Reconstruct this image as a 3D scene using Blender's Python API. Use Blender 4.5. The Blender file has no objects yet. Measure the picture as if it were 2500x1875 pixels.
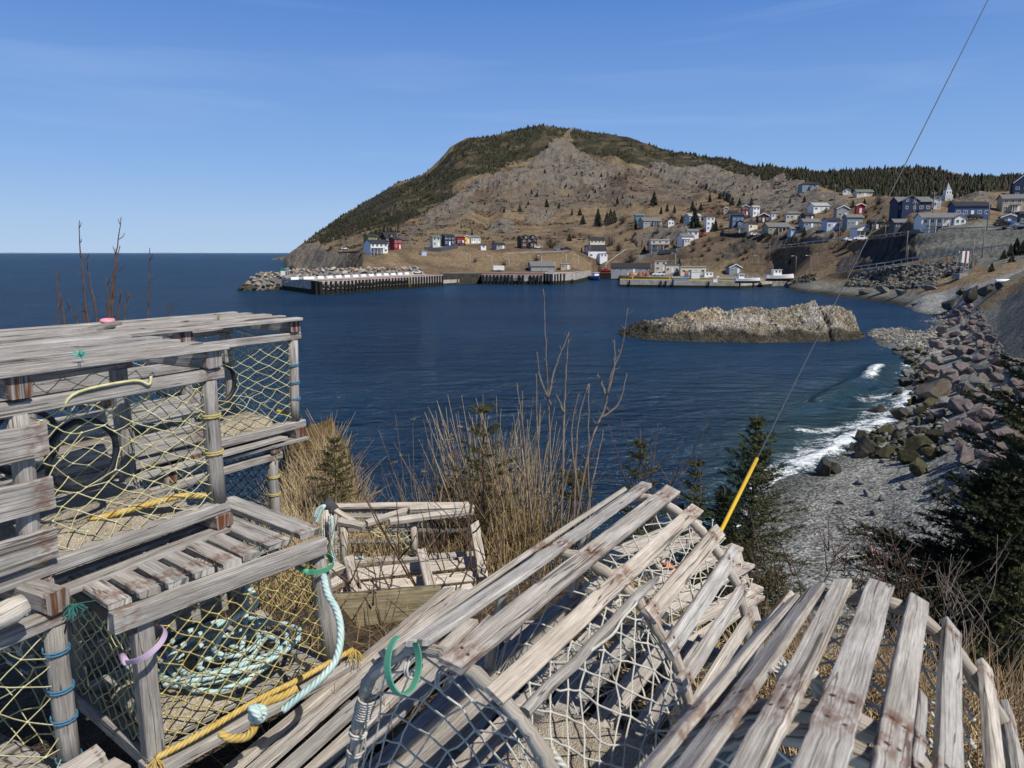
import bpy, math, random
import numpy as np
from mathutils import Vector, Matrix
R = random.Random(7)
NR = np.random.default_rng(11)
sc = bpy.context.scene
col = sc.collection
# ------------------------------------------------------------------ camera
# eye at the origin, +Y away from the viewer, sea level 13 m below the eye
SEA = -13.0
FPX, PCX, PCY, PITCH = 1805.0, 1250.0, 937.5, math.radians(10.07)
CP, SP = math.cos(PITCH), math.sin(PITCH)
cam_data = bpy.data.cameras.new('camera')
cam = bpy.data.objects.new('camera', cam_data); col.objects.link(cam)
cam.rotation_euler = (math.pi/2 - PITCH, 0, 0)
cam_data.sensor_fit = 'HORIZONTAL'
cam_data.angle_x = 2*math.atan(1250/FPX)
cam_data.clip_start = 0.05; cam_data.clip_end = 60000
cam_data.dof.use_dof = True
cam_data.dof.focus_distance = 5.0
cam_data.dof.aperture_fstop = 11.0
sc.camera = cam
def ray(px, py):                       # direction through a point of the picture, unit depth
    x = (px-PCX)/FPX; y = (py-PCY)/FPX
    return Vector((x, CP - y*SP, -SP - y*CP))
def at(px, py, d): return ray(px, py)*d
def onz(px, py, z):
    r = ray(px, py); return r*(z/r.z)
def proj(x, y, z):
    d = y*CP - z*SP; dn = -y*SP - z*CP
    return PCX + FPX*x/d, PCY + FPX*dn/d
# ------------------------------------------------------------------ noise (numpy)
_perm = NR.permutation(4096)
def _h(ix, iy):
    return _perm[(_perm[ix & 4095] + iy) & 4095]/4095.0
def vnoise(x, y):
    ix = np.floor(x).astype(int); iy = np.floor(y).astype(int)
    fx = x-ix; fy = y-iy
    fx = fx*fx*fx*(fx*(fx*6-15)+10); fy = fy*fy*fy*(fy*(fy*6-15)+10)
    a = _h(ix, iy); b = _h(ix+1, iy); c = _h(ix, iy+1); d = _h(ix+1, iy+1)
    return ((a*(1-fx)+b*fx)*(1-fy) + (c*(1-fx)+d*fx)*fy)*2-1
def fbm(x, y, oct=5, gain=.5, ridged=False):
    s = np.zeros_like(np.asarray(x, float)); a = 1.0; tot = 0
    for o in range(oct):
        n = vnoise(x*2**o+17.3*o, y*2**o-9.1*o)
        if ridged: n = 1-2*np.abs(n)
        s += a*n; tot += a; a *= gain
    return s/tot
def sstep(a, b, x):
    t = np.clip((x-a)/(b-a), 0, 1); return t*t*(3-2*t)
# ------------------------------------------------------------------ objects
def tag(o, label=None, cat=None, group=None, kind=None):
    if label: o['label'] = label
    if cat: o['category'] = cat
    if group: o['group'] = group
    if kind: o['kind'] = kind
    return o
def thing(name, label, cat, loc=(0, 0, 0), rotz=0, group=None):
    o = bpy.data.objects.new(name, None); col.objects.link(o)
    o.empty_display_size = .1
    o.location = loc; o.rotation_euler = (0, 0, rotz)
    return tag(o, label, cat, group)
def link(name, me, parent=None, loc=None):
    o = bpy.data.objects.new(name, me); col.objects.link(o)
    if parent: o.parent = parent
    if loc is not None: o.location = loc
    return o
def copy_tree(o, parent=None):
    c = o.copy(); col.objects.link(c); c.parent = parent
    for ch in list(o.children): copy_tree(ch, c)
    return c
class MB:
    """collects shapes into one mesh; vertices may be given in world space, 'org' is the parent's place"""
    def __init__(s, org=(0, 0, 0)):
        s.V = []; s.F = []; s.M = []; s.UV = []; s.C = []; s.org = Vector(org); s.smooth = []
    def v(s, p, c=(1, 0, .5, 1)):
        s.V.append((p[0]-s.org.x, p[1]-s.org.y, p[2]-s.org.z)); s.C.append(c); return len(s.V)-1
    def f(s, idx, m=0, uv=None, sm=False):
        s.F.append(tuple(idx)); s.M.append(m); s.smooth.append(sm)
        s.UV.extend(uv if uv else [(0, 0)]*len(idx))
    def mesh(s, name, mats):
        me = bpy.data.meshes.new(name)
        me.from_pydata(s.V, [], s.F)
        if not isinstance(mats, (list, tuple)): mats = [mats]
        for m in mats: me.materials.append(m)
        me.polygons.foreach_set('material_index', s.M)
        me.polygons.foreach_set('use_smooth', s.smooth)
        uv = me.uv_layers.new(name='grain')
        uv.data.foreach_set('uv', np.array(s.UV, float).ravel())
        ca = me.attributes.new('tint', 'FLOAT_COLOR', 'POINT')
        ca.data.foreach_set('color', np.array(s.C, float).ravel())
        me.update()
        return me
    def build(s, name, mats, parent=None):
        return link(name, s.mesh(name, mats), parent)
    # --- a sawn board or square post, slightly warped, chamfered, with grain running along it
    def board(s, p0, p1, w, t, up=(0, 0, 1), seg=5, jit=.0016, cut=(0, 0), taper=(1, 1), rust=(), tint=None, m=0, sag=0, ch=.12, nails=False):
        p0 = Vector(p0); p1 = Vector(p1); a = (p1-p0); L = a.length; a.normalize()
        up = Vector(up); side = a.cross(up)
        if side.length < 1e-4: side = a.cross(Vector((0, 1, 0)))
        side.normalize(); up = side.cross(a).normalized()
        b = R.uniform(.72, 1.12) if tint is None else tint; hue = R.random()
        u0 = R.uniform(0, 40); v0 = R.uniform(0, 40)
        c = min(w, t)*ch
        base = [(-w/2+c, -t/2), (w/2-c, -t/2), (w/2, -t/2+c), (w/2, t/2-c), (w/2-c, t/2), (-w/2+c, t/2), (-w/2, t/2-c), (-w/2, -t/2+c)]
        per = [0]
        for k in range(8):
            q = base[k]; n = base[(k+1) % 8]; per.append(per[-1]+math.hypot(n[0]-q[0], n[1]-q[1]))
        bend = R.uniform(-1, 1)*L*.004; bend2 = R.uniform(-1, 1)*L*.003
        ts = [i/seg for i in range(seg+1)]
        for q in rust:
            for dq in (-.05, -.02, .02, .05):
                if 0 < q+dq < 1: ts.append(q+dq)
        ts = sorted(set(ts)); rings = []
        for i, f in enumerate(ts):
            k = taper[0]*(1-f)+taper[1]*f; j1 = R.gauss(0, jit); j2 = R.gauss(0, jit)
            wj = 1+R.gauss(0, jit*8)
            rr = max([max(0, 1-abs(f-q)/.05) for q in rust]+[0])
            ctr = p0 + a*(L*f) + up*(math.sin(math.pi*f)*(bend-sag)+j1*.3) + side*(math.sin(math.pi*f)*bend2+j2*.4)
            row = []
            for (x, y) in base:
                sh = 0
                if i == 0: sh = cut[0]*x + R.gauss(0, jit*.8)
                if i == len(ts)-1: sh = cut[1]*x + R.gauss(0, jit*.8)
                row.append(s.v(ctr + side*(x*k*wj) + up*(y*k) + a*sh, (b, rr, hue, 1)))
            rings.append((row, f))
        for i in range(len(rings)-1):
            (r0, f0), (r1, f1) = rings[i], rings[i+1]
            for k in range(8):
                n = (k+1) % 8
                s.f((r0[k], r0[n], r1[n], r1[k]), m, [(u0+f0*L, v0+per[k]), (u0+f0*L, v0+per[k+1]), (u0+f1*L, v0+per[k+1]), (u0+f1*L, v0+per[k])])
        if nails:
            for q in rust:
                for sg in (-1, 1):
                    cq = p0 + a*(L*q+R.gauss(0, .004)) + side*(sg*w*.2+R.gauss(0, .002)) + up*(math.sin(math.pi*q)*(bend-sag)+t/2+.0006) + side*(math.sin(math.pi*q)*bend2); rr_ = R.uniform(.0024, .0038)
                    s.f([s.v(cq+a*math.cos(k*1.0472)*rr_+side*math.sin(k*1.0472)*rr_) for k in range(6)][::-1], 1)
        for row, rev in ((rings[0][0], True), (rings[-1][0], False)):
            idx = list(reversed(row)) if rev else row
            s.f(idx, m, [(u0+base[k][0]*.1, v0+7+base[k][1]) for k in range(8)])
        return s
    # --- a round stick, rope, hoop or wire following a path
    def tube(s, pts, r, n=6, m=0, tint=None, close=False, cap=True, jit=0, twist=0):
        P = [Vector(p) for p in pts]; N = len(P)
        rad = r if isinstance(r, (list, tuple)) else [r]*N
        b = R.uniform(.8, 1.1) if tint is None else tint; hue = R.random()
        u = R.uniform(0, 40); v0 = R.uniform(0, 40); rings = []; prev = None; us = []
        for i in range(N):
            if close: d = P[(i+1) % N]-P[i-1]
            else: d = P[min(i+1, N-1)]-P[max(i-1, 0)]
            if d.length < 1e-9: d = Vector((0, 0, 1))
            d.normalize()
            if prev is None:
                x = d.orthogonal().normalized()
            else:
                x = prev - d*prev.dot(d)
                x = x.normalized() if x.length > 1e-6 else d.orthogonal().normalized()
            prev = x; y = d.cross(x)
            if i: u += (P[i]-P[i-1]).length
            us.append(u); row = []
            for k in range(n):
                an = 2*math.pi*k/n + twist*i
                rr = rad[i]*(1+R.gauss(0, jit) if jit else 1)
                row.append(s.v(P[i] + (x*math.cos(an)+y*math.sin(an))*rr, (b, 0, hue, 1)))
            rings.append(row)
        M = N if close else N-1
        cir = 2*math.pi*max(rad)
        for i in range(M):
            j = (i+1) % N; u1 = us[j] if j > i else us[i]+(P[j]-P[i]).length
            for k in range(n):
                q = (k+1) % n
                s.f((rings[i][k], rings[i][q], rings[j][q], rings[j][k]), m,
                    [(us[i], v0+cir*k/n), (us[i], v0+cir*(k+1)/n), (u1, v0+cir*(k+1)/n), (u1, v0+cir*k/n)], True)
        if cap and not close and n > 2:
            s.f(list(reversed(rings[0])), m); s.f(rings[-1], m)
        return s
    def box(s, x0, x1, y0, y1, z0, z1, m=0, tint=1.0):
        c = (tint, 0, .5, 1)
        i = [s.v((x, y, z), c) for x in (x0, x1) for y in (y0, y1) for z in (z0, z1)]
        for q in ((0, 1, 3, 2), (4, 6, 7, 5), (0, 4, 5, 1), (2, 3, 7, 6), (0, 2, 6, 4), (1, 5, 7, 3)):
            s.f([i[k] for k in q], m, [(s.V[i[k]][0]+s.V[i[k]][1], s.V[i[k]][2]) for k in q])
        return s
    def prism(s, poly, d0, d1, axis='y', m=0, tint=1.0):
        """poly: outline in the two other axes, pushed from d0 to d1"""
        def P(a, b, d): return (a, d, b) if axis == 'y' else ((d, a, b) if axis == 'x' else (a, b, d))
        c = (tint, 0, .5, 1); n = len(poly)
        A = [s.v(P(a, b, d0), c) for a, b in poly]; B = [s.v(P(a, b, d1), c) for a, b in poly]
        s.f(A, m, [tuple(q) for q in poly]); s.f(list(reversed(B)), m, [tuple(q) for q in reversed(poly)])
        for k in range(n):
            j = (k+1) % n
            s.f((A[j], A[k], B[k], B[j]), m, [(poly[j][0]+poly[j][1], d0), (poly[k][0]+poly[k][1], d0), (poly[k][0]+poly[k][1], d1), (poly[j][0]+poly[j][1], d1)])
        return s
    def quad(s, a, b, c_, d, m=0, tint=1.0):
        c = (tint, 0, .5, 1)
        s.f([s.v(p, c) for p in (a, b, c_, d)], m, [(0, 0), (1, 0), (1, 1), (0, 1)]); return s
def spline(P, n=8, close=False):
    P = [Vector(p) for p in P]; out = []
    N = len(P)
    for i in range(N if close else N-1):
        if close: a, b, c, d = P[i-1], P[i], P[(i+1) % N], P[(i+2) % N]
        else:
            b, c = P[i], P[i+1]; a = P[i-1] if i else b*2-c; d = P[i+2] if i+2 < N else c*2-b
        for k in range(n):
            t = k/n
            out.append(.5*((2*b)+(c-a)*t+(2*a-5*b+4*c-d)*t*t+(-a+3*b-3*c+d)*t**3))
    if not close: out.append(P[-1])
    return out
# ------------------------------------------------------------------ materials
def mat(name, build):
    m = bpy.data.materials.new(name); m.use_nodes = True
    nt = m.node_tree; nt.nodes.clear()
    out = nt.nodes.new('ShaderNodeOutputMaterial')
    bs = nt.nodes.new('ShaderNodeBsdfPrincipled')
    nt.links.new(bs.outputs[0], out.inputs[0])
    build(NT(nt, bs, out)); return m
class NT:
    def __init__(s, nt, bs, out): s.nt = nt; s.bs = bs; s.out = out
    def n(s, typ, **kw):
        x = s.nt.nodes.new('ShaderNode'+typ)
        for k, v in kw.items():
            if k.startswith('i_'):
                key = k[2:]; x.inputs[int(key) if key.isdigit() else key.replace('_', ' ')].default_value = v
            else: setattr(x, k, v)
        return x
    def l(s, a, b):
        if hasattr(a, 'outputs'): a = a.outputs[0]
        s.nt.links.new(a, b)
    def noise(s, vec, scale, detail=4, rough=.55, dist=0):
        x = s.n('TexNoise'); x.inputs['Scale'].default_value = scale; x.inputs['Detail'].default_value = detail
        x.inputs['Roughness'].default_value = rough; x.inputs['Distortion'].default_value = dist
        if vec is not None: s.l(vec, x.inputs['Vector'])
        return x.outputs['Fac']
    def mapping(s, vec, scale):
        x = s.n('Mapping'); x.inputs['Scale'].default_value = scale; s.l(vec, x.inputs['Vector']); return x.outputs[0]
    def ramp(s, fac, stops):
        x = s.n('ValToRGB'); e = x.color_ramp.elements
        while len(e) < len(stops): e.new(.5)
        for k, (p, c) in enumerate(stops):
            e[k].position = p; e[k].color = (*c, 1) if len(c) == 3 else c
        s.l(fac, x.inputs[0]); return x.outputs[0]
    def mix(s, fac, a, b, typ='MIX'):
        x = s.n('Mix', data_type='RGBA', blend_type=typ)
        for sock, val in ((x.inputs[0], fac), (x.inputs[6], a), (x.inputs[7], b)):
            if isinstance(val, (int, float)): sock.default_value = val
            elif isinstance(val, tuple): sock.default_value = (*val, 1) if len(val) == 3 else val
            else: s.l(val, sock)
        return x.outputs[2]
    def math(s, op, a, b=None, clamp=False):
        x = s.n('Math', operation=op, use_clamp=clamp)
        for k, val in ((0, a), (1, b)):
            if val is None: continue
            if isinstance(val, (int, float)): x.inputs[k].default_value = val
            else: s.l(val, x.inputs[k])
        return x.outputs[0]
    def remap(s, v, a, b, c=0, d=1):
        x = s.n('MapRange'); s.l(v, x.inputs[0])
        for k, q in zip((1, 2, 3, 4), (a, b, c, d)): x.inputs[k].default_value = q
        return x.outputs[0]
    def attr(s, name):
        return s.n('Attribute', attribute_name=name)
    def sep(s, c):
        x = s.n('SeparateColor'); s.l(c, x.inputs[0]); return x.outputs
    def obj(s): return s.n('TexCoord').outputs['Object']
    def pos(s): return s.n('NewGeometry').outputs['Position']
    def uv(s): return s.n('UVMap', uv_map='grain').outputs[0]
    def bump(s, h, strength=.5, dist=.01):
        x = s.n('Bump'); x.inputs['Strength'].default_value = strength; x.inputs['Distance'].default_value = dist
        s.l(h, x.inputs['Height']); s.l(x.outputs[0], s.bs.inputs['Normal'])
    def base(s, c):
        if isinstance(c, tuple): s.bs.inputs['Base Color'].default_value = (*c, 1)
        else: s.l(c, s.bs.inputs['Base Color'])
    def rough(s, v): s.bs.inputs['Roughness'].default_value = v
    def spec(s, v): s.bs.inputs['Specular IOR Level'].default_value = v
def wood_mat(name, dark, mid, light, rust=True):
    def b(t):
        uv = t.uv(); at_ = t.attr('tint'); cs = t.sep(at_.outputs['Color'])
        g1 = t.noise(t.mapping(uv, (2.6, 75, 1)), 1, 6, .66, .12)
        g2 = t.noise(t.mapping(uv, (11, 420, 1)), 1, 3, .65)
        blot = t.noise(t.mapping(uv, (6, 26, 1)), 1, 5, .65)
        c = t.ramp(g1, [(.22, dark), (.5, mid), (.75, light)])
        c = t.mix(t.remap(g2, .36, .62, .62, 0), c, tuple(x*.55 for x in dark))
        c = t.mix(t.remap(blot, .48, .70, 0, .55), c, light); c = t.mix(t.remap(blot, .28, .46, .18, 0), c, dark)
        c = t.mix(t.remap(cs[2], 0, 1, 0, .22), c, t.mix(1.0, c, (1.0, .82, .62), 'MULTIPLY'))
        c = t.mix(1.0, c, t.n('CombineColor').outputs[0], 'MULTIPLY') if False else c
        br = t.n('VectorMath', operation='SCALE'); t.l(c, br.inputs[0]); t.l(cs[0], br.inputs['Scale'])
        c = br.outputs[0]
        # cracks along the grain
        ck = t.noise(t.mapping(uv, (1.1, 46, 1)), 1, 2, .4, .05)
        crack = t.math('LESS_THAN', t.math('ABSOLUTE', t.math('SUBTRACT', ck, .5)), .007)
        c = t.mix(t.math('MULTIPLY', crack, .75), c, (.03, .025, .02))
        if rust:
            rn = t.noise(t.mapping(uv, (30, 70, 1)), 1, 3, .6)
            c = t.mix(t.math('MULTIPLY', t.remap(rn, .42, .56, 0, 1.0), cs[1], True), c, (.12, .042, .016))
        t.base(c); t.rough(.85); t.spec(.25)
        h = t.math('ADD', g1, t.math('MULTIPLY', g2, .5)); h = t.math('SUBTRACT', h, t.math('MULTIPLY', crack, .6))
        t.bump(h, .8, .004)
    return mat(name, b)
def plain(name, c, rough=.6, spec=.4, var=.18, scale=6, bump=0, c2=None, detail=4):
    def b(t):
        o = t.obj(); n = t.noise(o, scale, detail, .6)
        d = tuple(x*(1-var) for x in c); l = tuple(min(1, x*(1+var)) for x in c) if c2 is None else c2
        t.base(t.ramp(n, [(.3, d), (.7, l)])); t.rough(rough); t.spec(spec)
        if bump: t.bump(t.noise(o, scale*4, 4), bump, .02)
    return mat(name, b)
W_GREY = wood_mat('weathered_wood', (.175, .16, .143), (.40, .375, .345), (.61, .59, .555))
W_WARM = wood_mat('bleached_wood', (.27, .23, .185), (.50, .45, .385), (.69, .64, .57))
W_DARK = wood_mat('dark_wood', (.07, .058, .046), (.15, .125, .10), (.25, .22, .18))  # same grain as the other boards in a darker tone
M_NAIL = plain('rusty_nail', (.06, .028, .016), .8, .3, .3, 60)
def rope_mat(name, c, c2):
    def b(t):
        uv = t.uv(); sx = t.n('SeparateXYZ'); t.l(uv, sx.inputs[0])
        ph = t.math('ADD', t.math('MULTIPLY', sx.outputs[0], 420), t.math('MULTIPLY', sx.outputs[1], 420))
        w = t.math('SINE', ph)
        n = t.noise(t.obj(), 40, 3)
        col_ = t.mix(t.remap(n, .35, .65), c, c2)
        col_ = t.mix(t.remap(w, -1, -.3, .45, 0), col_, tuple(x*.45 for x in c))
        t.base(col_); t.rough(.8); t.spec(.2); t.bump(w, .5, .002)
    return mat(name, b)
M_NET_Y = plain('yellow_twine', (.56, .52, .23), .8, .2, .2, 30, c2=(.66, .62, .38))
M_NET_W = plain('grey_twine', (.50, .48, .42), .85, .2, .2, 30)
M_NET_O = plain('ochre_twine', (.45, .34, .10), .85, .2, .25, 30, c2=(.52, .46, .2))
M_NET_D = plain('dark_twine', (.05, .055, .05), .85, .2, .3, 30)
M_TEAL = rope_mat('teal_rope', (.38, .55, .52), (.58, .69, .65))
M_YEL = rope_mat('yellow_rope', (.50, .32, .07), (.60, .45, .16))
M_GREYROPE = rope_mat('grey_rope', (.48, .47, .42), (.6, .58, .52))
M_BLUE = plain('blue_twine', (.06, .17, .26), .7, .3)
M_LILAC = plain('lilac_plastic', (.48, .36, .49), .6, .3, .12)
M_GREEN = plain('green_plastic', (.09, .33, .20), .5, .4, .1)
M_BLACK = plain('black_plastic', (.015, .017, .022), .45, .4)
M_PINK = plain('pink_plastic', (.75, .28, .32), .5, .4)
M_ORANGE = plain('orange_paint', (.75, .2, .1), .6, .3)
M_YGUARD = plain('yellow_plastic', (.62, .39, .02), .4, .5, .1, 3)
def sand_b(t):
    o = t.obj(); v = t.n('TexVoronoi'); v.inputs['Scale'].default_value = 260; t.l(o, v.inputs['Vector'])
    n = t.noise(o, 9, 4)
    bw = t.n('RGBToBW'); t.l(v.outputs['Color'], bw.inputs[0])
    c = t.mix(.5, t.ramp(n, [(.3, (.30, .25, .18)), (.7, (.48, .42, .33))]), bw.outputs[0], 'SOFT_LIGHT')
    t.base(c); t.rough(.95); t.spec(.1); t.bump(v.outputs['Distance'], .8, .006)
M_SAND = mat('concrete_ballast', sand_b)
# ------------------------------------------------------------------ world and sun
SUN_AZ, SUN_EL = math.radians(132), math.radians(52)      # clockwise from straight ahead
world = bpy.data.worlds.new('World'); sc.world = world; world.use_nodes = True
wn = world.node_tree; wn.nodes.clear()
wo = wn.nodes.new('ShaderNodeOutputWorld'); wb = wn.nodes.new('ShaderNodeBackground')
sky = wn.nodes.new('ShaderNodeTexSky'); sky.sky_type = 'NISHITA'; sky.sun_disc = False
sky.sun_elevation = SUN_EL; sky.sun_rotation = SUN_AZ
sky.air_density = 1.0; sky.dust_density = .25; sky.ozone_density = 2.0; sky.altitude = 20
wb.inputs['Strength'].default_value = .085
# a deeper blue towards the top, darkened above the view to cut fill light, and thin high cloud streaks, as a function of the direction in the sky
tc = wn.nodes.new('ShaderNodeTexCoord'); sx = wn.nodes.new('ShaderNodeSeparateXYZ')
wn.links.new(tc.outputs['Generated'], sx.inputs[0])
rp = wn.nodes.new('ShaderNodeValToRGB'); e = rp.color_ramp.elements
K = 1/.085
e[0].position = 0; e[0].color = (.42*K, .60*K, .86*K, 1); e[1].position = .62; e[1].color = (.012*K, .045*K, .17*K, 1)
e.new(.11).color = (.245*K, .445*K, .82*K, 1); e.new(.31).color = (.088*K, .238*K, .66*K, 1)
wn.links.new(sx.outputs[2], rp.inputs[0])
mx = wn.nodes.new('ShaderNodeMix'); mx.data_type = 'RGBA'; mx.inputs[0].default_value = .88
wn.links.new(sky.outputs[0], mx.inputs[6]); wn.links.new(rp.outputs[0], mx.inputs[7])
mp = wn.nodes.new('ShaderNodeMapping'); mp.inputs['Scale'].default_value = (1.6, 1.2, 16); mp.inputs['Rotation'].default_value = (0, .05, 0)
wn.links.new(tc.outputs['Generated'], mp.inputs[0])
cn = wn.nodes.new('ShaderNodeTexNoise'); cn.inputs['Scale'].default_value = 1.5; cn.inputs['Detail'].default_value = 6; cn.inputs['Distortion'].default_value = .5
wn.links.new(mp.outputs[0], cn.inputs['Vector'])
cr = wn.nodes.new('ShaderNodeMapRange'); cr.inputs[1].default_value = .52; cr.inputs[2].default_value = .85; cr.inputs[3].default_value = 0; cr.inputs[4].default_value = .24
wn.links.new(cn.outputs['Fac'], cr.inputs[0])
mx2 = wn.nodes.new('ShaderNodeMix'); mx2.data_type = 'RGBA'; wn.links.new(cr.outputs[0], mx2.inputs[0])
wn.links.new(mx.outputs[2], mx2.inputs[6]); mx2.inputs[7].default_value = (5.6, 7.3, 10.0, 1)
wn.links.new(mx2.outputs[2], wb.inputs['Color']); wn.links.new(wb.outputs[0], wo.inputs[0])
sd = bpy.data.lights.new('sun', 'SUN'); sd.energy = 5.0; sd.angle = math.radians(.53); sd.color = (1, .955, .88)
so = bpy.data.objects.new('sun', sd); col.objects.link(so)
SUNV = Vector((math.sin(SUN_AZ)*math.cos(SUN_EL), math.cos(SUN_AZ)*math.cos(SUN_EL), math.sin(SUN_EL)))
so.rotation_euler = SUNV.to_track_quat('Z', 'Y').to_euler(); so.location = SUNV*50
sc.view_settings.view_transform = 'Standard'; sc.view_settings.look = 'None'
sc.view_settings.exposure = 0; sc.view_settings.gamma = 1
# ------------------------------------------------------------------ the lie of the land
# bearings (as picture columns) with (picture row, distance) or (picture row, 'z', height) from near to far
def pr(px, row, d, z=None):
    r = ray(px, row); h = math.hypot(r.x, r.y)
    if d == 'z': k = z/r.z; return h*k, z
    return d, r.z*d/h
SEAW = [(40, -17.0), (600, -19.0), (4000, -22)]
B_L = [(.3, -1.55), (1.0, -1.45), (2.6, -1.45), (3.6, -1.75), (4.6, -2.15), (5.6, -2.5)]      # bank on the left
B_C = [(.3, -1.55), (1.0, -1.38), (2.3, -1.42), (3.5, -1.85), (4.4, -2.15), (5.4, -2.45)]
B_R = [(.3, -1.5), (.9, -1.22), (1.8, -1.42), (3.0, -1.85), (4.2, -2.3), (5.5, -2.95)]
D_S = [(7, -3.9), (10, -6.6), (14, -10.4), (18, -13.6), (26, -16)]                                # drop to the water
D_B = [(7.5, -4.4), (10, -6.2), (14, -8.7), (19, -11.2), (24, -12.1)]                              # drop to the beach
HUM = [(7.0, -2.75), (8.6, -2.65), (10.5, -2.5), (12, -2.9), (13, -4.5), (15, -9), (18, -14), (24, -16)]
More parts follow.
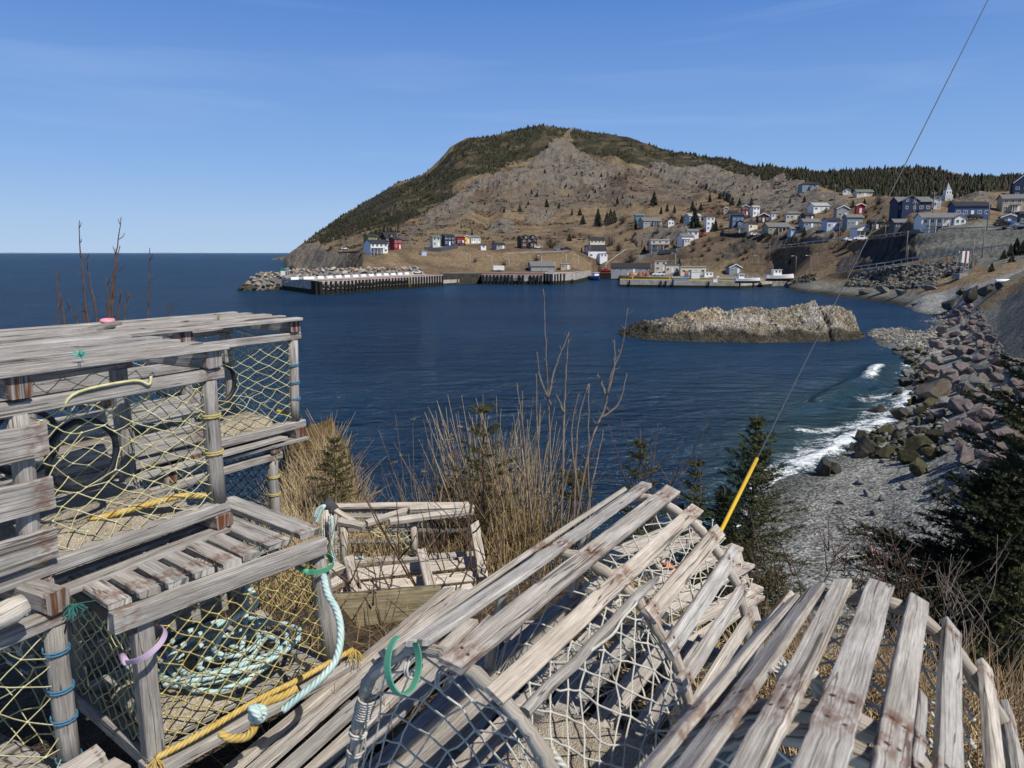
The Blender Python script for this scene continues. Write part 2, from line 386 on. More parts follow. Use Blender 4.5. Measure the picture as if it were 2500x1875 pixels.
LAND = {
 -300: (B_L, D_S, SEAW), 300: (B_L, D_S, SEAW), 560: (B_L, D_S, SEAW),
 640: (B_L, [(7.0, -3.0), (10, -3.2), (12, -4.5), (15, -9), (18, -14), (24, -16)], SEAW),
 700: (B_L, HUM, [(45, -17), (500, -19), (1350, -19)], [(632, 'z', -13), (628, 1420), (622.5, 1450)]),
 744: (B_L, HUM, [(45, -17), (500, -18)], [(663, 540), (645, 556), (634, 575), (631, 640), (620, 850), (603, 1250)]),
 806: (B_L, HUM, [(45, -17), (420, -17)], [(666, 440), (640, 470), (618, 505), (608, 650), (590, 850), (559, 1220)]),
 850: (B_C, [(6.5, -2.9), (8.5, -2.9), (10.5, -2.95), (12, -3.8), (14, -8.5), (17, -13), (24, -16)], [(45, -17), (360, -17)], [(668, 400), (648, 420), (625, 440), (614, 470), (604, 600), (585, 800), (528, 1190)]),
 897: (B_C, [(6.5, -3.0), (8.5, -3.4), (10, -4.2), (12, -7.5), (15, -12), (20, -15.5)], [(45, -17), (285, -17)], [(676, 306), (659, 330), (630, 356), (621, 366), (610, 395), (598, 510), (560, 800), (500, 1150)]),
 982: (B_C, [(6.8, -3.4), (8.5, -4.9), (11, -8.5), (14, -12), (18, -14.5), (26, -16)], [(45, -17), (285, -17)], [(676, 312), (660, 340), (640, 355), (618, 370), (608, 384), (590, 490), (530, 800), (447, 1150)]),
 1040: (B_C, D_S, [(45, -17), (300, -16)], [(672, 320), (660, 345), (645, 360), (614, 380), (606, 392), (588, 490), (520, 830), (428, 1140)]),
 1110: (B_C, D_S, [(45, -17), (300, -16)], [(661, 355), (648, 364), (612, 386), (604, 399), (582, 495), (490, 850), (430, 960), (357, 1110)]),
 1194: (B_C, D_S, [(45, -17), (300, -16)], [(662, 359), (650, 367), (614, 387), (606, 399), (586, 470), (560, 600), (482, 840), (400, 980), (333, 1090)]),
 1076: (B_C, D_S, [(45, -17), (300, -16)], [(662, 352), (650, 362), (612, 385), (604, 398), (585, 490), (500, 850), (397, 1120)]),
 1147: (B_C, D_S, [(45, -17), (300, -16)], [(661, 358), (648, 366), (612, 388), (604, 400), (580, 500), (482, 850), (400, 980), (336, 1100)]),
 1230: (B_C, D_S, [(45, -17), (300, -16)], [(662, 360), (650, 368), (616, 386), (607, 398), (590, 450), (560, 570), (480, 820), (400, 980), (324, 1080)]),
 1290: (B_C, D_S, [(45, -17), (300, -16)], [(662, 358), (640, 372), (611, 392), (606, 404), (578, 480), (550, 600), (480, 810), (400, 970), (309, 1080)]),
 1323: (B_C, D_S, [(45, -17), (300, -16)], [(662, 358), (640, 372), (611, 394), (604, 406), (576, 485), (548, 610), (480, 800), (400, 960), (305, 1080)]),
 1393: (B_C, D_S, [(45, -17), (305, -16)], [(662, 352), (640, 368), (612, 390), (592, 432), (552, 560), (480, 790), (400, 940), (315, 1080)]),
 1470: (B_C, D_S, [(45, -17), (300, -16)], [(672, 378), (660, 386), (632, 402), (610, 424), (590, 450), (560, 510), (520, 650), (450, 850), (326, 1080)]),
 1520: (B_C, D_S, [(45, -17), (290, -16)], [(672, 372), (664, 380), (640, 394), (612, 414), (590, 440), (556, 490), (500, 650), (430, 850), (334, 1070)]),
 1570: (B_C, D_S, [(45, -17), (290, -16)], [(673, 362), (665, 372), (652, 384), (630, 398), (610, 410), (574, 440), (553, 462), (535, 500), (470, 800), (353, 1050)]),
 1660: (B_C, D_S, [(40, -16.5), (290, -16)], [(672, 345), (650, 358), (625, 372), (598, 390), (577, 408), (554, 430), (545, 462), (480, 750), (375, 1000)]),
 1760: (B_R, D_B, [(27, -12.8), (33, -14), (60, -16.5), (285, -16)], [(672, 343), (650, 352), (600, 374), (577, 387), (562, 404), (548, 428), (530, 465), (480, 650), (440, 800), (389, 950)]),
 1850: (B_R, D_B, [('p', 1215, -13), ('p', 1120, -14.5), (90, -17), (285, -16)], [(673, 338), (645, 349), (610, 360), (592, 368), (570, 380), (552, 398), (536, 420), (505, 480), (470, 640), (406, 850)]),
 1910: (B_R, D_B, [('p', 1170, -13), ('p', 1080, -14.5), (90, -17), (260, -16)], [(673, 328), (645, 338), (632, 342), (606, 350), (588, 359), (570, 368), (548, 388), (535, 402), (500, 450), (463, 580), (415, 815)]),
 1960: (B_R, D_B, [('p', 1145, -13), ('p', 1070, -14.3), (90, -17), (255, -15)], [(698, 268), (690, 278), (676, 292), (668, 301), (640, 312), (601, 327), (573, 350), (555, 368), (520, 400), (478, 455), (463, 485), (445, 620), (425, 800)]),
 2040: (B_R, D_B, [('p', 1250, -12.4), ('p', 1098, -13), ('p', 1040, -14.2), (85, -16), (110, -15), (130, -16), (230, -15)], [(702, 256), (690, 266), (678, 278), (655, 292), (635, 302), (600, 318), (584, 326), (556, 348), (530, 372), (500, 408), (475, 460), (450, 600), (419, 750)]),
 2120: (B_R, D_B, [('p', 1250, -12.0), ('p', 1120, -12.6), ('p', 1055, -13), ('p', 1000, -14), (78, -15), ('p', 826, -13), ('p', 812, -12.5), ('p', 800, -13), (150, -15), (215, -15)], [(714, 236), (700, 246), (686, 255), (662, 267), (648, 272), (605, 293), (587, 301), (562, 318), (520, 345), (500, 370), (470, 480), (440, 620), (415, 720)]),
 2186: (B_R, D_B, [('p', 1250, -11.6), ('p', 1120, -12.3), ('p', 1026, -13), ('p', 980, -13.6), ('p', 900, -13.8), ('p', 860, -13), ('p', 828, -12.3), ('p', 797, -13), (150, -14.5), (200, -14.5)], [(724, 216), (712, 224), (701, 232), (682, 240), (654, 250), (645, 253), (605, 266), (583, 271), (570, 277), (555, 286), (518, 312), (490, 350), (480, 420), (450, 560), (414, 700)]),
 2230: (B_R, D_B, [('p', 1250, -11.2), ('p', 1120, -11.9), ('p', 1000, -12.5), ('p', 925, -12.9), ('p', 850, -12.5), ('p', 815, -12.2), ('p', 785, -13), (160, -14.3), (180, -14)], [(738, 196), (724, 208), (708, 216), (690, 228), (664, 240), (643, 249), (634, 251), (590, 263), (571, 268), (562, 272), (553, 282), (520, 310), (490, 360), (460, 500), (419, 700)]),
 2290: (B_R, D_B, [('p', 1250, -10.8), ('p', 1120, -11.2), ('p', 1000, -11.8), ('p', 900, -12.0), ('p', 830, -12.0), ('p', 770, -12.9)], [(748, 185), (722, 198), (704, 209), (688, 219), (662, 232), (640, 243), (631, 246), (585, 258), (569, 262), (562, 266), (548, 280), (520, 305), (490, 380), (458, 520), (430, 700)]),
 2340: (B_R, D_B, [('p', 1200, -10.2), ('p', 1100, -10.5), ('p', 1000, -11.0), ('p', 900, -11.2), ('p', 830, -11.4), ('p', 775, -11.9)], [(745, 160), (722, 172), (704, 188), (690, 200), (675, 212), (645, 232), (628, 240), (585, 254), (567, 259), (562, 263), (536, 287), (525, 312), (459, 385), (462, 420), (450, 560), (441, 660)]),
 2420: (B_R, D_B, [('p', 1150, -9.6), ('p', 1050, -9.9), ('p', 950, -10.0), ('p', 880, -9.5), ('p', 800, -8.8), ('p', 740, -7.6)], [(700, 140), (688, 150), (680, 175), (664, 200), (640, 222), (622, 238), (600, 246), (566, 256), (560, 261), (550, 287), (520, 330), (462, 400), (470, 440), (450, 560), (436, 680)]),
 2500: (B_R, D_B, [('p', 1100, -8.7), ('p', 1000, -8.9), ('p', 920, -8.5), ('p', 850, -7.6), ('p', 780, -6.3)], [(720, 110), (682, 126), (656, 140), (652, 165), (646, 195), (630, 222), (600, 238), (563, 253), (556, 259), (549, 290), (520, 340), (484, 400), (470, 470), (450, 560), (438, 680)]),
 2620: (B_R, D_B, [('p', 1050, -7.4), ('p', 950, -7.4), ('p', 880, -6.8), ('p', 800, -5.6)], [(720, 95), (660, 115), (620, 132), (616, 160), (610, 220), (580, 240), (552, 255), (540, 290), (500, 380), (450, 560), (430, 680)]),
 3000: (B_R, D_B, [(40, -7), (60, -5), (90, -2)], [(600, 120), (590, 160), (560, 240), (520, 300), (440, 560), (420, 700)]),
}
def flat(px, parts):
    out = []
    for part in parts:
        for q in part:
            if q[0] == 'p': out.append(pr(px, q[1], 'z', q[2]))
            elif len(q) == 2 and q[0] > 290 and part is parts[-1] and len(parts) == 4: out.append(pr(px, q[0], q[1]))
            elif len(q) == 3: out.append(pr(px, q[0], 'z', q[2]))
            else: out.append(q)
    out.sort()
    if len(parts) == 4 and out[-1][0] < 3000:
        r, z = out[-1]; out += [(r*1.12, z-3 if px < 1900 else z-2), (r*1.45, -20 if px < 1000 else z*.55), (4000, -25 if px < 1900 else z*.5)]
    return out
KEYS = sorted(LAND)
NAZ, NRR = 900, 620
PX0, PX1 = -330.0, 3000.0
def az_of(px): return math.atan((px-PCX)/FPX/ (CP))           # bearing along the horizon row
# rows run out in a geometric series, denser where the village and the hill stand
rr = np.concatenate([np.geomspace(.35, 30, 130, endpoint=False), np.geomspace(30, 225, 170, endpoint=False), np.geomspace(225, 520, 190, endpoint=False), np.geomspace(520, 1300, 230, endpoint=False), np.geomspace(1300, 3800, 18)])
prof = {}
for k in KEYS:
    f_ = flat(k, LAND[k]); a = np.array(f_, float)
    # smoothed piecewise line through the points
    zz = np.interp(np.log(rr), np.log(a[:, 0]), a[:, 1])
    prof[k] = zz
cols_px = np.concatenate([np.linspace(PX0, 560, 110, endpoint=False), np.linspace(560, 2560, 900), np.linspace(2565, PX1, 50)])
# picture column -> bearing at the horizon; the columns above were read near the horizon
AZ = np.arctan((cols_px-PCX)/(FPX*CP + (PCY-617)*SP*0))
Z = np.zeros((len(cols_px), len(rr)))
ka = np.array(KEYS, float)
for i, px in enumerate(cols_px):
    j = min(max(np.searchsorted(ka, px)-1, 0), len(KEYS)-2)
    t = (px-ka[j])/(ka[j+1]-ka[j]); t = min(max(t, 0), 1); 
    Z[i] = prof[KEYS[j]]*(1-t)+prof[KEYS[j+1]]*t
# light smoothing
for _ in range(2):
    Z[1:-1] = .25*Z[:-2]+.5*Z[1:-1]+.25*Z[2:]
    Z[:, 1:-1] = .2*Z[:, :-2]+.6*Z[:, 1:-1]+.2*Z[:, 2:]
AA, RR2 = np.meshgrid(AZ, rr, indexing='ij')
X = np.sin(AA)*RR2; Y = np.cos(AA)*RR2
D = Y*CP - Z*SP
PXg = PCX+FPX*X/D; PYg = PCY+FPX*(-Y*SP-Z*CP)/D
def inpoly(x, y, P):
    P = np.array(P, float); r = np.zeros(x.shape, bool); n = len(P)
    for i in range(n):
        x0, y0 = P[i]; x1, y1 = P[(i+1) % n]
        c = ((y0 > y) != (y1 > y)) & (x < (x1-x0)*(y-y0)/(y1-y0+1e-9)+x0)
        r ^= c
    return r
def HC(L): return [(700+a/1.7015, 270+b/1.7015) for a, b in L]
FOREST = [HC([(60, 585), (100, 545), (190, 470), (340, 370), (480, 290), (600, 250), (640, 205), (680, 155), (720, 125), (760, 100), (840, 98), (960, 80), (1010, 58), (1060, 50), (1130, 52), (1190, 70), (1160, 100), (1120, 120), (1090, 170), (1010, 205), (930, 225), (880, 255), (800, 275), (720, 300), (690, 370), (620, 400), (560, 430), (480, 470), (370, 490), (280, 520), (180, 555)]),
          HC([(1190, 100), (1190, 60), (1280, 80), (1400, 105), (1500, 140), (1570, 155), (1700, 175), (1850, 198), (2000, 230), (2060, 245), (2212, 262), (2300, 270), (2212, 310), (2080, 305), (1960, 300), (1860, 265), (1780, 232), (1640, 235), (1560, 225), (1500, 235), (1420, 225), (1380, 200), (1300, 195), (1230, 180), (1190, 150)]),
          [(1960, 410), (2090, 400), (2180, 395), (2290, 420), (2340, 432), (2420, 425), (2600, 425), (2600, 462), (2430, 465), (2340, 480), (2230, 486), (2150, 478), (2040, 466), (1990, 450)],
          HC([(330, 520), (420, 500), (470, 510), (430, 545), (350, 545)])]
n1 = fbm(X*.02, Y*.02, 5); n2 = fbm(X*.09, Y*.09, 4); n3 = fbm(X*.4, Y*.4, 4)
jx = PXg+n2*12+n1*14; jy = PYg+n1*9+n2*6
far = RR2 > 225
mf = np.zeros(Z.shape, bool)
for P in FOREST: mf |= inpoly(jx, jy, P)
mf &= far
ROCKS = [HC([(1000, 250), (1080, 160), (1120, 120), (1190, 130), (1250, 190), (1330, 230), (1400, 260), (1300, 330), (1150, 330), (1000, 320), (930, 330), (800, 330), (700, 420), (600, 470), (560, 470), (690, 380), (800, 290), (930, 260)]), HC([(690, 190), (740, 140), (790, 150), (760, 200), (700, 210)]),
         HC([(960, 80), (1060, 55), (1130, 60), (1190, 90), (1100, 130), (1000, 110)]), HC([(600, 300), (720, 240), (700, 300), (620, 330)]), HC([(1560, 225), (1760, 235), (1860, 285), (2212, 320), (2212, 380), (1900, 370), (1640, 320), (1440, 260)]),
         HC([(840, 480), (940, 455), (950, 500), (850, 520)]), HC([(980, 440), (1110, 430), (1100, 470), (1000, 475)]),
         [(2040, 680), (2060, 630), (2140, 600), (2230, 592), (2240, 640), (2180, 655), (2110, 660)], [(2320, 500), (2340, 466), (2370, 455), (2410, 462), (2430, 500)],
         [(680, 665), (715, 622), (780, 615), (850, 632), (860, 660)], [(1540, 590), (1600, 560), (1680, 560), (1700, 590), (1640, 600), (1560, 605)], [(1890, 600), (1950, 560), (2040, 555), (2040, 590), (1980, 600)],
         [(1750, 470), (1900, 460), (2030, 470), (2090, 500), (2010, 520), (1870, 520), (1790, 505)]]
mr = np.zeros(Z.shape, bool)
for P in ROCKS: mr |= inpoly(jx, jy, P)
mr &= far & ~mf
DARKR = [[(2040, 680), (2056, 632), (2140, 600), (2235, 590), (2240, 640), (2180, 655), (2110, 662)], [(1860, 615), (1900, 585), (1930, 560), (1950, 590), (1910, 612)], [(845, 655), (850, 625), (880, 625), (870, 655)], [(1740, 640), (1800, 600), (1850, 580), (1850, 610), (1790, 640)]]
md = np.zeros(Z.shape, bool)
for P in DARKR: md |= inpoly(jx, jy, P)
md &= far
GRAVEL = [[(2040, 600), (2300, 545), (2700, 535), (2700, 640), (2400, 650), (2320, 640), (2240, 640), (2235, 590), (2140, 600)], [(2060, 690), (2150, 660), (2300, 645), (2380, 660), (2340, 690), (2200, 705), (2080, 700)]]
mg = np.zeros(Z.shape, bool)
for P in GRAVEL: mg |= inpoly(PXg+n3*4, PYg+n3*3, P)
mg &= RR2 > 200
mscree = inpoly(jx, jy, HC([(560, 470), (800, 290), (1000, 240), (1300, 240), (1560, 260), (1760, 330), (1700, 400), (1440, 400), (1100, 420), (800, 420), (480, 560), (300, 590)])) & far & ~mf & ~mr
EMB = (RR2 < 215) & (RR2 > 30) & (X > 22)
# deep water in front of the wharves, level ground behind them
# slanting outcrops and boulders in the ground itself
amp = np.where(mr, 1.0, np.where(mscree, .55, .28))*sstep(225, 700, RR2)*9
amp *= np.where(mf, .35, 1)
rid = fbm(X*.012+Y*.004, Y*.012-X*.004, 6, .55, True)
fine = fbm(X*.06, Y*.06, 4, .6, True)
crest = sstep(1250, 900, RR2)
fin2 = fbm(X*.17+3, Y*.17, 4, .6, True)
Zd = Z + amp*(rid*.9+fine*.42+fin2*.17)*(.35+.65*crest)
lowrock = (mr | md) & (RR2 < 420)
Zd += np.where(lowrock, 1.0, 0)*(fbm(X*.10, Y*.10, 5, .6, True)*1.3 + fbm(X*.33, Y*.33, 3, .6, True)*.5)
vill = far & (RR2 < 420) & ~lowrock
Zd += np.where(vill, 1, 0)*(fbm(X*.07, Y*.07, 4)*.7)
near = RR2 < 30
Zd += np.where(near, sstep(1.2, 6, RR2)*(fbm(X*.6, Y*.6, 4)*.14), 0)
Zd += np.where(EMB, fbm(X*.3, Y*.3, 4)*.22, 0)
hum = (RR2 > 8) & (RR2 < 18) & (PXg < 960)
Zd += np.where(hum, fbm(X*.7, Y*.7, 4, .6, True)*.45, 0)
sea_under = Z < SEA-.7
Zd = np.where(sea_under, np.minimum(Zd, SEA-.6), Zd)
# roads on the slope: flattened strips
def V3(a): return np.array(a, float)
C_GRASS = V3((.205, .15, .09)); C_GRASS2 = V3((.14, .105, .068)); C_HEATH = V3((.088, .056, .041)); C_SCREE = V3((.128, .11, .09)); C_ROCK = V3((.15, .132, .112))
C_FOR = V3((.034, .034, .020)); C_DARK = V3((.05, .048, .046)); C_GRAV = V3((.165, .168, .148)); C_BEACH = V3((.27, .268, .245)); C_WET = V3((.045, .042, .034)); C_EARTH = V3((.12, .088, .056)); C_BRUSH = V3((.13, .095, .07))
def lay(c, m, colr, soft=None):
    k = (m.astype(float) if m.dtype == bool else m)[..., None]
    return c*(1-k)+colr*k
Cg = np.zeros(Z.shape+(3,))+C_GRASS
Cg = lay(Cg, sstep(-.15, .35, n2+n1*.5), C_GRASS2)
Cg = lay(Cg, sstep(.1, .5, fbm(X*.03+9, Y*.03, 5))*.75*(RR2 > 380), C_HEATH)
Cg = lay(Cg, sstep(.05, .45, fbm(X*.05, Y*.05+5, 5))*.7*(far & (RR2 < 420) & (PXg > 1500)), C_BRUSH)
Cg = lay(Cg, mscree.astype(float)*np.clip(.75+n2*.6, 0, 1), C_SCREE*(1+.25*n3[..., None]))
Cg = lay(Cg, mscree.astype(float)*sstep(.1, .4, fbm(X*.025+3, Y*.025, 5))*.6, C_HEATH)
Cg = lay(Cg, mr.astype(float)*np.clip(.9+n2*.5, 0, 1), C_ROCK*(1+.3*n3[..., None]))
Cg = lay(Cg, mf.astype(float)*np.clip(.95+n2*.7, .62, 1), C_FOR*(1+.4*n3[..., None]))
Cg = lay(Cg, mg.astype(float)*.95, C_GRAV*(1+.2*n3[..., None]))
Cg = lay(Cg, md.astype(float)*np.clip(.8+n3, 0, 1), C_DARK)
# shore: wet dark rock just above the sea, pebble beach near
shore = sstep(SEA+1.6, SEA+.3, Zd)*(RR2 > 200)
Cg = lay(Cg, (RR2 > 200)*sstep(SEA+4.2, SEA+2.2, Zd)*.85, C_GRAV*1.15)
Cg = lay(Cg, shore, C_WET)
nb = (RR2 > 17) & (RR2 < 205)
Cg = lay(Cg, nb.astype(float), C_BEACH*(1+.12*n3[..., None]))
Cg = lay(Cg, nb*sstep(SEA+.55, SEA+.1, Zd), C_BEACH*.45)
emb = nb & (inpoly(PXg, PYg, [(2395, 720), (2440, 690), (2700, 560), (2700, 1000), (2480, 960), (2420, 850)]))
Cg = lay(Cg, emb.astype(float), C_GRAV*(1+.15*n3[..., None]))
gr2 = inpoly(PXg+n3*6, PYg+n3*5, [(2380, 752), (2440, 700), (2500, 668), (2600, 640), (2600, 668), (2470, 722), (2400, 760)]) | (inpoly(PXg+n3*8, PYg+n3*4, [(2270, 690), (2330, 668), (2420, 660), (2460, 640), (2520, 640), (2470, 668), (2400, 690), (2320, 704)]))
Cg = lay(Cg, gr2*.9*(RR2 > 60), C_GRASS*1.2)
bank = RR2 < 17
Cg = lay(Cg, bank.astype(float), C_EARTH*(1+.4*n3[..., None]))
hm = (RR2 > 8.4) & (RR2 < 20) & (PXg < 980)
Cg = lay(Cg, hm*sstep(-.1, .3, n3+.15), C_ROCK*.9)
Cg = lay(Cg, hm*sstep(-2.75, -2.45, Zd)*.6, V3((.26, .17, .05)))
def ground_mat(t):
    a = t.attr('tint').outputs['Color']; p = t.pos()
    n_ = t.noise(p, .55, 8, .72); nf = t.noise(p, 4.5, 6, .7); nc = t.noise(p, 30, 3, .7)
    k = t.math('ADD', t.math('MULTIPLY', n_, .9), t.math('MULTIPLY', nf, .8))
    k = t.math('ADD', k, t.math('MULTIPLY', nc, .5))
    nb_ = t.noise(p, .13, 6, .7); k = t.math('ADD', k, t.math('MULTIPLY', nb_, .7)); peb = t.n('TexVoronoi'); peb.inputs['Scale'].default_value = 9; t.l(p, peb.inputs['Vector']); pw = t.n('RGBToBW'); t.l(peb.outputs['Color'], pw.inputs[0]); k = t.math('ADD', k, t.math('MULTIPLY', t.math('SUBTRACT', pw.outputs[0], .5), .55)); k = t.remap(k, 1.0, 1.95, .38, 1.68)
    s = t.n('VectorMath', operation='SCALE'); t.l(a, s.inputs[0]); t.l(k, s.inputs['Scale'])
    v = t.n('TexVoronoi'); v.inputs['Scale'].default_value = 1.3; t.l(p, v.inputs['Vector'])
    bw = t.n('RGBToBW'); t.l(v.outputs['Color'], bw.inputs[0])
    c = t.mix(.35, s.outputs[0], bw.outputs[0], 'SOFT_LIGHT')
    bp = t.n('VectorMath', operation='SCALE'); t.l(c, bp.inputs[0]); t.l(t.remap(pw.outputs[0], .1, .9, .35, 1.75), bp.inputs['Scale']); c = t.mix(t.attr('tint').outputs['Alpha'], c, bp.outputs[0])
    t.base(c); t.rough(.95); t.spec(.12)
    t.bump(t.math('ADD', t.math('ADD', t.math('MULTIPLY', nb_, 7.0), t.math('MULTIPLY', peb.outputs['Distance'], -.12)), t.math('ADD', t.math('MULTIPLY', n_, 2.2), t.math('ADD', nf, t.math('MULTIPLY', nc, .25)))), .8, .35)
M_GROUND = mat('ground', ground_mat)
def grid_mesh(name, P, C, mats, uv=False):
    n, m, _ = P.shape
    me = bpy.data.meshes.new(name)
    idx = np.arange(n*m).reshape(n, m)
    q = np.stack([idx[:-1, :-1], idx[1:, :-1], idx[1:, 1:], idx[:-1, 1:]], -1).reshape(-1, 4)
    me.vertices.add(n*m); me.vertices.foreach_set('co', P.reshape(-1).astype(np.float32))
    me.loops.add(q.size); me.loops.foreach_set('vertex_index', q.reshape(-1).astype(np.int32))
    me.polygons.add(len(q)); me.polygons.foreach_set('loop_start', (np.arange(len(q))*4).astype(np.int32))
    try: me.polygons.foreach_set('loop_total', np.full(len(q), 4, np.int32))
    except Exception: pass
    me.polygons.foreach_set('use_smooth', np.ones(len(q), bool))
    me.update(calc_edges=True)
    ca = me.attributes.new('tint', 'FLOAT_COLOR', 'POINT')
    CC = np.concatenate([C, np.ones(C.shape[:-1]+(1,))], -1) if C.shape[-1] == 3 else C
    ca.data.foreach_set('color', CC.reshape(-1).astype(np.float32))
    for mm in mats: me.materials.append(mm)
    me.validate(); return me
# water in front of the wharves and level ground behind their decks
WL = [(1078, 697, 4.1), (1082, 697, 4.1), (1176, 693, 4.1), (1326, 695, 4.1), (1364, 694, 4.1), (1402, 692, 4.1), (1443, 681, 4.1), (1450, 680, 2.7), (1513, 680, 2.6), (1516, 700, 2.35), (1802, 703, 2.35), (1852, 701, 2.35), (1900, 699, 2.35), (1925, 699.5, 2.2)]
wrr = np.array([onz(q[0], q[1], SEA).xy.length for q in WL]); wk = np.array([q[2] for q in WL], float)
wbr = np.array([math.atan2(onz(q[0], q[1], SEA).x, onz(q[0], q[1], SEA).y) for q in WL])
fr_ = np.interp(AA, wbr, wrr); inw = (AA > wbr[0]) & (AA < wbr[-1]); dk = SEA+np.interp(AA, wbr, wk)
Zd = np.where(inw & (RR2 > 120) & (RR2 < fr_+6), np.minimum(Zd, -17), Zd)
Zd = np.where(inw & (RR2 >= fr_+6) & (RR2 < fr_+75) & (Zd < dk), dk, Zd)
# roads levelled into the slopes
def track(pts, w):
    global Zd
    for a, b in zip(pts[:-1], pts[1:]):
        dx, dy = b.x-a.x, b.y-a.y; L2 = dx*dx+dy*dy+1e-9
        m = (np.abs(X-(a.x+b.x)/2) < 30) & (np.abs(Y-(a.y+b.y)/2) < 30)
        u = ((X-a.x)*dx+(Y-a.y)*dy)/L2; uc = np.clip(u, 0, 1); ds = np.hypot(X-a.x-uc*dx, Y-a.y-uc*dy); zz = a.z+(b.z-a.z)*uc
        k = np.where(m, sstep(w+2.5, w, ds), 0); Zd = Zd*(1-k)+zz*k
lrr = np.log(rr)
def gz(x, y):                         # height of the ground at a place
    r = math.hypot(x, y); a = math.atan2(x, y)
    i = np.searchsorted(AZ, a)-1; i = min(max(i, 0), len(AZ)-2); t = min(max((a-AZ[i])/(AZ[i+1]-AZ[i]), 0), 1)
    j = np.searchsorted(rr, r)-1; j = min(max(j, 0), len(rr)-2); u = min(max((r-rr[j])/(rr[j+1]-rr[j]), 0), 1)
    return float((Zd[i, j]*(1-u)+Zd[i, j+1]*u)*(1-t)+(Zd[i+1, j]*(1-u)+Zd[i+1, j+1]*u)*t)
def land(px, py, rmin=20, rmax=1600):  # where the line of sight meets the ground
    d = ray(px, py); h = math.hypot(d.x, d.y); a = math.atan2(d.x, d.y)
    i = np.searchsorted(AZ, a)-1; i = min(max(i, 0), len(AZ)-2); t = (a-AZ[i])/(AZ[i+1]-AZ[i])
    zz = Zd[i]*(1-t)+Zd[i+1]*t; ln = rr*(d.z/h)
    ok = (rr >= rmin) & (rr <= rmax) & (zz >= ln)
    k = np.argmax(ok)
    if not ok.any(): k = int(np.argmin(np.where((rr >= rmin) & (rr <= rmax), ln-zz, 1e9)))
    r = rr[k]
    if ok.any() and k > 0 and rr[k-1] >= rmin:
        g0 = zz[k-1]-ln[k-1]; g1 = zz[k]-ln[k]
        if g1 != g0: r = rr[k-1]+(rr[k]-rr[k-1])*min(max(-g0/(g1-g0), 0), 1)
    x, y = math.sin(a)*r, math.cos(a)*r
    return Vector((x, y, gz(x, y)))
UP = [(1850, 612), (1915, 606), (1985, 597), (2050, 592), (2120, 585), (2190, 577), (2250, 571), (2330, 566), (2420, 564), (2520, 561)]
LOWR = [(2050, 668), (2120, 658), (2200, 645), (2270, 635), (2340, 628), (2420, 618), (2500, 606)]
STEEP = [(1478, 652), (1495, 636), (1512, 622), (1527, 613), (1560, 610)]
LANE = [(1690, 590), (1730, 580), (1760, 572), (1830, 574), (1900, 576)]
SIDE = [(1625, 640), (1680, 634), (1740, 627), (1780, 618)]
TRK = {}
for nm_, pts_, w_ in (('up', UP, 3.2), ('low', LOWR, 2.6), ('steep', STEEP, 3.4), ('lane', LANE, 2.3), ('side', SIDE, 2.3)):
    q = [land(a, b, 225, 420) for a, b in pts_]
    for _ in range(2):
        for i in range(1, len(q)-1): q[i].z = (q[i-1].z+2*q[i].z+q[i+1].z)/4
    q = spline(q, 8); TRK[nm_] = q
for nm_, w_ in (('up', 3.2), ('low', 2.6), ('steep', 3.4), ('lane', 2.3), ('side', 2.3)): track(TRK[nm_], w_)
terrain = link('terrain', grid_mesh('terrain', np.stack([X, Y, Zd], -1), np.concatenate([np.clip(Cg, .004, 1), (((RR2 > 19) & (RR2 < 205))*.95)[..., None]], -1), [M_GROUND]))
tag(terrain, 'brown grassy headland, rocky slopes and grey pebble beach around the cove', None, None, 'structure')
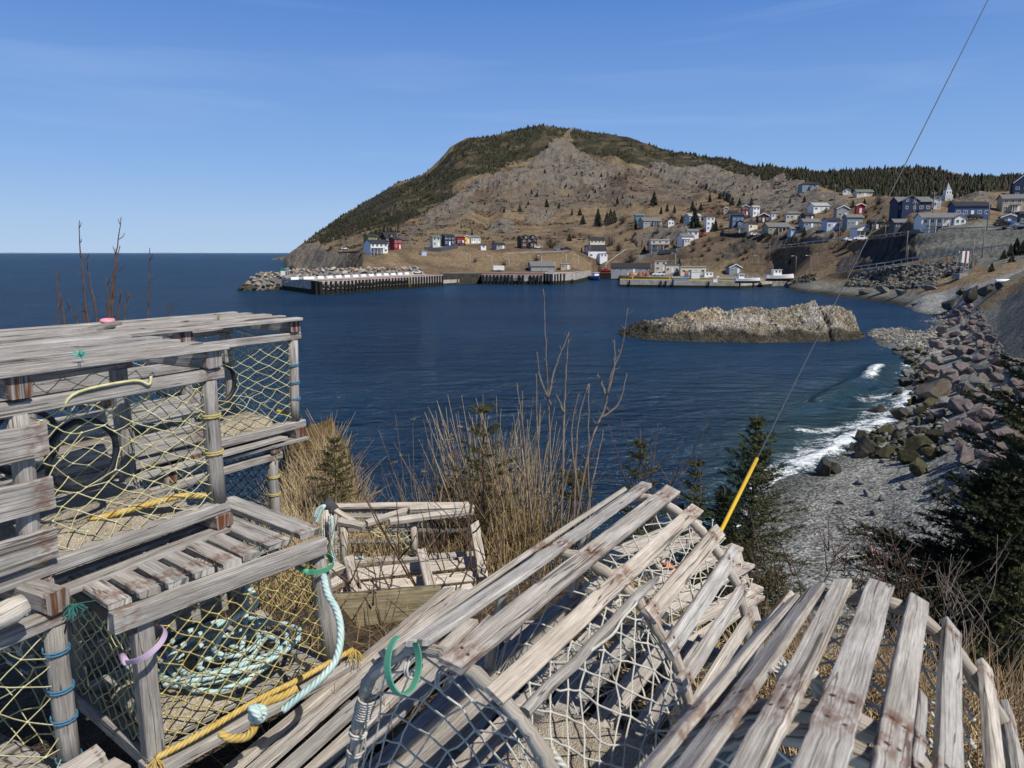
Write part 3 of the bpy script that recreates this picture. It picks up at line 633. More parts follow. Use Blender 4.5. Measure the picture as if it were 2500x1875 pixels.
# ------------------------------------------------------------------ the sea
def sea_mat(t):
    p = t.pos(); cs = t.sep(t.attr('tint').outputs['Color'])
    foam_n = t.math('ADD', t.math('MULTIPLY', t.noise(p, .9, 5, .65, .6), .55), t.math('MULTIPLY', t.noise(p, 5.5, 4, .7, .3), .5)); big = t.noise(t.mapping(p, (.010, .022, 1)), 1, 4, .6)
    deep = t.mix(t.remap(big, .35, .65), (.0052, .022, .052), (.0095, .036, .076))
    c = t.mix(t.math('MULTIPLY', cs[0], 1.0), deep, (.014, .044, .050))
    f = t.math('GREATER_THAN', t.math('ADD', cs[1], t.math('MULTIPLY', t.math('SUBTRACT', foam_n, .5), 1.5)), .62)
    fs = t.remap(t.math('ADD', cs[1], t.math('MULTIPLY', t.math('SUBTRACT', foam_n, .52), 3.2)), .42, .74)
    fs = t.math('MULTIPLY', fs, t.math('GREATER_THAN', cs[1], .03))
    t.base(t.mix(fs, c, (.78, .82, .82)))
    t.l(t.remap(fs, 0, 1, .16, .8), t.bs.inputs['Roughness'])
    t.bs.inputs['IOR'].default_value = 1.33; t.spec(.36)
    w1 = t.noise(t.mapping(p, (.30, .75, 1)), 1, 5, .62, .3)
    w2 = t.noise(t.mapping(p, (1.6, 3.6, 1)), 1, 3, .6, .3)
    w3 = t.noise(t.mapping(p, (.035, .07, 1)), 1, 3, .5)
    h = t.math('ADD', t.math('MULTIPLY', w1, 1.25), t.math('ADD', t.math('MULTIPLY', w2, .26), t.math('ADD', t.math('MULTIPLY', w3, 3.2), t.math('MULTIPLY', t.noise(t.mapping(p, (.10, .24, 1)), 1, 4, .6, .4), 2.2))))
    calm = t.math('MULTIPLY', h, t.remap(cs[2], 0, 1, 1, .5))
    t.bump(calm, 1.0, 1.25)
    # waves keep the grazing reflection well below that of a flat mirror
    nb = t.bs.inputs['Normal'].links[0].from_socket
    df = t.n('BsdfDiffuse'); gl = t.n('BsdfGlossy'); fr = t.n('Fresnel', i_IOR=1.33); ms = t.n('MixShader')
    t.l(t.bs.inputs['Base Color'].links[0].from_socket, df.inputs['Color']); t.l(nb, df.inputs['Normal']); t.l(nb, gl.inputs['Normal']); t.l(nb, fr.inputs['Normal'])
    gl.inputs['Color'].default_value = (.9, .95, 1, 1); gl.inputs['Roughness'].default_value = .14
    cap = t.math('MULTIPLY', t.math('MINIMUM', fr.outputs[0], t.remap(cs[2], 0, 1, .34, .40)), t.math('SUBTRACT', 1, fs))
    t.l(cap, ms.inputs[0]); t.l(df.outputs[0], ms.inputs[1]); t.l(gl.outputs[0], ms.inputs[2]); t.l(ms.outputs[0], t.out.inputs[0])
M_SEA = mat('sea', sea_mat)
wr = np.concatenate([np.geomspace(9, 30, 20, endpoint=False), np.geomspace(30, 130, 260, endpoint=False), np.geomspace(130, 330, 120, endpoint=False), np.geomspace(330, 40000, 60)])
waz = np.arctan((np.concatenate([np.linspace(-2500, 1500, 110, endpoint=False), np.linspace(1500, 2340, 380), np.linspace(2350, 5000, 30)])-PCX)/FPX)
WA, WR = np.meshgrid(waz, wr, indexing='ij'); WX = np.sin(WA)*WR; WY = np.cos(WA)*WR
WZ = np.full(WX.shape, SEA)
ia = np.clip(np.searchsorted(AZ, WA)-1, 0, len(AZ)-2); ja = np.clip(np.searchsorted(rr, WR)-1, 0, len(rr)-2)
tz = Zd[ia, ja]
depth = SEA-tz
inb = (WA > math.radians(-50)) & (WA < math.radians(50))
shallow = np.where(inb & (WR < 135), sstep(4.6, .3, depth)*sstep(140, 60, WR), 0)
foam = np.where(inb & (WR < 100) & (WR > 22), sstep(.95, .12, depth)*.55, 0)
# the breaking wave and the wash along the stones
def on_curve(pts, wid):
    P = spline([onz(a, b, SEA) for a, b in pts], 14); best = np.full(WX.shape, 1e9); par = np.zeros(WX.shape); sg = np.zeros(WX.shape)
    for i in range(len(P)-1):
        a, b = P[i], P[i+1]; dx, dy = b.x-a.x, b.y-a.y; L2 = dx*dx+dy*dy
        u = np.clip(((WX-a.x)*dx+(WY-a.y)*dy)/L2, 0, 1)
        d = np.hypot(WX-a.x-u*dx, WY-a.y-u*dy); m = d < best
        s_ = (dx*(WY-a.y)-dy*(WX-a.x))
        best = np.where(m, d, best); par = np.where(m, (i+u)/(len(P)-1), par); sg = np.where(m, np.sign(s_), sg)
    return best, par, sg
def c18(x, y): return (1800+x/2.72, 640+y/2.72)
b1, p1, s1 = on_curve([c18(330, 1010), c18(480, 980), (c18(620, 905)), c18(760, 830), c18(860, 800), c18(900, 745), c18(960, 700), c18(1040, 670)], 3)
env = sstep(0, .35, p1)*sstep(1, .75, p1)
WZ = WZ + env*.75*np.exp(-(b1/1.5)**2) - env*.22*np.exp(-((b1-2.6)/1.2)**2)
foam = np.maximum(foam, env*np.exp(-((b1-.2)/.55)**2)*sstep(.45, .62, p1)*sstep(1.0, .8, p1)*.8)
b2, p2, s2 = on_curve([c18(395, 1365), c18(470, 1330), c18(640, 1250), c18(740, 1185), c18(840, 1125), c18(960, 1080), c18(1060, 1030), c18(1110, 960), c18(1150, 880), c18(1210, 870)], 3)
foam = np.maximum(foam, np.exp(-(b2/(.75+.4*np.sin(p2*23)))**2)*.95)
WZ = WZ + .28*np.exp(-(b2/1.1)**2)
b3, p3, s3 = on_curve([c18(250, 1440), c18(330, 1500), c18(430, 1480), c18(540, 1490)], 2)
foam = np.maximum(foam, np.exp(-(b3/1.0)**2)*.8)
b4, p4, s4 = on_curve([c18(440, 1110), c18(520, 1130), c18(640, 1110), c18(720, 1100)], 2)
foam = np.maximum(foam, np.exp(-(b4/.9)**2)*.62)
b5, p5, s5 = on_curve([c18(850, 905), c18(980, 880), c18(1100, 860)], 2)
foam = np.maximum(foam, np.exp(-(b5/1.3)**2)*.5)
b6, p6, s6 = on_curve([c18(700, 1380), c18(760, 1330), c18(860, 1300)], 2)
foam = np.maximum(foam, np.exp(-(b6/.8)**2)*.6)
sea = link('sea', grid_mesh('sea', np.stack([WX, WY, WZ + np.where(WR < 140, .05*fbm(WX*.5, WY*.9, 3), 0)], -1),
           np.stack([shallow, np.clip(foam, 0, 1.2), sstep(60, 110, WR)*sstep(420, 260, WR)*(WA > -.12)], -1), [M_SEA]))
tag(sea, 'dark blue open sea and calm cove with a breaking wave by the beach', None, None, 'structure')
# pale shore far out on the horizon
mb = MB()
pxs = np.linspace(-400, 1000, 90)
prev = None
M_FAR = plain('hazy_coast', (.27, .33, .40), 1, 0, .05, .001)
for q in pxs:
    a = math.atan((q-PCX)/FPX); r0 = 24000.; h = 14+max(0, 22*vnoise(np.array([q*.012]), np.array([3.3]))[0])+8*vnoise(np.array([q*.07]), np.array([1.3]))[0]
    b_ = Vector((math.sin(a)*r0, math.cos(a)*r0, SEA-5)); t_ = b_*1.02; t_.z = SEA+max(h, 10)
    c_ = b_*1.06; c_.z = SEA-5
    cur = [mb.v(b_), mb.v(t_), mb.v(c_)]
    if prev:
        mb.f((prev[0], cur[0], cur[1], prev[1])); mb.f((prev[1], cur[1], cur[2], prev[2]))
    prev = cur
tag(mb.build('distant_coast', M_FAR), 'thin pale strip of far coast on the horizon', None, None, 'structure')
# ------------------------------------------------------------------ foreground: lobster traps
def dirs(yaw, pitch=0):
    a = Vector((math.sin(yaw)*math.cos(pitch), math.cos(yaw)*math.cos(pitch), math.sin(pitch)))
    r = Vector((math.cos(yaw), -math.sin(yaw), 0)); return a, r, r.cross(a)
def net(mb, fn, nu, nv, rad=.0018, jit=.12, skip=None, knots=True, m=0, sides=3):
    """diamond netting over a patch fn(s, t): knots on a staggered grid joined by twine"""
    P = {}
    for i in range(nu+1):
        for j in range(nv+1):
            if (i+j) % 2: continue
            s_, t_ = i/nu, j/nv
            if 0 < i < nu: s_ += R.gauss(0, jit)/nu
            if 0 < j < nv: t_ += R.gauss(0, jit)/nv
            if skip and skip(s_, t_): continue
            P[i, j] = Vector(fn(s_, t_))
    c = (1, 0, .5, 1)
    def strand(a, b):
        mid = (a+b)/2 + Vector((R.gauss(0, .0012), R.gauss(0, .0012), R.gauss(-.001, .0012)))
        mb.tube([a, mid, b], rad, sides, m, 1, cap=False)
    for (i, j), a in P.items():
        for q in ((i+1, j+1), (i+1, j-1)):
            if q in P: strand(a, P[q])
        if knots:
            k = rad*2.2
            o = [mb.v(a+Vector(d)*k, c) for d in ((1, 0, 0), (-1, 0, 0), (0, 1, 0), (0, -1, 0), (0, 0, 1), (0, 0, -1))]
            for f_ in ((0, 2, 4), (2, 1, 4), (1, 3, 4), (3, 0, 4), (2, 0, 5), (1, 2, 5), (3, 1, 5), (0, 3, 5)):
                mb.f([o[x] for x in f_], m)
    return mb
def lerp(a, b, t): return a*(1-t)+b*t
def patch(p00, p10, p11, p01, sag=0, nrm=None, hole=None):
    p00, p10, p11, p01 = map(Vector, (p00, p10, p11, p01))
    n = Vector(nrm) if nrm is not None else (p10-p00).cross(p01-p00).normalized()
    def fn(s, t):
        p = lerp(lerp(p00, p10, s), lerp(p01, p11, s), t)
        p = p + n*(sag*math.sin(math.pi*min(max(s, 0), 1))*math.sin(math.pi*min(max(t, 0), 1)))
        if hole:
            c, rad, deep = hole; c = Vector(c); d = p-c; q = d.length
            if q < rad*2.4 and q > 1e-6:
                f_ = 1-q/(rad*2.4); k = max(q, rad) if q < rad else q
                p = c+d.normalized()*(rad+(q-rad)*.9 if q > rad else rad) + n*deep*f_
        return p
    def skip(s, t):
        if not hole: return False
        p = lerp(lerp(p00, p10, s), lerp(p01, p11, s), t); return (p-Vector(hole[0])).length < hole[1]*.8
    return fn, (skip if hole else None)
def ring(c, x, y, rad, wob=0, n=22):
    return [Vector(c)+Vector(x)*math.cos(k*2*math.pi/n)*rad*(1+R.gauss(0, wob))+Vector(y)*math.sin(k*2*math.pi/n)*rad*(1+R.gauss(0, wob)) for k in range(n)]
def wraps(parent, name, post0, post1, r, fracs, m, thick=.0028, tail=False):
    for q in fracs:
        c = lerp(Vector(post0), Vector(post1), q); a = (Vector(post1)-Vector(post0)).normalized(); x = a.orthogonal().normalized(); y = a.cross(x)
        mb = MB(parent.location)
        pts = [c + x*math.cos(k*.5)*r + y*math.sin(k*.5)*r + a*(k*.5/12.6-.5)*.012 for k in range(26)]
        mb.tube(pts, thick, 4, 0, 1)
        mb.build(name, m, parent)
def bx_trap(name, label, O, yaw, stations, W, h, netm, group='weathered wooden lobster traps stacked on the bank', pitch=0, nslat=5, side_slats=((.17, .10), (.53, .10), (.86, .10)), net_n=(12, 14), hole=True, post_r=.024,
            net_end=True, base_sag=0, back_slats=True, topslats=True, ballast=True, slat_to=None, netjit=.14):
    """a box trap. O: top of the far right post; axis runs away from the viewer; stations are post positions along it (<= 0)"""
    a, r, u = dirs(yaw, pitch); O = Vector(O)
    base = O + a*stations[-1]*.5 - r*W/2 - u*(h+.1)
    T = thing(name, label, 'lobster trap', base, 0, group); org = T.location
    L0, L1 = .035, stations[-1]-.06
    def P(al, rr_, uu): return O + a*al + r*rr_ + u*uu
    for al in stations:
        for rr_ in (0, -W):
            j = R.gauss(0, .006); mb = MB(org); lean = R.gauss(0, .006)
            if rr_ == 0: mb.tube([P(al+lean*(k/4-.5)+R.gauss(0, .0015), rr_+j*0, -h*k/4) for k in range(5)], [post_r*.98, post_r*.96, post_r*1.0, post_r*.98, post_r*1.02], 9, 0, R.uniform(.8, 1.0))
            else: mb.board(P(al, rr_, 0), P(al, rr_, -h), .042, .042, a, 4, tint=R.uniform(.7, .95))
            mb.build('post', W_GREY, T)
        mb = MB(org); mb.board(P(al, .03, .035+.026), P(al, -W-.03, .035+.026), .052, .05, u, 5, rust=(0, .94), tint=R.uniform(.8, .98)); mb.build('crossbar', W_GREY, T)
        mb = MB(org); mb.board(P(al, .028, -h-.035-.020), P(al, -W-.03, -h-.055), .055, .040, u, 5, rust=(0, .94), tint=R.uniform(.75, .95)); mb.build('crossbar', W_GREY, T)
    for rr_ in (0, -W):
        mb = MB(org); mb.board(P(L1, rr_, .017), P(L0, rr_, .017), .042, .034, u, 7, cut=(R.gauss(0, .2), R.gauss(0, .3)), tint=.92, rust=(.97,)); mb.build('rail', W_GREY, T)
        mb = MB(org); mb.board(P(L1, rr_, -h-.018), P(L0, rr_, -h-.018), .045, .036, u, 7, tint=.9, cut=(0, R.gauss(0, .2))); mb.build('rail', W_GREY, T)
    if topslats:
        for k in range(nslat):
            q = .02-(W+.04)*k/(nslat-1)
            mb = MB(org); mb.board(P(L1-R.uniform(0, .05), q, .061+.032), P(L0+R.uniform(-.01, .04), q+R.gauss(0, .004), .061+.032), min(.056, W/nslat*.66)*R.uniform(.85, 1.05), .013, u, 8, cut=(R.gauss(0, .15), R.gauss(0, .25)), tint=R.uniform(.95, 1.18)); mb.build('slat', W_GREY, T)
    nb_ = 6
    for k in range(nb_):
        q = .016-(W+.03)*k/(nb_-1)
        mb = MB(org); mb.board(P(L1, q, -h-.083), P(L0-R.uniform(0, .05), q, -h-.083), W/nb_*.72, .014, u, 6, tint=R.uniform(.75, 1.0)); mb.build('slat', W_GREY, T)
        if k not in (0, nb_-1):
            mb = MB(org); mb.board(P(L1, q, -h-.030), P(L0-.02, q, -h-.030), W/nb_*.6, .014, u, 6, tint=R.uniform(.75, .95)); mb.build('slat', W_GREY, T)
    if side_slats:
        s0 = L1; s1 = (stations[1] if slat_to is None else slat_to)+.035
        for side in ((.024+.008, -W-.03) if back_slats else (.032,)):
            for f_, wd in side_slats:
                mb = MB(org); mb.board(P(s0, side, -h*f_+R.gauss(0, .004)), P(s1+R.uniform(-.012, .02), side, -h*f_), h*wd*2.1, .014, r, 6, rust=(.96,), tint=R.uniform(.85, 1.08)); mb.build('slat', W_GREY, T)
    # netting: long sides between the last two posts, and the far end
    sA, sB = stations[1], stations[0]
    hc = P(lerp(sA, sB, .36), -.05, -h*.42); hr = .088
    for side, sg in ((.006, -1), (-W, 1)):
        fn, sk = patch(P(sA, side, 0), P(sB, side, 0), P(sB, side, -h), P(sA, side, -h), .03, r*sg, (hc if sg < 0 else hc-r*(W-.09), hr, .05) if hole else None)
        mb = MB(org); net(mb, fn, net_n[0], net_n[1], jit=netjit, skip=sk); mb.build('netting', netm, T)
        if hole:
            mb = MB(org); mb.tube(ring((hc if sg < 0 else hc-r*(W-.09))+r*sg*.03, a, u, hr, .015), .0085, 7, 0, 1, close=True); mb.build('entrance_ring', M_BLACK, T)
    if net_end:
        fn, sk = patch(P(sB, 0, 0), P(sB, -W, 0), P(sB, -W, -h), P(sB, 0, -h), .02, a)
        mb = MB(org); net(mb, fn, net_n[0]-2, net_n[1], jit=netjit); mb.build('netting', netm, T)
    if ballast:
        mb = MB(org); n = 14
        z0 = -h-.02
        g = [[mb.v(P(lerp(sA+.04, sB-.05, i/n), lerp(-.06, -W+.06, j/n), z0+.045*(1 if 0 < i < n and 0 < j < n else 0)+R.gauss(0, .003))) for j in range(n+1)] for i in range(n+1)]
        for i in range(n):
            for j in range(n): mb.f((g[i][j], g[i][j+1], g[i+1][j+1], g[i+1][j]), 0, None, True)
        mb.build('ballast_slab', M_SAND, T)
    return T, P, (a, r, u)
yA = math.radians(29.5)
TA, PA, fA = bx_trap('lobster_trap', 'grey box trap with yellow netting and black entrance ring, upper stack on the left', (-.86, 2.064, -.355), yA, [0, -.51, -1.06], .42, .36, M_NET_Y)
wraps(TA, 'twine_wrap', PA(0, 0, 0), PA(0, 0, -.36), .026, (.28, .58), M_NET_O, .0032)
wraps(TA, 'twine_wrap', PA(-.51, 0, 0), PA(-.51, 0, -.36), .026, (.93, .95, .97), M_NET_O, .004)
mb = MB(TA.location); mb.tube(spline([PA(-.32, -.1, -.335), PA(-.2, -.06, -.325), PA(-.1, -.03, -.32), PA(-.03, -.01, -.335)], 6), .009, 7, 0, 1); mb.build('bait_line', M_YEL, TA)
mb = MB(TA.location); mb.tube(spline([PA(-.42, .01, -.01), PA(-.38, .022, .03), PA(-.24, .022, .036), PA(-.2, .024, .02), PA(-.19, .022, .04)], 5), .004, 5, 0, 1); mb.build('lacing', M_NET_Y, TA)
TB, PB, fB = bx_trap('lobster_trap', 'grey box trap with blue twine on its corner post, behind the upper left trap', (-.967, 3.226, -.377), math.radians(33), [0, -.52, -1.08], .46, .36, M_NET_Y, net_n=(13, 15))
wraps(TB, 'twine_wrap', PB(0, 0, 0), PB(0, 0, -.36), .026, (.3, .52, .72), M_BLUE, .0024)
mb = MB(TB.location); mb.tube(spline([PB(.01, -.38, .02), PB(.02, -.25, .0), PB(.015, -.12, -.004), PB(.02, -.04, .01)], 6), .008, 7, 0, 1); mb.build('bait_line', M_GREYROPE, TB)
mb = MB(TB.location); mb.tube(spline([PB(-.02, -.10, -.325), PB(0, -.06, -.335), PB(.01, 0, -.345)], 6), .009, 7, 0, 1); mb.build('bait_line', M_YEL, TB)
TK, PK, fK = bx_trap('lobster_trap', 'dark netted box trap in the shade underneath the rear left trap', (-1.04, 3.10, -.885), math.radians(31), [0, -.5, -1.0], .42, .36, M_NET_D, hole=False, net_n=(16, 16))
wraps(TK, 'twine_wrap', PK(0, 0, 0), PK(0, 0, -.36), .026, (.2, .42), M_NET_O, .003)
# C: the open-topped trap with the rope coil, in the layer below
yC = math.radians(38.5)
def trapC():
    a, r, u = dirs(yC); O = Vector((-.572, 2.035, -.858)); Lc = -.505; W = .44; h = .355
    T = thing('lobster_trap', 'box trap with ochre netting, lilac and green straps and a coil of teal rope inside', 'lobster trap', O+a*Lc*.5-r*W/2-u*(h+.08), 0, 'weathered wooden lobster traps stacked on the bank'); org = T.location
    def P(al, rr_, uu): return O + a*al + r*rr_ + u*uu
    for al in (0, Lc):
        for rr_ in (0, -W):
            mb = MB(org); top = P(al, rr_, 0)
            if rr_ == 0 and al == 0: mb.tube([P(al+R.gauss(0, .003)+.035*k/4, rr_+.012*k/4, .02-(h+.02)*k/4) for k in range(5)], [.023, .027, .030, .029, .031], 9, 0, .85)
            else: mb.board(top, P(al, rr_, -h), .046, .04, r, 4, tint=.82)
            mb.build('post', W_GREY, T)
        mb = MB(org); mb.board(P(al, .03, -h-.02), P(al, -W, -h-.02), .045, .045, u, 5, tint=.82, rust=(.9,)); mb.build('crossbar', W_GREY, T)
    mb = MB(org); mb.board(P(Lc-.02, .02, -.005), P(Lc-.02, -W, -.005), .04, .036, u, 5, tint=.75); mb.build('crossbar', W_DARK, T)
    mb = MB(org); mb.board(P(Lc-.075, .022, .022), P(.012, .022, .022), .036, .050, u, 8, tint=.95, rust=(.06,)); mb.build('rail', W_GREY, T)
    mb = MB(org); mb.board(P(Lc-.06, -W, .022), P(.05, -W, .022), .036, .05, u, 6, tint=.85); mb.build('rail', W_GREY, T)
    # far end boards and the row of short cross laths along the top
    mb = MB(org); mb.board(P(-.012, .0, .060), P(-.012, -W-.02, .060), .072, .017, u, 6, tint=1.05, rust=(.05,)); mb.build('lath', W_GREY, T)
    mb = MB(org); mb.board(P(-.105, -.015, .052), P(-.105, -W, .052), .075, .016, u, 6, tint=1.0, rust=(.1,)); mb.build('lath', W_GREY, T)
    for k, al in enumerate((-.20, -.265, -.335, -.41, -.475, -.55)):
        mb = MB(org); mb.board(P(al, -.005+.012*(k % 2), .052+.003*(k % 2)), P(al+R.gauss(0, .008), -W, .052), .052, .016, u, 5, tint=R.uniform(.85, 1.08), rust=(.08, .15)); mb.build('lath', W_GREY, T)
    for rr_ in (.015, -W):
        mb = MB(org); mb.board(P(Lc-.03, rr_, -h-.03), P(.10, rr_, -h-.03), .07, .03, u, 8, tint=.98); mb.build('rail', W_GREY, T)
    for k in range(5):
        mb = MB(org); q = -.08-k*.078; mb.board(P(Lc, q, -h-.03), P(.06, q, -h-.03), .055, .014, u, 6, tint=.85); mb.build('slat', W_GREY, T)
    # slats of its back wall
    for f_ in (.2, .5, .8):
        mb = MB(org); mb.board(P(Lc, -W-.02, -h*f_), P(.04, -W-.02, -h*f_), .06, .014, r, 6, tint=R.uniform(.75, .95)); mb.build('slat', W_GREY, T)
    fn, sk = patch(P(Lc, .012, .0), P(.02, .02, .0), P(.05, .02, -h), P(Lc, .012, -h), .022, -r)
    mb = MB(org); net(mb, fn, 19, 15, .0021, .10); mb.build('netting', M_NET_O, T)
    fn, sk = patch(P(Lc-.01, 0, 0), P(Lc-.01, -W, 0), P(Lc-.01, -W, -h), P(Lc-.01, 0, -h), .02, a)
    mb = MB(org); net(mb, fn, 15, 15, .0020, .10); mb.build('netting', M_NET_Y, T)
    fn, sk = patch(P(.02, 0, 0), P(.02, -W, 0), P(.03, -W, -h), P(.03, 0, -h), .03, a)
    mb = MB(org); net(mb, fn, 12, 12, .0018, .12); mb.build('netting', M_NET_O, T)
    mb = MB(org); n = 14
    g = [[mb.v(P(lerp(Lc+.03, Lc+.27, i/n), lerp(-.05, -.33, j/n), -h-.015+.05*(1 if 0 < i < n and 0 < j < n else 0)+R.gauss(0, .003))) for j in range(n+1)] for i in range(n+1)]
    for i in range(n):
        for j in range(n): mb.f((g[i][j], g[i][j+1], g[i+1][j+1], g[i+1][j]), 0, None, True)
    mb.build('ballast_slab', M_SAND, T)
    # yellow lacing rope along the bottom edge with frayed end
    mb = MB(org); mb.tube(spline([P(Lc-.01, .03, -h+.0), P(Lc+.10, .045, -h+.012), P(Lc+.27, .04, -h+.02), P(Lc+.40, .035, -h+.012), P(Lc+.52, .03, -h+.012), P(.09, .04, -h+.02)], 7), .0085, 7, 0, 1)
    mb.build('lacing_rope', M_YEL, T)
    for q, n_ in ((P(Lc-.01, .03, -h), 26), (P(.095, .045, -h+.02), 18)):
        mb = MB(org)
        for k in range(n_):
            d = Vector((R.gauss(.1, .5), R.gauss(-.4, .5), R.gauss(-.5, .3))).normalized()
            mb.tube([q, q+d*.022, q+d*R.uniform(.03, .05)+Vector((0, 0, -.008))], .0014, 3, 0, 1, cap=False)
        mb.build('frayed_end', M_YEL, T)
    mb = MB(org)
    for k in range(9):
        c = P(.0, .0, .005)+Vector((R.gauss(0, .008), R.gauss(0, .008), R.gauss(0, .01))); mb.tube(ring(c, Vector((1, 0, R.gauss(0, .4))).normalized(), Vector((0, 1, R.gauss(0, .4))).normalized(), .022), .0028, 4, 0, 1, close=True)
    mb.build('knot', M_NET_O, T)
    return T, P, (a, r, u)
TC, PC, fC = trapC()
def strap(name, label, c, x, y, rx, ry, w, m, a0=0, a1=2*math.pi, buckle=None, cat='strap'):
    o = thing(name, label, cat, c); mb = MB(c); x = Vector(x).normalized(); y = Vector(y).normalized(); n = x.cross(y); N = 30; prev = None
    for k in range(N+1):
        an = lerp(a0, a1, k/N); row = []
        for (dr, dw) in ((0, -.5), (0, .5), (.0025, .5), (.0025, -.5)):
            row.append(mb.v(Vector(c)+x*math.cos(an)*(rx+dr)+y*math.sin(an)*(ry+dr)+n*dw*w))
        if prev:
            for q in range(4): mb.f((prev[q], prev[(q+1) % 4], row[(q+1) % 4], row[q]), 0, None, q % 2 == 1)
        prev = row
    mb.build('band', m, o)
    if buckle is not None:
        p = Vector(c)+x*math.cos(buckle)*rx+y*math.sin(buckle)*ry; d = (-x*math.sin(buckle)*rx+y*math.cos(buckle)*ry).normalized()
        mb = MB(c); mb.tube([p-d*.024, p-d*.022, p+d*.022, p+d*.024], [.006, .0085, .0085, .006], 8, 0, 1); mb.build('buckle', m, o)
    return o
pC0 = Vector(onz(430, 1540, -.90)); 
q = at(352, 1572, 1.76); strap('plastic_strap', 'lilac plastic strap looped round the corner post of the rope trap', q, (.93, -.25, .42), (-.1, .9, .2), .062, .055, .014, M_LILAC, -2.6, 2.3, -2.45)
q = PC(0, 0, -.035)+Vector((0, 0, 0)); strap('plastic_strap', 'green plastic strap looped round the far post of the rope trap', q, (1, 0, -.05), (0, 1, .12), .048, .048, .016, M_GREEN, -3.4, 2.3, -2.2)
# the coil of teal rope, its hanging tail and the knotted yellow end
q0 = PC(-.2, -.17, -.32)
o = thing('rope', 'pale teal rope coiled loosely on the floor of the netted trap', 'rope', q0)
pts = []
a_, r_, u_ = fC
for k in range(118):
    an = k*.34+.6; rad = .085+.055*math.sin(k*.085)+.018*math.sin(k*.9); dz = .010+.00045*k+.005*math.sin(k*1.3)
    pts.append(q0+a_*(math.cos(an)*rad*1.35)+r_*(math.sin(an)*rad*1.15+.015*math.sin(k*.21))+u_*dz)
mb = MB(q0); mb.tube(pts, .0078, 7, 0, 1); mb.tube(spline([pts[-1], pts[-1]+u_*.06+a_*.05, PC(-.13, -.12, -.15), PC(-.14, -.125, -.10)], 6), .0088, 7, 0, 1); mb.tube(spline([pts[40], PC(-.12, -.2, -.24), PC(-.06, -.26, -.12), PC(-.04, -.2, -.02), PC(-.02, -.1, -.05)], 7), .008, 7, 0, 1)
mb.build('coil', M_TEAL, o)
q0 = at(815, 1500, 1.95); pts = spline([at(790, 1405, 2.02), at(800, 1450, 1.97), at(822, 1490, 1.94), at(832, 1545, 1.90), at(820, 1610, 1.86), at(780, 1660, 1.83), at(725, 1705, 1.81), at(690, 1735, 1.80)], 7)
o = thing('rope', 'pale teal rope tail hanging outside the corner of the netted trap', 'rope', q0); mb = MB(q0); mb.tube(pts, .0095, 8, 0, 1); mb.build('strand', M_TEAL, o)
o = thing('rope', 'yellow rope with a teal knot lying on the front plank', 'rope', at(630, 1750, 1.76))
mb = MB(o.location); mb.tube(spline([at(725, 1680, 1.80), at(690, 1700, 1.78), at(650, 1715, 1.77), at(632, 1735, 1.765)], 7), .010, 8, 0, 1); mb.tube(spline([at(622, 1760, 1.755), at(618, 1782, 1.75), at(598, 1800, 1.745), at(560, 1802, 1.745), at(538, 1790, 1.75)], 7), .010, 8, 0, 1); mb.build('strand', M_YEL, o)
mb = MB(o.location); c = at(630, 1748, 1.752)
for k in range(4):
    n = Vector((R.gauss(0, 1), R.gauss(0, 1), R.gauss(0, .6))).normalized(); x = n.orthogonal().normalized(); y = n.cross(x)
    mb.tube(ring(c+Vector((R.gauss(0, .004), R.gauss(0, .004), R.gauss(0, .008))), x, y, .0145), .0085, 7, 0, 1, close=True)
mb.build('knot', M_TEAL, o)
# D: the trap at the lower left corner
TD, PD, fD = bx_trap('lobster_trap', 'shaded box trap with pale netting and blue twine wraps, lower left corner', (-1.035, 1.548, -.825), math.radians(27), [0, -.5, -1.0], .38, .36, M_NET_Y, net_n=(8, 9), side_slats=None, hole=False, topslats=False, netjit=.22)
wraps(TD, 'twine_wrap', PD(0, 0, 0), PD(0, 0, -.36), .027, (.17, .43, .64, .93), M_BLUE, .0023)
o = thing('wood_block', 'white barked wood block wedged under the upper left trap', 'wood block', at(25, 1495, 1.52)); mb = MB(o.location)
mb.tube([at(-40, 1520, 1.50), at(-10, 1510, 1.51), at(30, 1488, 1.53), at(62, 1472, 1.55)], [.022, .026, .027, .021], 10, 0, 1.25, jit=.05); mb.build('body', W_WARM, o)
o = thing('plank', 'short weathered plank end at the bottom left edge', 'plank', at(215, 1860, 1.45)); mb = MB(o.location)
mb.board(at(120, 1920, 1.45), at(250, 1838, 1.52), .05, .022, (0, 0, 1), 4, tint=1.05, rust=(.9,)); mb.board(at(215, 1925, 1.42), at(300, 1870, 1.48), .055, .02, (0, 0, 1), 4, tint=1.0); mb.build('board', W_WARM, o)
# small things on the top slats
o = thing('plank', 'broken grey slat piece lying across the rear trap top', 'plank', at(255, 795, 2.7)); mb = MB(o.location); mb.board(at(218, 806, 2.62), at(284, 788, 2.85), .05, .012, (0, 0, 1), 3, cut=(.4, -.5), tint=.8); mb.build('board', W_GREY, o)
o = thing('plastic_tag', 'small pink plastic tag on the rear trap top', 'tag', at(262, 781, 2.86)); mb = MB(o.location); c = at(262, 783, 2.86)
mb.tube(ring(c, (1, 0, 0), (0, 1, .1), .02, 0, 16), .008, 6, 0, 1, close=True); mb.build('band', M_PINK, o)
def tuft(name, label, c, n, L, m, up=1, spread=.6, cat='rope tuft', rad=.0012):
    o = thing(name, label, cat, c); mb = MB(c); c = Vector(c)
    for k in range(n):
        d = Vector((R.gauss(0, spread), R.gauss(0, spread), up+R.gauss(0, .4))).normalized(); l = L*R.uniform(.5, 1)
        mb.tube([c, c+d*l*.5, c+d*l+Vector((R.gauss(0, l*.2), R.gauss(0, l*.2), -l*.15))], rad, 3, 0, 1, cap=False)
    mb.build('fibres', m, o); return o
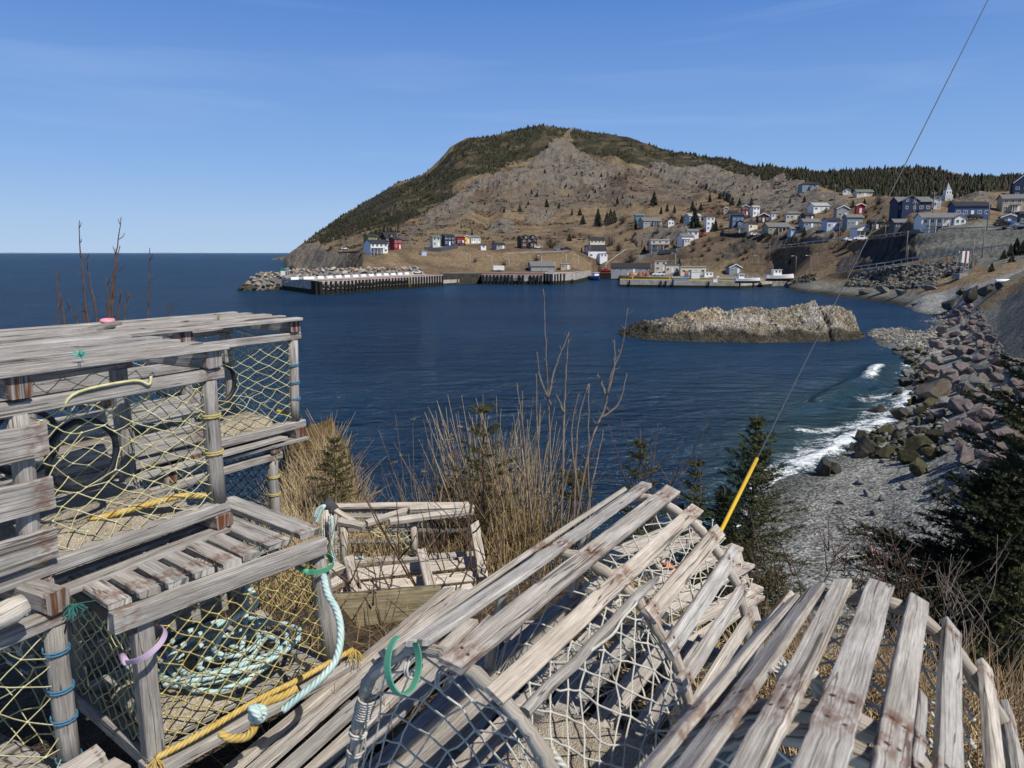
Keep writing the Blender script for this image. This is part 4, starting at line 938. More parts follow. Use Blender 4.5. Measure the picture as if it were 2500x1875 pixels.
tuft('rope_tuft', 'pale yellow frayed rope end sticking up from the rear trap', at(533, 785, 3.1), 12, .05, M_NET_Y, 1.2, .4)
tuft('rope_tuft', 'teal frayed rope wisp on the front top slats', at(197, 870, 1.72), 26, .022, plain('teal_fibre', (.05, .42, .34), .8), .6, .8)
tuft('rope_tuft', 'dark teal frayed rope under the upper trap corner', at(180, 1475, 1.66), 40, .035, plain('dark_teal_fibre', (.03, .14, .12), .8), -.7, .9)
tuft('rope_tuft', 'yellow frayed rope hanging below the rear trap base', at(668, 1105, 3.2), 22, .05, M_NET_O, -1, .4)
# H: long planks of the trap that lies under everything
yH = math.radians(25); aH, rH, uH = dirs(yH)
OH = Vector((-.68, 1.692, -1.27))
TH = thing('lobster_trap', 'low broken trap of long grey planks lying beneath the round traps', 'lobster trap', OH+aH*.4+rH*.2-uH*.1, 0, 'weathered wooden lobster traps stacked on the bank')
for k in range(13):
    q = .0+.052*k; z = -.012*k if k < 5 else -.07-.004*k
    mb = MB(TH.location); mb.board(OH-aH*(.35+R.uniform(0, .1))+rH*q+uH*z, OH+aH*(1.0+R.uniform(-.08, .12))+rH*(q+R.gauss(0, .008))+uH*(z+R.gauss(0, .006)), .047*R.uniform(.8, 1.08), .018, uH if k else (uH-rH*.3), 9, tint=R.uniform(.85, 1.15), cut=(0, R.gauss(0, .3))); mb.build('slat', W_GREY if k % 3 else W_WARM, TH)
for al in (-.2, .35, .9):
    mb = MB(TH.location); mb.board(OH+aH*al-rH*.02-uH*.06, OH+aH*al+rH*.68-uH*.16, .05, .05, uH, 5); mb.build('crossbar', W_DARK, TH)
# ------------------------------------------------------------------ the round-topped traps
PROF_F = [(-.30, -.42), (-.29, -.32), (-.258, -.17), (-.232, -.095), (-.19, -.047), (-.13, 0), (-.065, .012), (0, 0), (.09, -.048), (.145, -.105), (.2, -.185), (.225, -.26), (.246, -.37), (.25, -.42)]
PROF_G = [(-.25, -.38), (-.24, -.28), (-.21, -.16), (-.17, -.08), (-.11, -.035), (-.06, -.01), (0, 0), (.06, -.015), (.11, -.05), (.16, -.105), (.2, -.17), (.23, -.26), (.25, -.38)]
def round_trap(name, label, p0, yaw, pitch, prof, bows, slats, group='weathered wooden lobster traps stacked on the bank', bow_r=.0125):
    a, r, u = dirs(yaw, pitch); p0 = Vector(p0)
    T = thing(name, label, 'lobster trap', p0+a*.5-u*.42, 0, group); org = T.location
    sp = [Vector((x, y, 0)) for x, y in prof]; sp = spline(sp, 8)
    def P(al, x, y): return p0+a*al+r*x+u*y
    def on(x):                          # height and slope of the bow at x
        best = min(range(len(sp)-1), key=lambda i: abs((sp[i].x+sp[i+1].x)/2-x)+(0 if sp[i].y > -.3 else .01))
        d = (sp[best+1]-sp[best]).normalized(); return (sp[best].y+sp[best+1].y)/2, Vector((-d.y, d.x, 0))
    for al in bows:
        mb = MB(org); k = [q for q in sp]
        mb.tube([P(al+R.gauss(0, .002), q.x, q.y-.018)+r*(-.0) for q in k], [bow_r*(1+.08*math.sin(i*.9)+R.gauss(0, .03)) for i in range(len(k))], 9, 0, R.uniform(.8, 1.0)); mb.build('bow', W_WARM, T)
        mb = MB(org); mb.board(P(al, prof[0][0]-.02, prof[0][1]-.02), P(al, prof[-1][0]+.03, prof[-1][1]-.02), .05, .05, u, 5, tint=.85); mb.build('crossbar', W_GREY, T)
    for (x0, x1, a0, a1, w, kind) in slats:
        y0, n0 = on(x0); y1, n1 = on(x1); nn = (n0+n1).normalized(); up = r*nn.x+u*nn.y
        mb = MB(org)
        if kind == 'stick': mb.tube([P(lerp(a0, a1, k/7), lerp(x0, x1, k/7)+R.gauss(0, .0015), lerp(y0, y1, k/7)+.004) for k in range(8)], [w*.5*(1-.5*(k == 7)) for k in range(8)], 8, 0, 1.0, jit=.05)
        else: mb.board(P(a0, x0, y0)+up*.003, P(a1, x1, y1)+up*.003, w*.93, .0125, up, 10, jit=.0014, cut=(R.gauss(0, .12), R.gauss(0, .22)) if kind == 'b' else (R.choice((-.5, .5)), R.choice((-.6, .6))), rust=tuple(q for q in ((bows[0]-a0)/(a1-a0), (bows[1]-a0)/(a1-a0), (bows[-1]-a0)/(a1-a0)) if .03 < q < .97), tint=R.uniform(.98, 1.2), nails=True)
        mb.build('slat', [W_GREY if R.random() < .7 else W_WARM, M_NAIL], T)
    for k in range(6):
        x = lerp(prof[0][0]+.04, prof[-1][0]-.04, k/5)
        mb = MB(org); mb.board(P(bows[0]-.05, x, prof[0][1]+.012), P(bows[-1]+.05, x, prof[0][1]+.012), .055, .014, u, 6, tint=R.uniform(.85, 1.05)); mb.build('slat', W_WARM if k % 2 else W_GREY, T)
    for x in (prof[0][0], prof[-1][0]):
        mb = MB(org); mb.board(P(bows[0]-.06, x, prof[0][1]+.03), P(bows[-1]+.06, x, prof[0][1]+.03), .04, .05, u, 6, tint=.95); mb.build('rail', W_GREY, T)
    # netting on the near end, on the right flank and across the middle bow
    def flat_end(al, bulge):
        xs = [q.x for q in sp]
        def fn(s, t):
            q = sp[min(int(s*(len(sp)-1)), len(sp)-1)]; c = Vector((0, -.40, 0)); top = Vector((q.x*.97, q.y-.03, 0))
            b = Vector((lerp(prof[0][0], prof[-1][0], s), -.41, 0)); p = lerp(top, b, t)
            return P(al+bulge*math.sin(math.pi*s)*math.sin(math.pi*t), p.x, p.y)
        return fn
    mb = MB(org); net(mb, flat_end(bows[0], .05), 19, 11, .0021, .12, sides=4); mb.build('netting', M_NET_W, T)
    mb = MB(org); net(mb, flat_end(bows[1], .10), 15, 9, .0024, .16, sides=3); mb.build('netting', M_NET_W, T)
    i0 = min(range(len(sp)), key=lambda i: abs(sp[i].x-.075)+(0 if sp[i].y > -.2 else 1))
    def flank(s, t):
        q = sp[int(i0+(len(sp)-1-i0)*min(max(t, 0), 1))]; dip = .035*math.sin(math.pi*min(max(s, 0), 1))*math.sin(math.pi*min(max(t, 0), 1))
        return P(lerp(bows[0], bows[1], s), q.x-dip-.004, q.y-dip*.6-.012)
    mb = MB(org); net(mb, flank, 13, 13, .0021, .14, sides=4); mb.build('netting', M_NET_W, T)
    j0 = min(range(len(sp)), key=lambda i: abs(sp[i].x+.06)+(0 if sp[i].y > -.2 else 1)); j1 = min(range(len(sp)), key=lambda i: abs(sp[i].x-.16)+(0 if sp[i].y > -.2 else 1))
    def top(s, t):
        q = sp[int(j0+(j1-j0)*min(max(t, 0), 1))]; return P(lerp(bows[1], bows[-1], s), q.x-.01, q.y-.028-.03*math.sin(math.pi*min(max(s, 0), 1)))
    mb = MB(org); net(mb, top, 13, 9, .0022, .16); mb.build('netting', M_NET_W, T)
    return T, P, (a, r, u), sp
TF, PF, fF, spF = round_trap('lobster_trap', 'round-topped trap with broken slats and white netting, centre of the front row', (-.071, 1.149, -.679), math.radians(31.5), 0, PROF_F, (0, .5, .97),
    [(-.165, -.150, -.03, 1.0, .032, 'b'), (-.095, -.088, -.02, 1.03, .040, 'c'), (-.012, -.012, -.04, 1.04, .048, 'b'), (.066, .066, -.03, 1.02, .041, 'b'), (.107, .107, .0, .60, .022, 'stick'), (.138, .128, .47, 1.03, .043, 'b'), (.183, .172, .47, 1.035, .043, 'b'), (.216, .212, .46, .99, .040, 'b'), (.232, .236, .43, 1.02, .038, 'b'), (-.215, -.212, .0, .62, .03, 'c')])
wraps(TF, 'twine_wrap', PF(0, -.29, -.36), PF(0, -.262, -.218), .0165, (.0, .3, .6, .9), M_NET_W, .0022)
wraps(TF, 'twine_wrap', PF(0, -.25, -.188), PF(0, -.236, -.143), .0165, (.0, .25, .5, .75), M_NET_W, .0022)
wraps(TF, 'twine_wrap', PF(0, -.17, -.05), PF(0, .06, -.05), .020, (.0, .2, .5), M_NET_W, .0022)
mb = MB(TF.location); mb.tube(spline([PF(.22, .115, -.06), PF(.3, .13, -.055), PF(.36, .125, -.05), PF(.42, .128, -.045), PF(.47, .11, -.06)], 7), .0032, 5, 0, 1); mb.build('lacing', M_NET_W, TF)
mb = MB(TF.location); mb.tube(spline([PF(.1, .10, -.19), PF(.12, .13, -.25), PF(.12, .15, -.32), PF(.10, .17, -.40)], 7), .008, 7, 0, 1); mb.build('bait_line', M_GREYROPE, TF)
mb = MB(TF.location); mb.tube(spline([PF(.06, -.12, -.40), PF(.1, -.08, -.37), PF(.16, -.04, -.385), PF(.2, 0, -.40)], 7), .008, 7, 0, 1); mb.build('bait_line', M_GREYROPE, TF)
mb = MB(TF.location); n = 12
g = [[mb.v(PF(lerp(.05, .46, i/n), lerp(-.1, .2, j/n), -.405+.05*(1 if 0 < i < n and 0 < j < n else 0)+R.gauss(0, .003))) for j in range(n+1)] for i in range(n+1)]
for i in range(n):
    for j in range(n): mb.f((g[i][j], g[i][j+1], g[i+1][j+1], g[i+1][j]), 0, None, True)
mb.build('ballast_slab', M_SAND, TF)
strap('plastic_strap', 'green plastic strap looped round the near bow of the round trap', at(985, 1620, 1.23), (.62, .75, -.2), (.1, -.45, -1), .034, .046, .014, M_GREEN, -.6, 4.4)
TG, PG_, fG, spG = round_trap('lobster_trap', 'round-topped trap with wide bleached slats, tilted away at the lower right', (.648-.5095*.6, 1.218-.8469*.6, -.578+.1547*.6), math.radians(31), math.radians(-8.9), PROF_G, (-.02, .045, .58),
    [(-.20, -.150, -.25, .62, .024, 'b'), (-.165, -.130, -.25, .56, .022, 'c'), (-.110, -.101, -.25, .60, .034, 'b'), (-.052, -.058, -.25, .60, .033, 'b'), (.003, .0, -.25, .60, .045, 'b'), (.054, .058, -.2, .60, .035, 'b'), (.078, .075, -.2, .18, .013, 'c'), (.104, .111, -.14, .62, .036, 'c'), (.152, .164, -.14, .64, .030, 'c'), (.190, .205, -.1, .68, .028, 'c'), (.220, .230, -.1, .70, .028, 'b')])
c = at(1940, 1655, .93)
o = thing('rope', 'frayed white rope end knotted on the round trap slats at the right', 'rope', c); mb = MB(c)
mb.tube(spline([c, c+Vector((.016, .01, .0)), c+Vector((.03, .012, -.006)), c+Vector((.035, .005, -.03))], 6), .0075, 7, 0, 1); mb.build('strand', M_GREYROPE, o)
mb = MB(c)
for k in range(40):
    d = Vector((R.gauss(-.6, .4), R.gauss(0, .3), R.gauss(.35, .35))).normalized(); mb.tube([c, c+d*.012, c+d*R.uniform(.02, .03)], .0012, 3, 0, 1.3, cap=False)
mb.build('frayed_end', plain('white_fibre', (.8, .79, .75), .8), o)
o = thing('stick', 'grey split stick with an orange dab lying across the right trap', 'stick', at(1745, 1720, .95)); mb = MB(o.location)
mb.board(at(1678, 1772, .93), at(1808, 1670, 1.0), .02, .013, (0, -.3, 1), 5, tint=.7, cut=(.4, -.3)); mb.build('wood', W_GREY, o)
mb = MB(o.location); c = at(1733, 1716, .955); mb.tube([c, c+Vector((.004, .004, .006)), c+Vector((.010, .008, .008))], [.004, .008, .005], 7, 0, 1); mb.build('dab', M_ORANGE, o)
# I: pale slats of the trap beyond the centre one
yI = math.radians(48)
TI = thing('lobster_trap', 'pale collapsed trap whose slats show beyond the central round trap', 'lobster trap', at(1700, 1480, 2.6), 0, 'weathered wooden lobster traps stacked on the bank')
for (p, q, w) in (((1480, 1360, 2.25), (1700, 1272, 2.75), .05), ((1430, 1440, 2.15), (1720, 1300, 2.75), .05), ((1480, 1490, 2.15), (1800, 1335, 2.75), .05), ((1560, 1520, 2.15), (1825, 1378, 2.72), .05), ((1600, 1560, 2.1), (1848, 1432, 2.68), .05), ((1640, 1610, 2.05), (1850, 1455, 2.62), .045)):
    mb = MB(TI.location); mb.board(at(*p), at(*q), w, .014, (-.2, -.35, 1), 7, tint=R.uniform(1.0, 1.2), rust=(.93,), cut=(0, R.gauss(0, .3))); mb.build('slat', W_WARM, TI)
for (p, q) in (((1590, 1355, 2.5), (1720, 1490, 2.42)), ((1790, 1340, 2.8), (1840, 1520, 2.6))):
    mb = MB(TI.location); mb.board(at(*p), at(*q), .05, .03, (-.2, -.35, 1), 5, tint=1.1); mb.build('crossbar', W_WARM, TI)
mb = MB(TI.location); c = at(1624, 1380, 2.455); mb.board(c, c+Vector((.03, .012, -.008)), .02, .004, (-.2, -.6, 1), 2); mb.build('paint_mark', M_ORANGE, TI)
fn, sk = patch(at(1440, 1400, 2.2), at(1740, 1270, 2.75), at(1860, 1450, 2.65), at(1600, 1600, 2.05))
mb = MB(TI.location); net(mb, fn, 12, 10, .0025, .2); mb.build('netting', M_NET_W, TI)
# E: the old broken trap out on the grass, and the heavy timber under it
TE = thing('lobster_trap', 'bleached broken trap with teal rope, lying apart in the dry grass', 'lobster trap', at(960, 1400, 4.4), 0, 'old traps decaying in the grass')
def e3(x, y): return (750+x/2.288, 1150+y/2.288)
def EB(name, p, q, dp, dq, w, t=.016, m=W_WARM, up=(0, -.25, 1), **k):
    mb = MB(TE.location); mb.board(at(*e3(*p), dp), at(*e3(*q), dq), w, t, up, 6, tint=k.pop('tint', R.uniform(.95, 1.2)), **k); return mb.build(name, m, TE)
EB('slat', (110, 197), (905, 190), 4.55, 4.75, .05); EB('slat', (150, 215), (880, 202), 4.62, 4.85, .045, tint=.85)
EB('slat', (180, 250), (900, 258), 4.95, 5.15, .045, tint=.75, m=W_GREY); EB('slat', (210, 330), (930, 330), 5.0, 5.2, .05, tint=.55, m=W_GREY); EB('slat', (200, 395), (620, 385), 5.0, 5.1, .05, tint=.6, m=W_GREY)
EB('rail', (330, 292), (575, 215), 4.45, 4.65, .04, .03); EB('rail', (460, 283), (925, 222), 4.5, 4.7, .045, .03); EB('rail', (570, 215), (930, 205), 4.6, 4.75, .035, .03)
EB('brace', (160, 225), (270, 290), 4.5, 4.45, .035, .03); EB('brace', (180, 280), (320, 310), 4.45, 4.42, .05, .03, tint=.9)
for (p, q, d) in (((205, 310), (205, 520), 4.45), ((592, 290), (597, 460), 4.6), ((100, 215), (110, 520), 4.5)):
    mb = MB(TE.location); mb.tube([at(*e3(*p), d), at(*e3((p[0]+q[0])/2+4, (p[1]+q[1])/2), d), at(*e3(*q), d)], [.024, .02, .024], 8, 0, 1.15); mb.build('post', W_WARM, TE)
EB('rail', (150, 520), (960, 470), 4.5, 4.7, .05, .04, m=W_GREY)
mb = MB(TE.location); mb.tube([at(*e3(95, 205), 4.5), at(*e3(115, 190), 4.52), at(*e3(140, 215), 4.54), at(*e3(125, 240), 4.5)], [.03, .045, .042, .02], 8, 0, .5, jit=.1); mb.build('stone_weight', plain('dark_stone', (.05, .052, .055), .8), TE)
mb = MB(TE.location)
for k in range(9):
    x = 85+k*13; mb.tube([at(*e3(x+R.gauss(0, 3), 240), 4.48), at(*e3(x+R.gauss(0, 5), 380), 4.46), at(*e3(x+R.gauss(0, 4), 520), 4.44)], .004, 4, 0, 1)
for k in range(8):
    y = 270+k*32; mb.tube([at(*e3(82, y), 4.48), at(*e3(140, y+8), 4.44), at(*e3(195, y+2), 4.46)], .0018, 3, 0, 1)
mb.build('netting', M_GREYROPE, TE)
fn, sk = patch(at(*e3(330, 300), 4.5), at(*e3(590, 290), 4.6), at(*e3(597, 470), 4.6), at(*e3(330, 330), 4.5)); mb = MB(TE.location); net(mb, fn, 8, 6, .003, .2); mb.build('netting', M_NET_Y, TE)
for pts in ([(40, 260), (60, 215), (95, 195), (70, 235), (50, 290)], [(135, 250), (142, 340), (136, 430), (160, 520), (190, 540)], [(230, 495), (265, 487), (300, 486), (315, 484)]):
    mb = MB(TE.location); mb.tube(spline([at(*e3(*p), 4.42) for p in pts], 6), .012, 7, 0, 1); mb.build('rope', M_TEAL, TE)
mb = MB(TE.location); mb.tube(ring(at(*e3(655, 350), 4.9), (1, .1, 0), (0, .15, 1), .10, .02), .008, 6, 0, 1, close=True); mb.build('entrance_ring', M_BLACK, TE)
TE2 = thing('lobster_trap', 'bleached flat trap base of three boards lying in front of the broken trap', 'lobster trap', at(1000, 1440, 4.1), 0, 'old traps decaying in the grass')
def EB2(name, p, q, dp, dq, w, t=.02, m=W_WARM, up=(0, -.5, 1)):
    mb = MB(TE2.location); mb.board(at(*e3(*p), dp), at(*e3(*q), dq), w, t, up, 7, tint=R.uniform(1.0, 1.2), cut=(R.gauss(0, .3), R.gauss(0, .3))); mb.build(name, m, TE2)
EB2('slat', (180, 590), (950, 505), 4.35, 4.55, .085); EB2('slat', (190, 668), (965, 585), 4.15, 4.35, .075); EB2('slat', (230, 735), (930, 655), 3.98, 4.15, .06)
EB2('crossbar', (232, 495), (295, 745), 4.33, 3.9, .06, .05); EB2('crossbar', (638, 450), (695, 680), 4.45, 4.05, .055, .05); EB2('crossbar', (935, 300), (985, 600), 4.6, 4.3, .055, .04); EB2('crossbar', (945, 420), (975, 560), 4.55, 4.3, .05, .04)
EB2('rail', (90, 570), (190, 535), 4.2, 4.25, .07, .05); EB2('rail', (95, 660), (195, 610), 4.1, 4.15, .06, .05)
o = thing('timber_beam', 'thick weathered timber beam under the flat trap base', 'timber', at(950, 1540, 3.9)); mb = MB(o.location)
mb.board(at(*e3(60, 860), 3.72), at(*e3(720, 800), 4.0), .30, .16, (0, -.9, .35), 8, tint=.85); mb.build('wood', wood_mat('greenish_timber', (.13, .11, .06), (.26, .22, .13), (.38, .33, .22)), o)
# ------------------------------------------------------------------ stones
def rock_mat(name, dark, mid, light, scale=2.2, wet=None):
    def b(t):
        o = t.obj(); g = t.n('ObjectInfo').outputs['Random']; off = t.n('VectorMath', operation='SCALE')
        cv = t.n('CombineXYZ'); t.l(g, cv.inputs[0]); t.l(g, cv.inputs[1]); t.l(cv.outputs[0], off.inputs[0]); off.inputs['Scale'].default_value = 40
        v = t.n('VectorMath', operation='ADD'); t.l(o, v.inputs[0]); t.l(off.outputs[0], v.inputs[1])
        n = t.noise(v.outputs[0], scale, 8, .68, .3); n2_ = t.noise(v.outputs[0], scale*7, 5, .7)
        c = t.ramp(n, [(.28, dark), (.5, mid), (.74, light)])
        c = t.mix(t.remap(n2_, .35, .7, .5, 0), c, tuple(x*.5 for x in dark))
        br = t.n('VectorMath', operation='SCALE'); t.l(c, br.inputs[0]); t.l(t.remap(g, 0, 1, .75, 1.2), br.inputs['Scale'])
        t.base(br.outputs[0]); t.rough(.9 if not wet else .45); t.spec(.2)
        t.bump(t.math('ADD', n, t.math('MULTIPLY', n2_, .4)), .7, .12)
    return mat(name, b)
RK_PURPLE = rock_mat('purple_rock', (.12, .098, .094), (.215, .172, .165), (.33, .28, .268))
RK_GREY = rock_mat('grey_rock', (.10, .10, .092), (.20, .20, .185), (.33, .32, .30))
RK_TAN = rock_mat('tan_rock', (.19, .15, .10), (.33, .28, .21), (.47, .42, .34))
RK_WET = rock_mat('wet_rock', (.022, .021, .016), (.05, .046, .034), (.09, .085, .06), wet=True)
RK_ALGAE = rock_mat('mossy_rock', (.035, .032, .016), (.075, .068, .035), (.13, .12, .07))
RK_PALE = rock_mat('pale_rock', (.26, .235, .205), (.42, .385, .34), (.56, .53, .48))
RK_PINK = rock_mat('pinkish_rock', (.30, .21, .155), (.44, .33, .25), (.54, .43, .35))
import bmesh
def stone_mesh(name, seed, m, sub=3, cuts=15, flat=1.0):
    rg = np.random.default_rng(seed); bm = bmesh.new(); bmesh.ops.create_icosphere(bm, subdivisions=sub, radius=1)
    P = np.array([v.co[:] for v in bm.verts])
    for k in range(cuts):
        n = rg.normal(size=3); n /= np.linalg.norm(n); d = rg.uniform(.40, .74); h = P@n
        P = P-np.outer(np.maximum(h-d, 0)*.99, n)
    P *= np.array([rg.uniform(.95, 1.3), rg.uniform(.75, 1.0), rg.uniform(.6, .85)*flat])
    P *= 1.22; P += .018*np.stack([fbm(P[:, 0]*2.3+seed, P[:, 1]*2.3+P[:, 2]*2, 3), fbm(P[:, 1]*2.3+seed, P[:, 2]*2.3+P[:, 0], 3), fbm(P[:, 2]*2.3-seed, P[:, 0]*2.3, 3)], 1)
    for v, p in zip(bm.verts, P): v.co = p
    me = bpy.data.meshes.new(name); bm.to_mesh(me); bm.free(); me.materials.append(m)
    me.polygons.foreach_set('use_smooth', [False]*len(me.polygons)); return me
def stones(name, mats_, n=5, seed=0, sub=3, flat=1): return {k: [stone_mesh(name, seed+i*13+j*101, m, sub, 15, flat) for i in range(n)] for j, (k, m) in enumerate(mats_.items())}
ST = stones('boulder', dict(purple=RK_PURPLE, grey=RK_GREY, tan=RK_TAN, wet=RK_WET, algae=RK_ALGAE, pale=RK_PALE, pink=RK_PINK))
LOW = stones('armour_stone', dict(pale=RK_PALE, pink=RK_PINK, grey=RK_GREY, wet=RK_WET, algae=RK_ALGAE), 4, 900, 2)
def put_stone(name, me, p, size, label, cat, group, sink=.25, stretch=1):
    o = link(name, me, None, (p[0], p[1], p[2]+size*(.62-sink)))
    o.scale = (size*R.uniform(.85, 1.2)*stretch, size*R.uniform(.85, 1.1), size*R.uniform(.85, 1.1)); o.rotation_euler = (R.uniform(-.4, .4), R.uniform(-.4, .4), R.uniform(0, 6.28))
    return tag(o, label, cat, group)
def in_poly(x, y, P): return bool(inpoly(np.array([x], float), np.array([y], float), P)[0])
def scatter(poly, n, px_min, rr_=None, tries=4000):
    xs = [q[0] for q in poly]; ys = [q[1] for q in poly]; out = []
    for _ in range(tries):
        if len(out) >= n: break
        x, y = R.uniform(min(xs), max(xs)), R.uniform(min(ys), max(ys))
        if not in_poly(x, y, poly): continue
        s = px_min(x, y)
        if any((x-a)**2+((y-b)*1.25)**2 < (.5*(s+t))**2 for a, b, t in out): continue
        out.append((x, y, s))
    return out
# riprap of purple stone below the gravel bank
RIP = [(2322, 765), (2372, 745), (2402, 790), (2425, 860), (2480, 900), (2560, 960), (2570, 1100), (2480, 1190), (2400, 1180), (2340, 1110), (2300, 1050), (2280, 985), (2262, 930), (2275, 880), (2290, 830)]
def szr(x, y): return (18+(y-760)*.115)*R.uniform(.72, 1.35)
where = lambda y: 'near its far end' if y < 850 else ('at the middle of the pile' if y < 980 else 'at the near end of the pile')
for x, y, s in sorted(scatter(RIP, 150, szr), key=lambda q: q[1]):
    p = land(x, y+s*.35, 24, 150); d = p.y*CP-p.z*SP; size = s*d/FPX*.66
    k = 'purple' if R.random() < .74 else R.choice(('grey', 'tan', 'grey'))
    put_stone('boulder', R.choice(ST[k]), p, size, {'purple': 'purple riprap boulder', 'grey': 'grey riprap boulder', 'tan': 'tan riprap boulder'}[k]+' below the gravel bank, '+where(y), 'boulder', 'riprap boulders below the gravel bank', .12)
for x, y, s in sorted(scatter(RIP, 70, szr), key=lambda q: q[1]):       # a second course on top of the first
    p = land(x, y+s*.35, 24, 150); d = p.y*CP-p.z*SP; size = s*d/FPX*.55; p.z += size*.8
    k = 'purple' if R.random() < .8 else 'grey'
    put_stone('boulder', R.choice(ST[k]), p, size, {'purple': 'purple riprap boulder', 'grey': 'grey riprap boulder'}[k]+' resting on other stones, '+where(y), 'boulder', 'riprap boulders below the gravel bank', .05)
WETP = [(2180, 850), (2250, 850), (2290, 900), (2290, 1000), (2320, 1080), (2290, 1122), (2150, 1128), (2090, 1105), (2080, 1080), (2140, 1040), (2215, 980), (2225, 930)]
def szw(x, y): return (12+(y-820)*.095)*R.uniform(.6, 1.3)
for x, y, s in sorted(scatter(WETP, 85, szw), key=lambda q: q[1]):
    p = land(x, y+s*.3, 24, 150); d = p.y*CP-p.z*SP; size = s*d/FPX*.66
    k = R.choice(('wet', 'wet', 'algae', 'algae', 'grey'))
    put_stone('boulder', R.choice(ST[k]), p, size, {'wet': 'dark wet boulder at the waterline', 'algae': 'olive weed-covered boulder above the waterline', 'grey': 'grey boulder among the wet shore stones'}[k]+(' by the breaking wave' if y < 980 else ' above the beach'), 'boulder', 'wet boulders along the waterline', .2)
for (x, y, s, k, lab) in ((2108, 1090, 62, 'wet', 'large brown boulder standing in the wash at the waterline'), (2255, 1078, 58, 'algae', 'square olive-grey boulder upright among shore stones'), (2010, 1140, 52, 'wet', 'dark boulder in the foam nearest the beach'), (2040, 1142, 34, 'wet', 'small dark boulder beside the boulder in the foam'), (2240, 1140, 56, 'algae', 'olive flat-topped boulder at the top of the beach'),
                          (2012, 1045, 44, 'wet', 'wet rock breaking the surface off the beach'), (1988, 1058, 30, 'wet', 'low wet rock awash beside the larger one'), (2190, 965, 34, 'wet', 'dark wet rock standing in shallow water near the shore'), (2145, 1000, 40, 'wet', 'round dark rock in the shallows'), (2208, 932, 30, 'wet', 'far dark rock in the shallows by the wave'),
                          (2275, 950, 70, 'tan', 'big tan-topped boulder where riprap meets the wet stones'), (2385, 1160, 74, 'pale', 'large pale grey block at the foot of the riprap'), (2440, 1175, 62, 'purple', 'large purple block beside the pale grey block'), (2330, 1175, 58, 'grey', 'dark grey block left of the pale block'),
                          (2475, 885, 34, 'pink', 'pinkish stone on the gravel bank above the riprap'), (2120, 1200, 26, 'grey', 'flat grey stone on the pebble beach by the spruce'), (2050, 1222, 22, 'grey', 'small grey stone low on the pebble beach'), (2155, 1212, 28, 'grey', 'larger flat stone in the middle of the beach'), (2100, 1170, 26, 'grey', 'flat half-buried stone at the top of the pebbles'), (2210, 1182, 30, 'grey', 'flat grey slab on the pebble beach'), (2140, 1246, 24, 'grey', 'grey stone near the twigs on the beach')):
    p = land(x, y+s*.35, 24, 150); d = p.y*CP-p.z*SP; size = s*d/FPX*.62
    put_stone('boulder', R.choice(ST[k]), p, size, lab, 'boulder', None, .2 if k != 'grey' else .45)
# far dark boulders below the tower
for (x, y, s, lab) in ((2325, 742, 44, 'low black boulder at the far bend of the shore'), (2368, 726, 58, 'tall black boulder at the far bend of the shore'), (2408, 712, 46, 'broad black boulder leaning on the grassy bank'), (2438, 700, 30, 'small black boulder under the white drum'), (2345, 715, 30, 'small black boulder behind the tall one'), (2230, 742, 28, 'dark rock at the edge of the far cove water'), (2110, 712, 34, 'flat grey rock next to the wooden landing'), (2160, 706, 40, 'round grey rock on the far shore'), (2200, 712, 44, 'broad grey rock on the far shore shingle'), (2268, 700, 40, 'dark grey rock below the grass patch')):
    p = land(x, y+s*.2, 120, 260); d = p.y*CP-p.z*SP; size = s*d/FPX*(.52 if 'black' in lab else .40)
    put_stone('boulder', R.choice(ST['wet' if 'black' in lab else 'grey']), p, size, lab, 'boulder', None, .2)
def heap(name, label, poly, n, size, mats_, rmin, rmax, sub=1):
    """rubble that nobody could count, as one mesh"""
    V = []; F = []; M = []; base = [stone_mesh('tmp', 300+i, RK_GREY, sub) for i in range(5)]
    bv = [np.array([v.co[:] for v in m.vertices]) for m in base]; bf = [[tuple(p.vertices) for p in m.polygons] for m in base]; off = 0
    xs = [q[0] for q in poly]; ys = [q[1] for q in poly]; c = 0
    while c < n:
        x, y = R.uniform(min(xs), max(xs)), R.uniform(min(ys), max(ys))
        if not in_poly(x, y, poly): c += .2; continue
        c += 1; p = land(x, y, rmin, rmax); k = R.randrange(5); s_ = size*R.uniform(.5, 1.5); an = R.uniform(0, 6.28); ca, sa = math.cos(an), math.sin(an)
        v = bv[k]*s_; v = np.stack([v[:, 0]*ca-v[:, 1]*sa, v[:, 0]*sa+v[:, 1]*ca, v[:, 2]], 1)+np.array([p.x, p.y, p.z+s_*.25])
        V.append(v); F += [tuple(i+off for i in f) for f in bf[k]]; M += [R.randrange(len(mats_))]*len(bf[k]); off += len(v)
    me = bpy.data.meshes.new(name); me.from_pydata(np.concatenate(V).tolist(), [], F)
    for m in mats_: me.materials.append(m)
    me.polygons.foreach_set('material_index', M)
    return tag(link(name, me), label, None, None, 'stuff')
heap('rubble', 'grey broken rubble of the far revetment below the lower road', [(2065, 700), (2080, 676), (2150, 660), (2230, 650), (2300, 645), (2345, 640), (2390, 640), (2350, 665), (2290, 680), (2280, 700), (2200, 706), (2120, 702)], 1500, .75, [RK_GREY, RK_GREY, RK_TAN, RK_WET], 190, 300)
heap('rubble', 'dark stones along the foot of the yellow-railed wharf', [(1840, 694), (1870, 680), (1990, 672), (1996, 686), (1900, 700), (1850, 704)], 260, .8, [RK_WET, RK_ALGAE, RK_GREY], 230, 300)
heap('cobbles', 'pale cobbles of the spit joining the islet to the shore', [(2096, 812), (2180, 798), (2260, 776), (2310, 760), (2330, 780), (2300, 830), (2270, 870), (2210, 850), (2140, 828)], 1500, .22, [RK_GREY, RK_PALE, RK_TAN, RK_GREY], 60, 190)
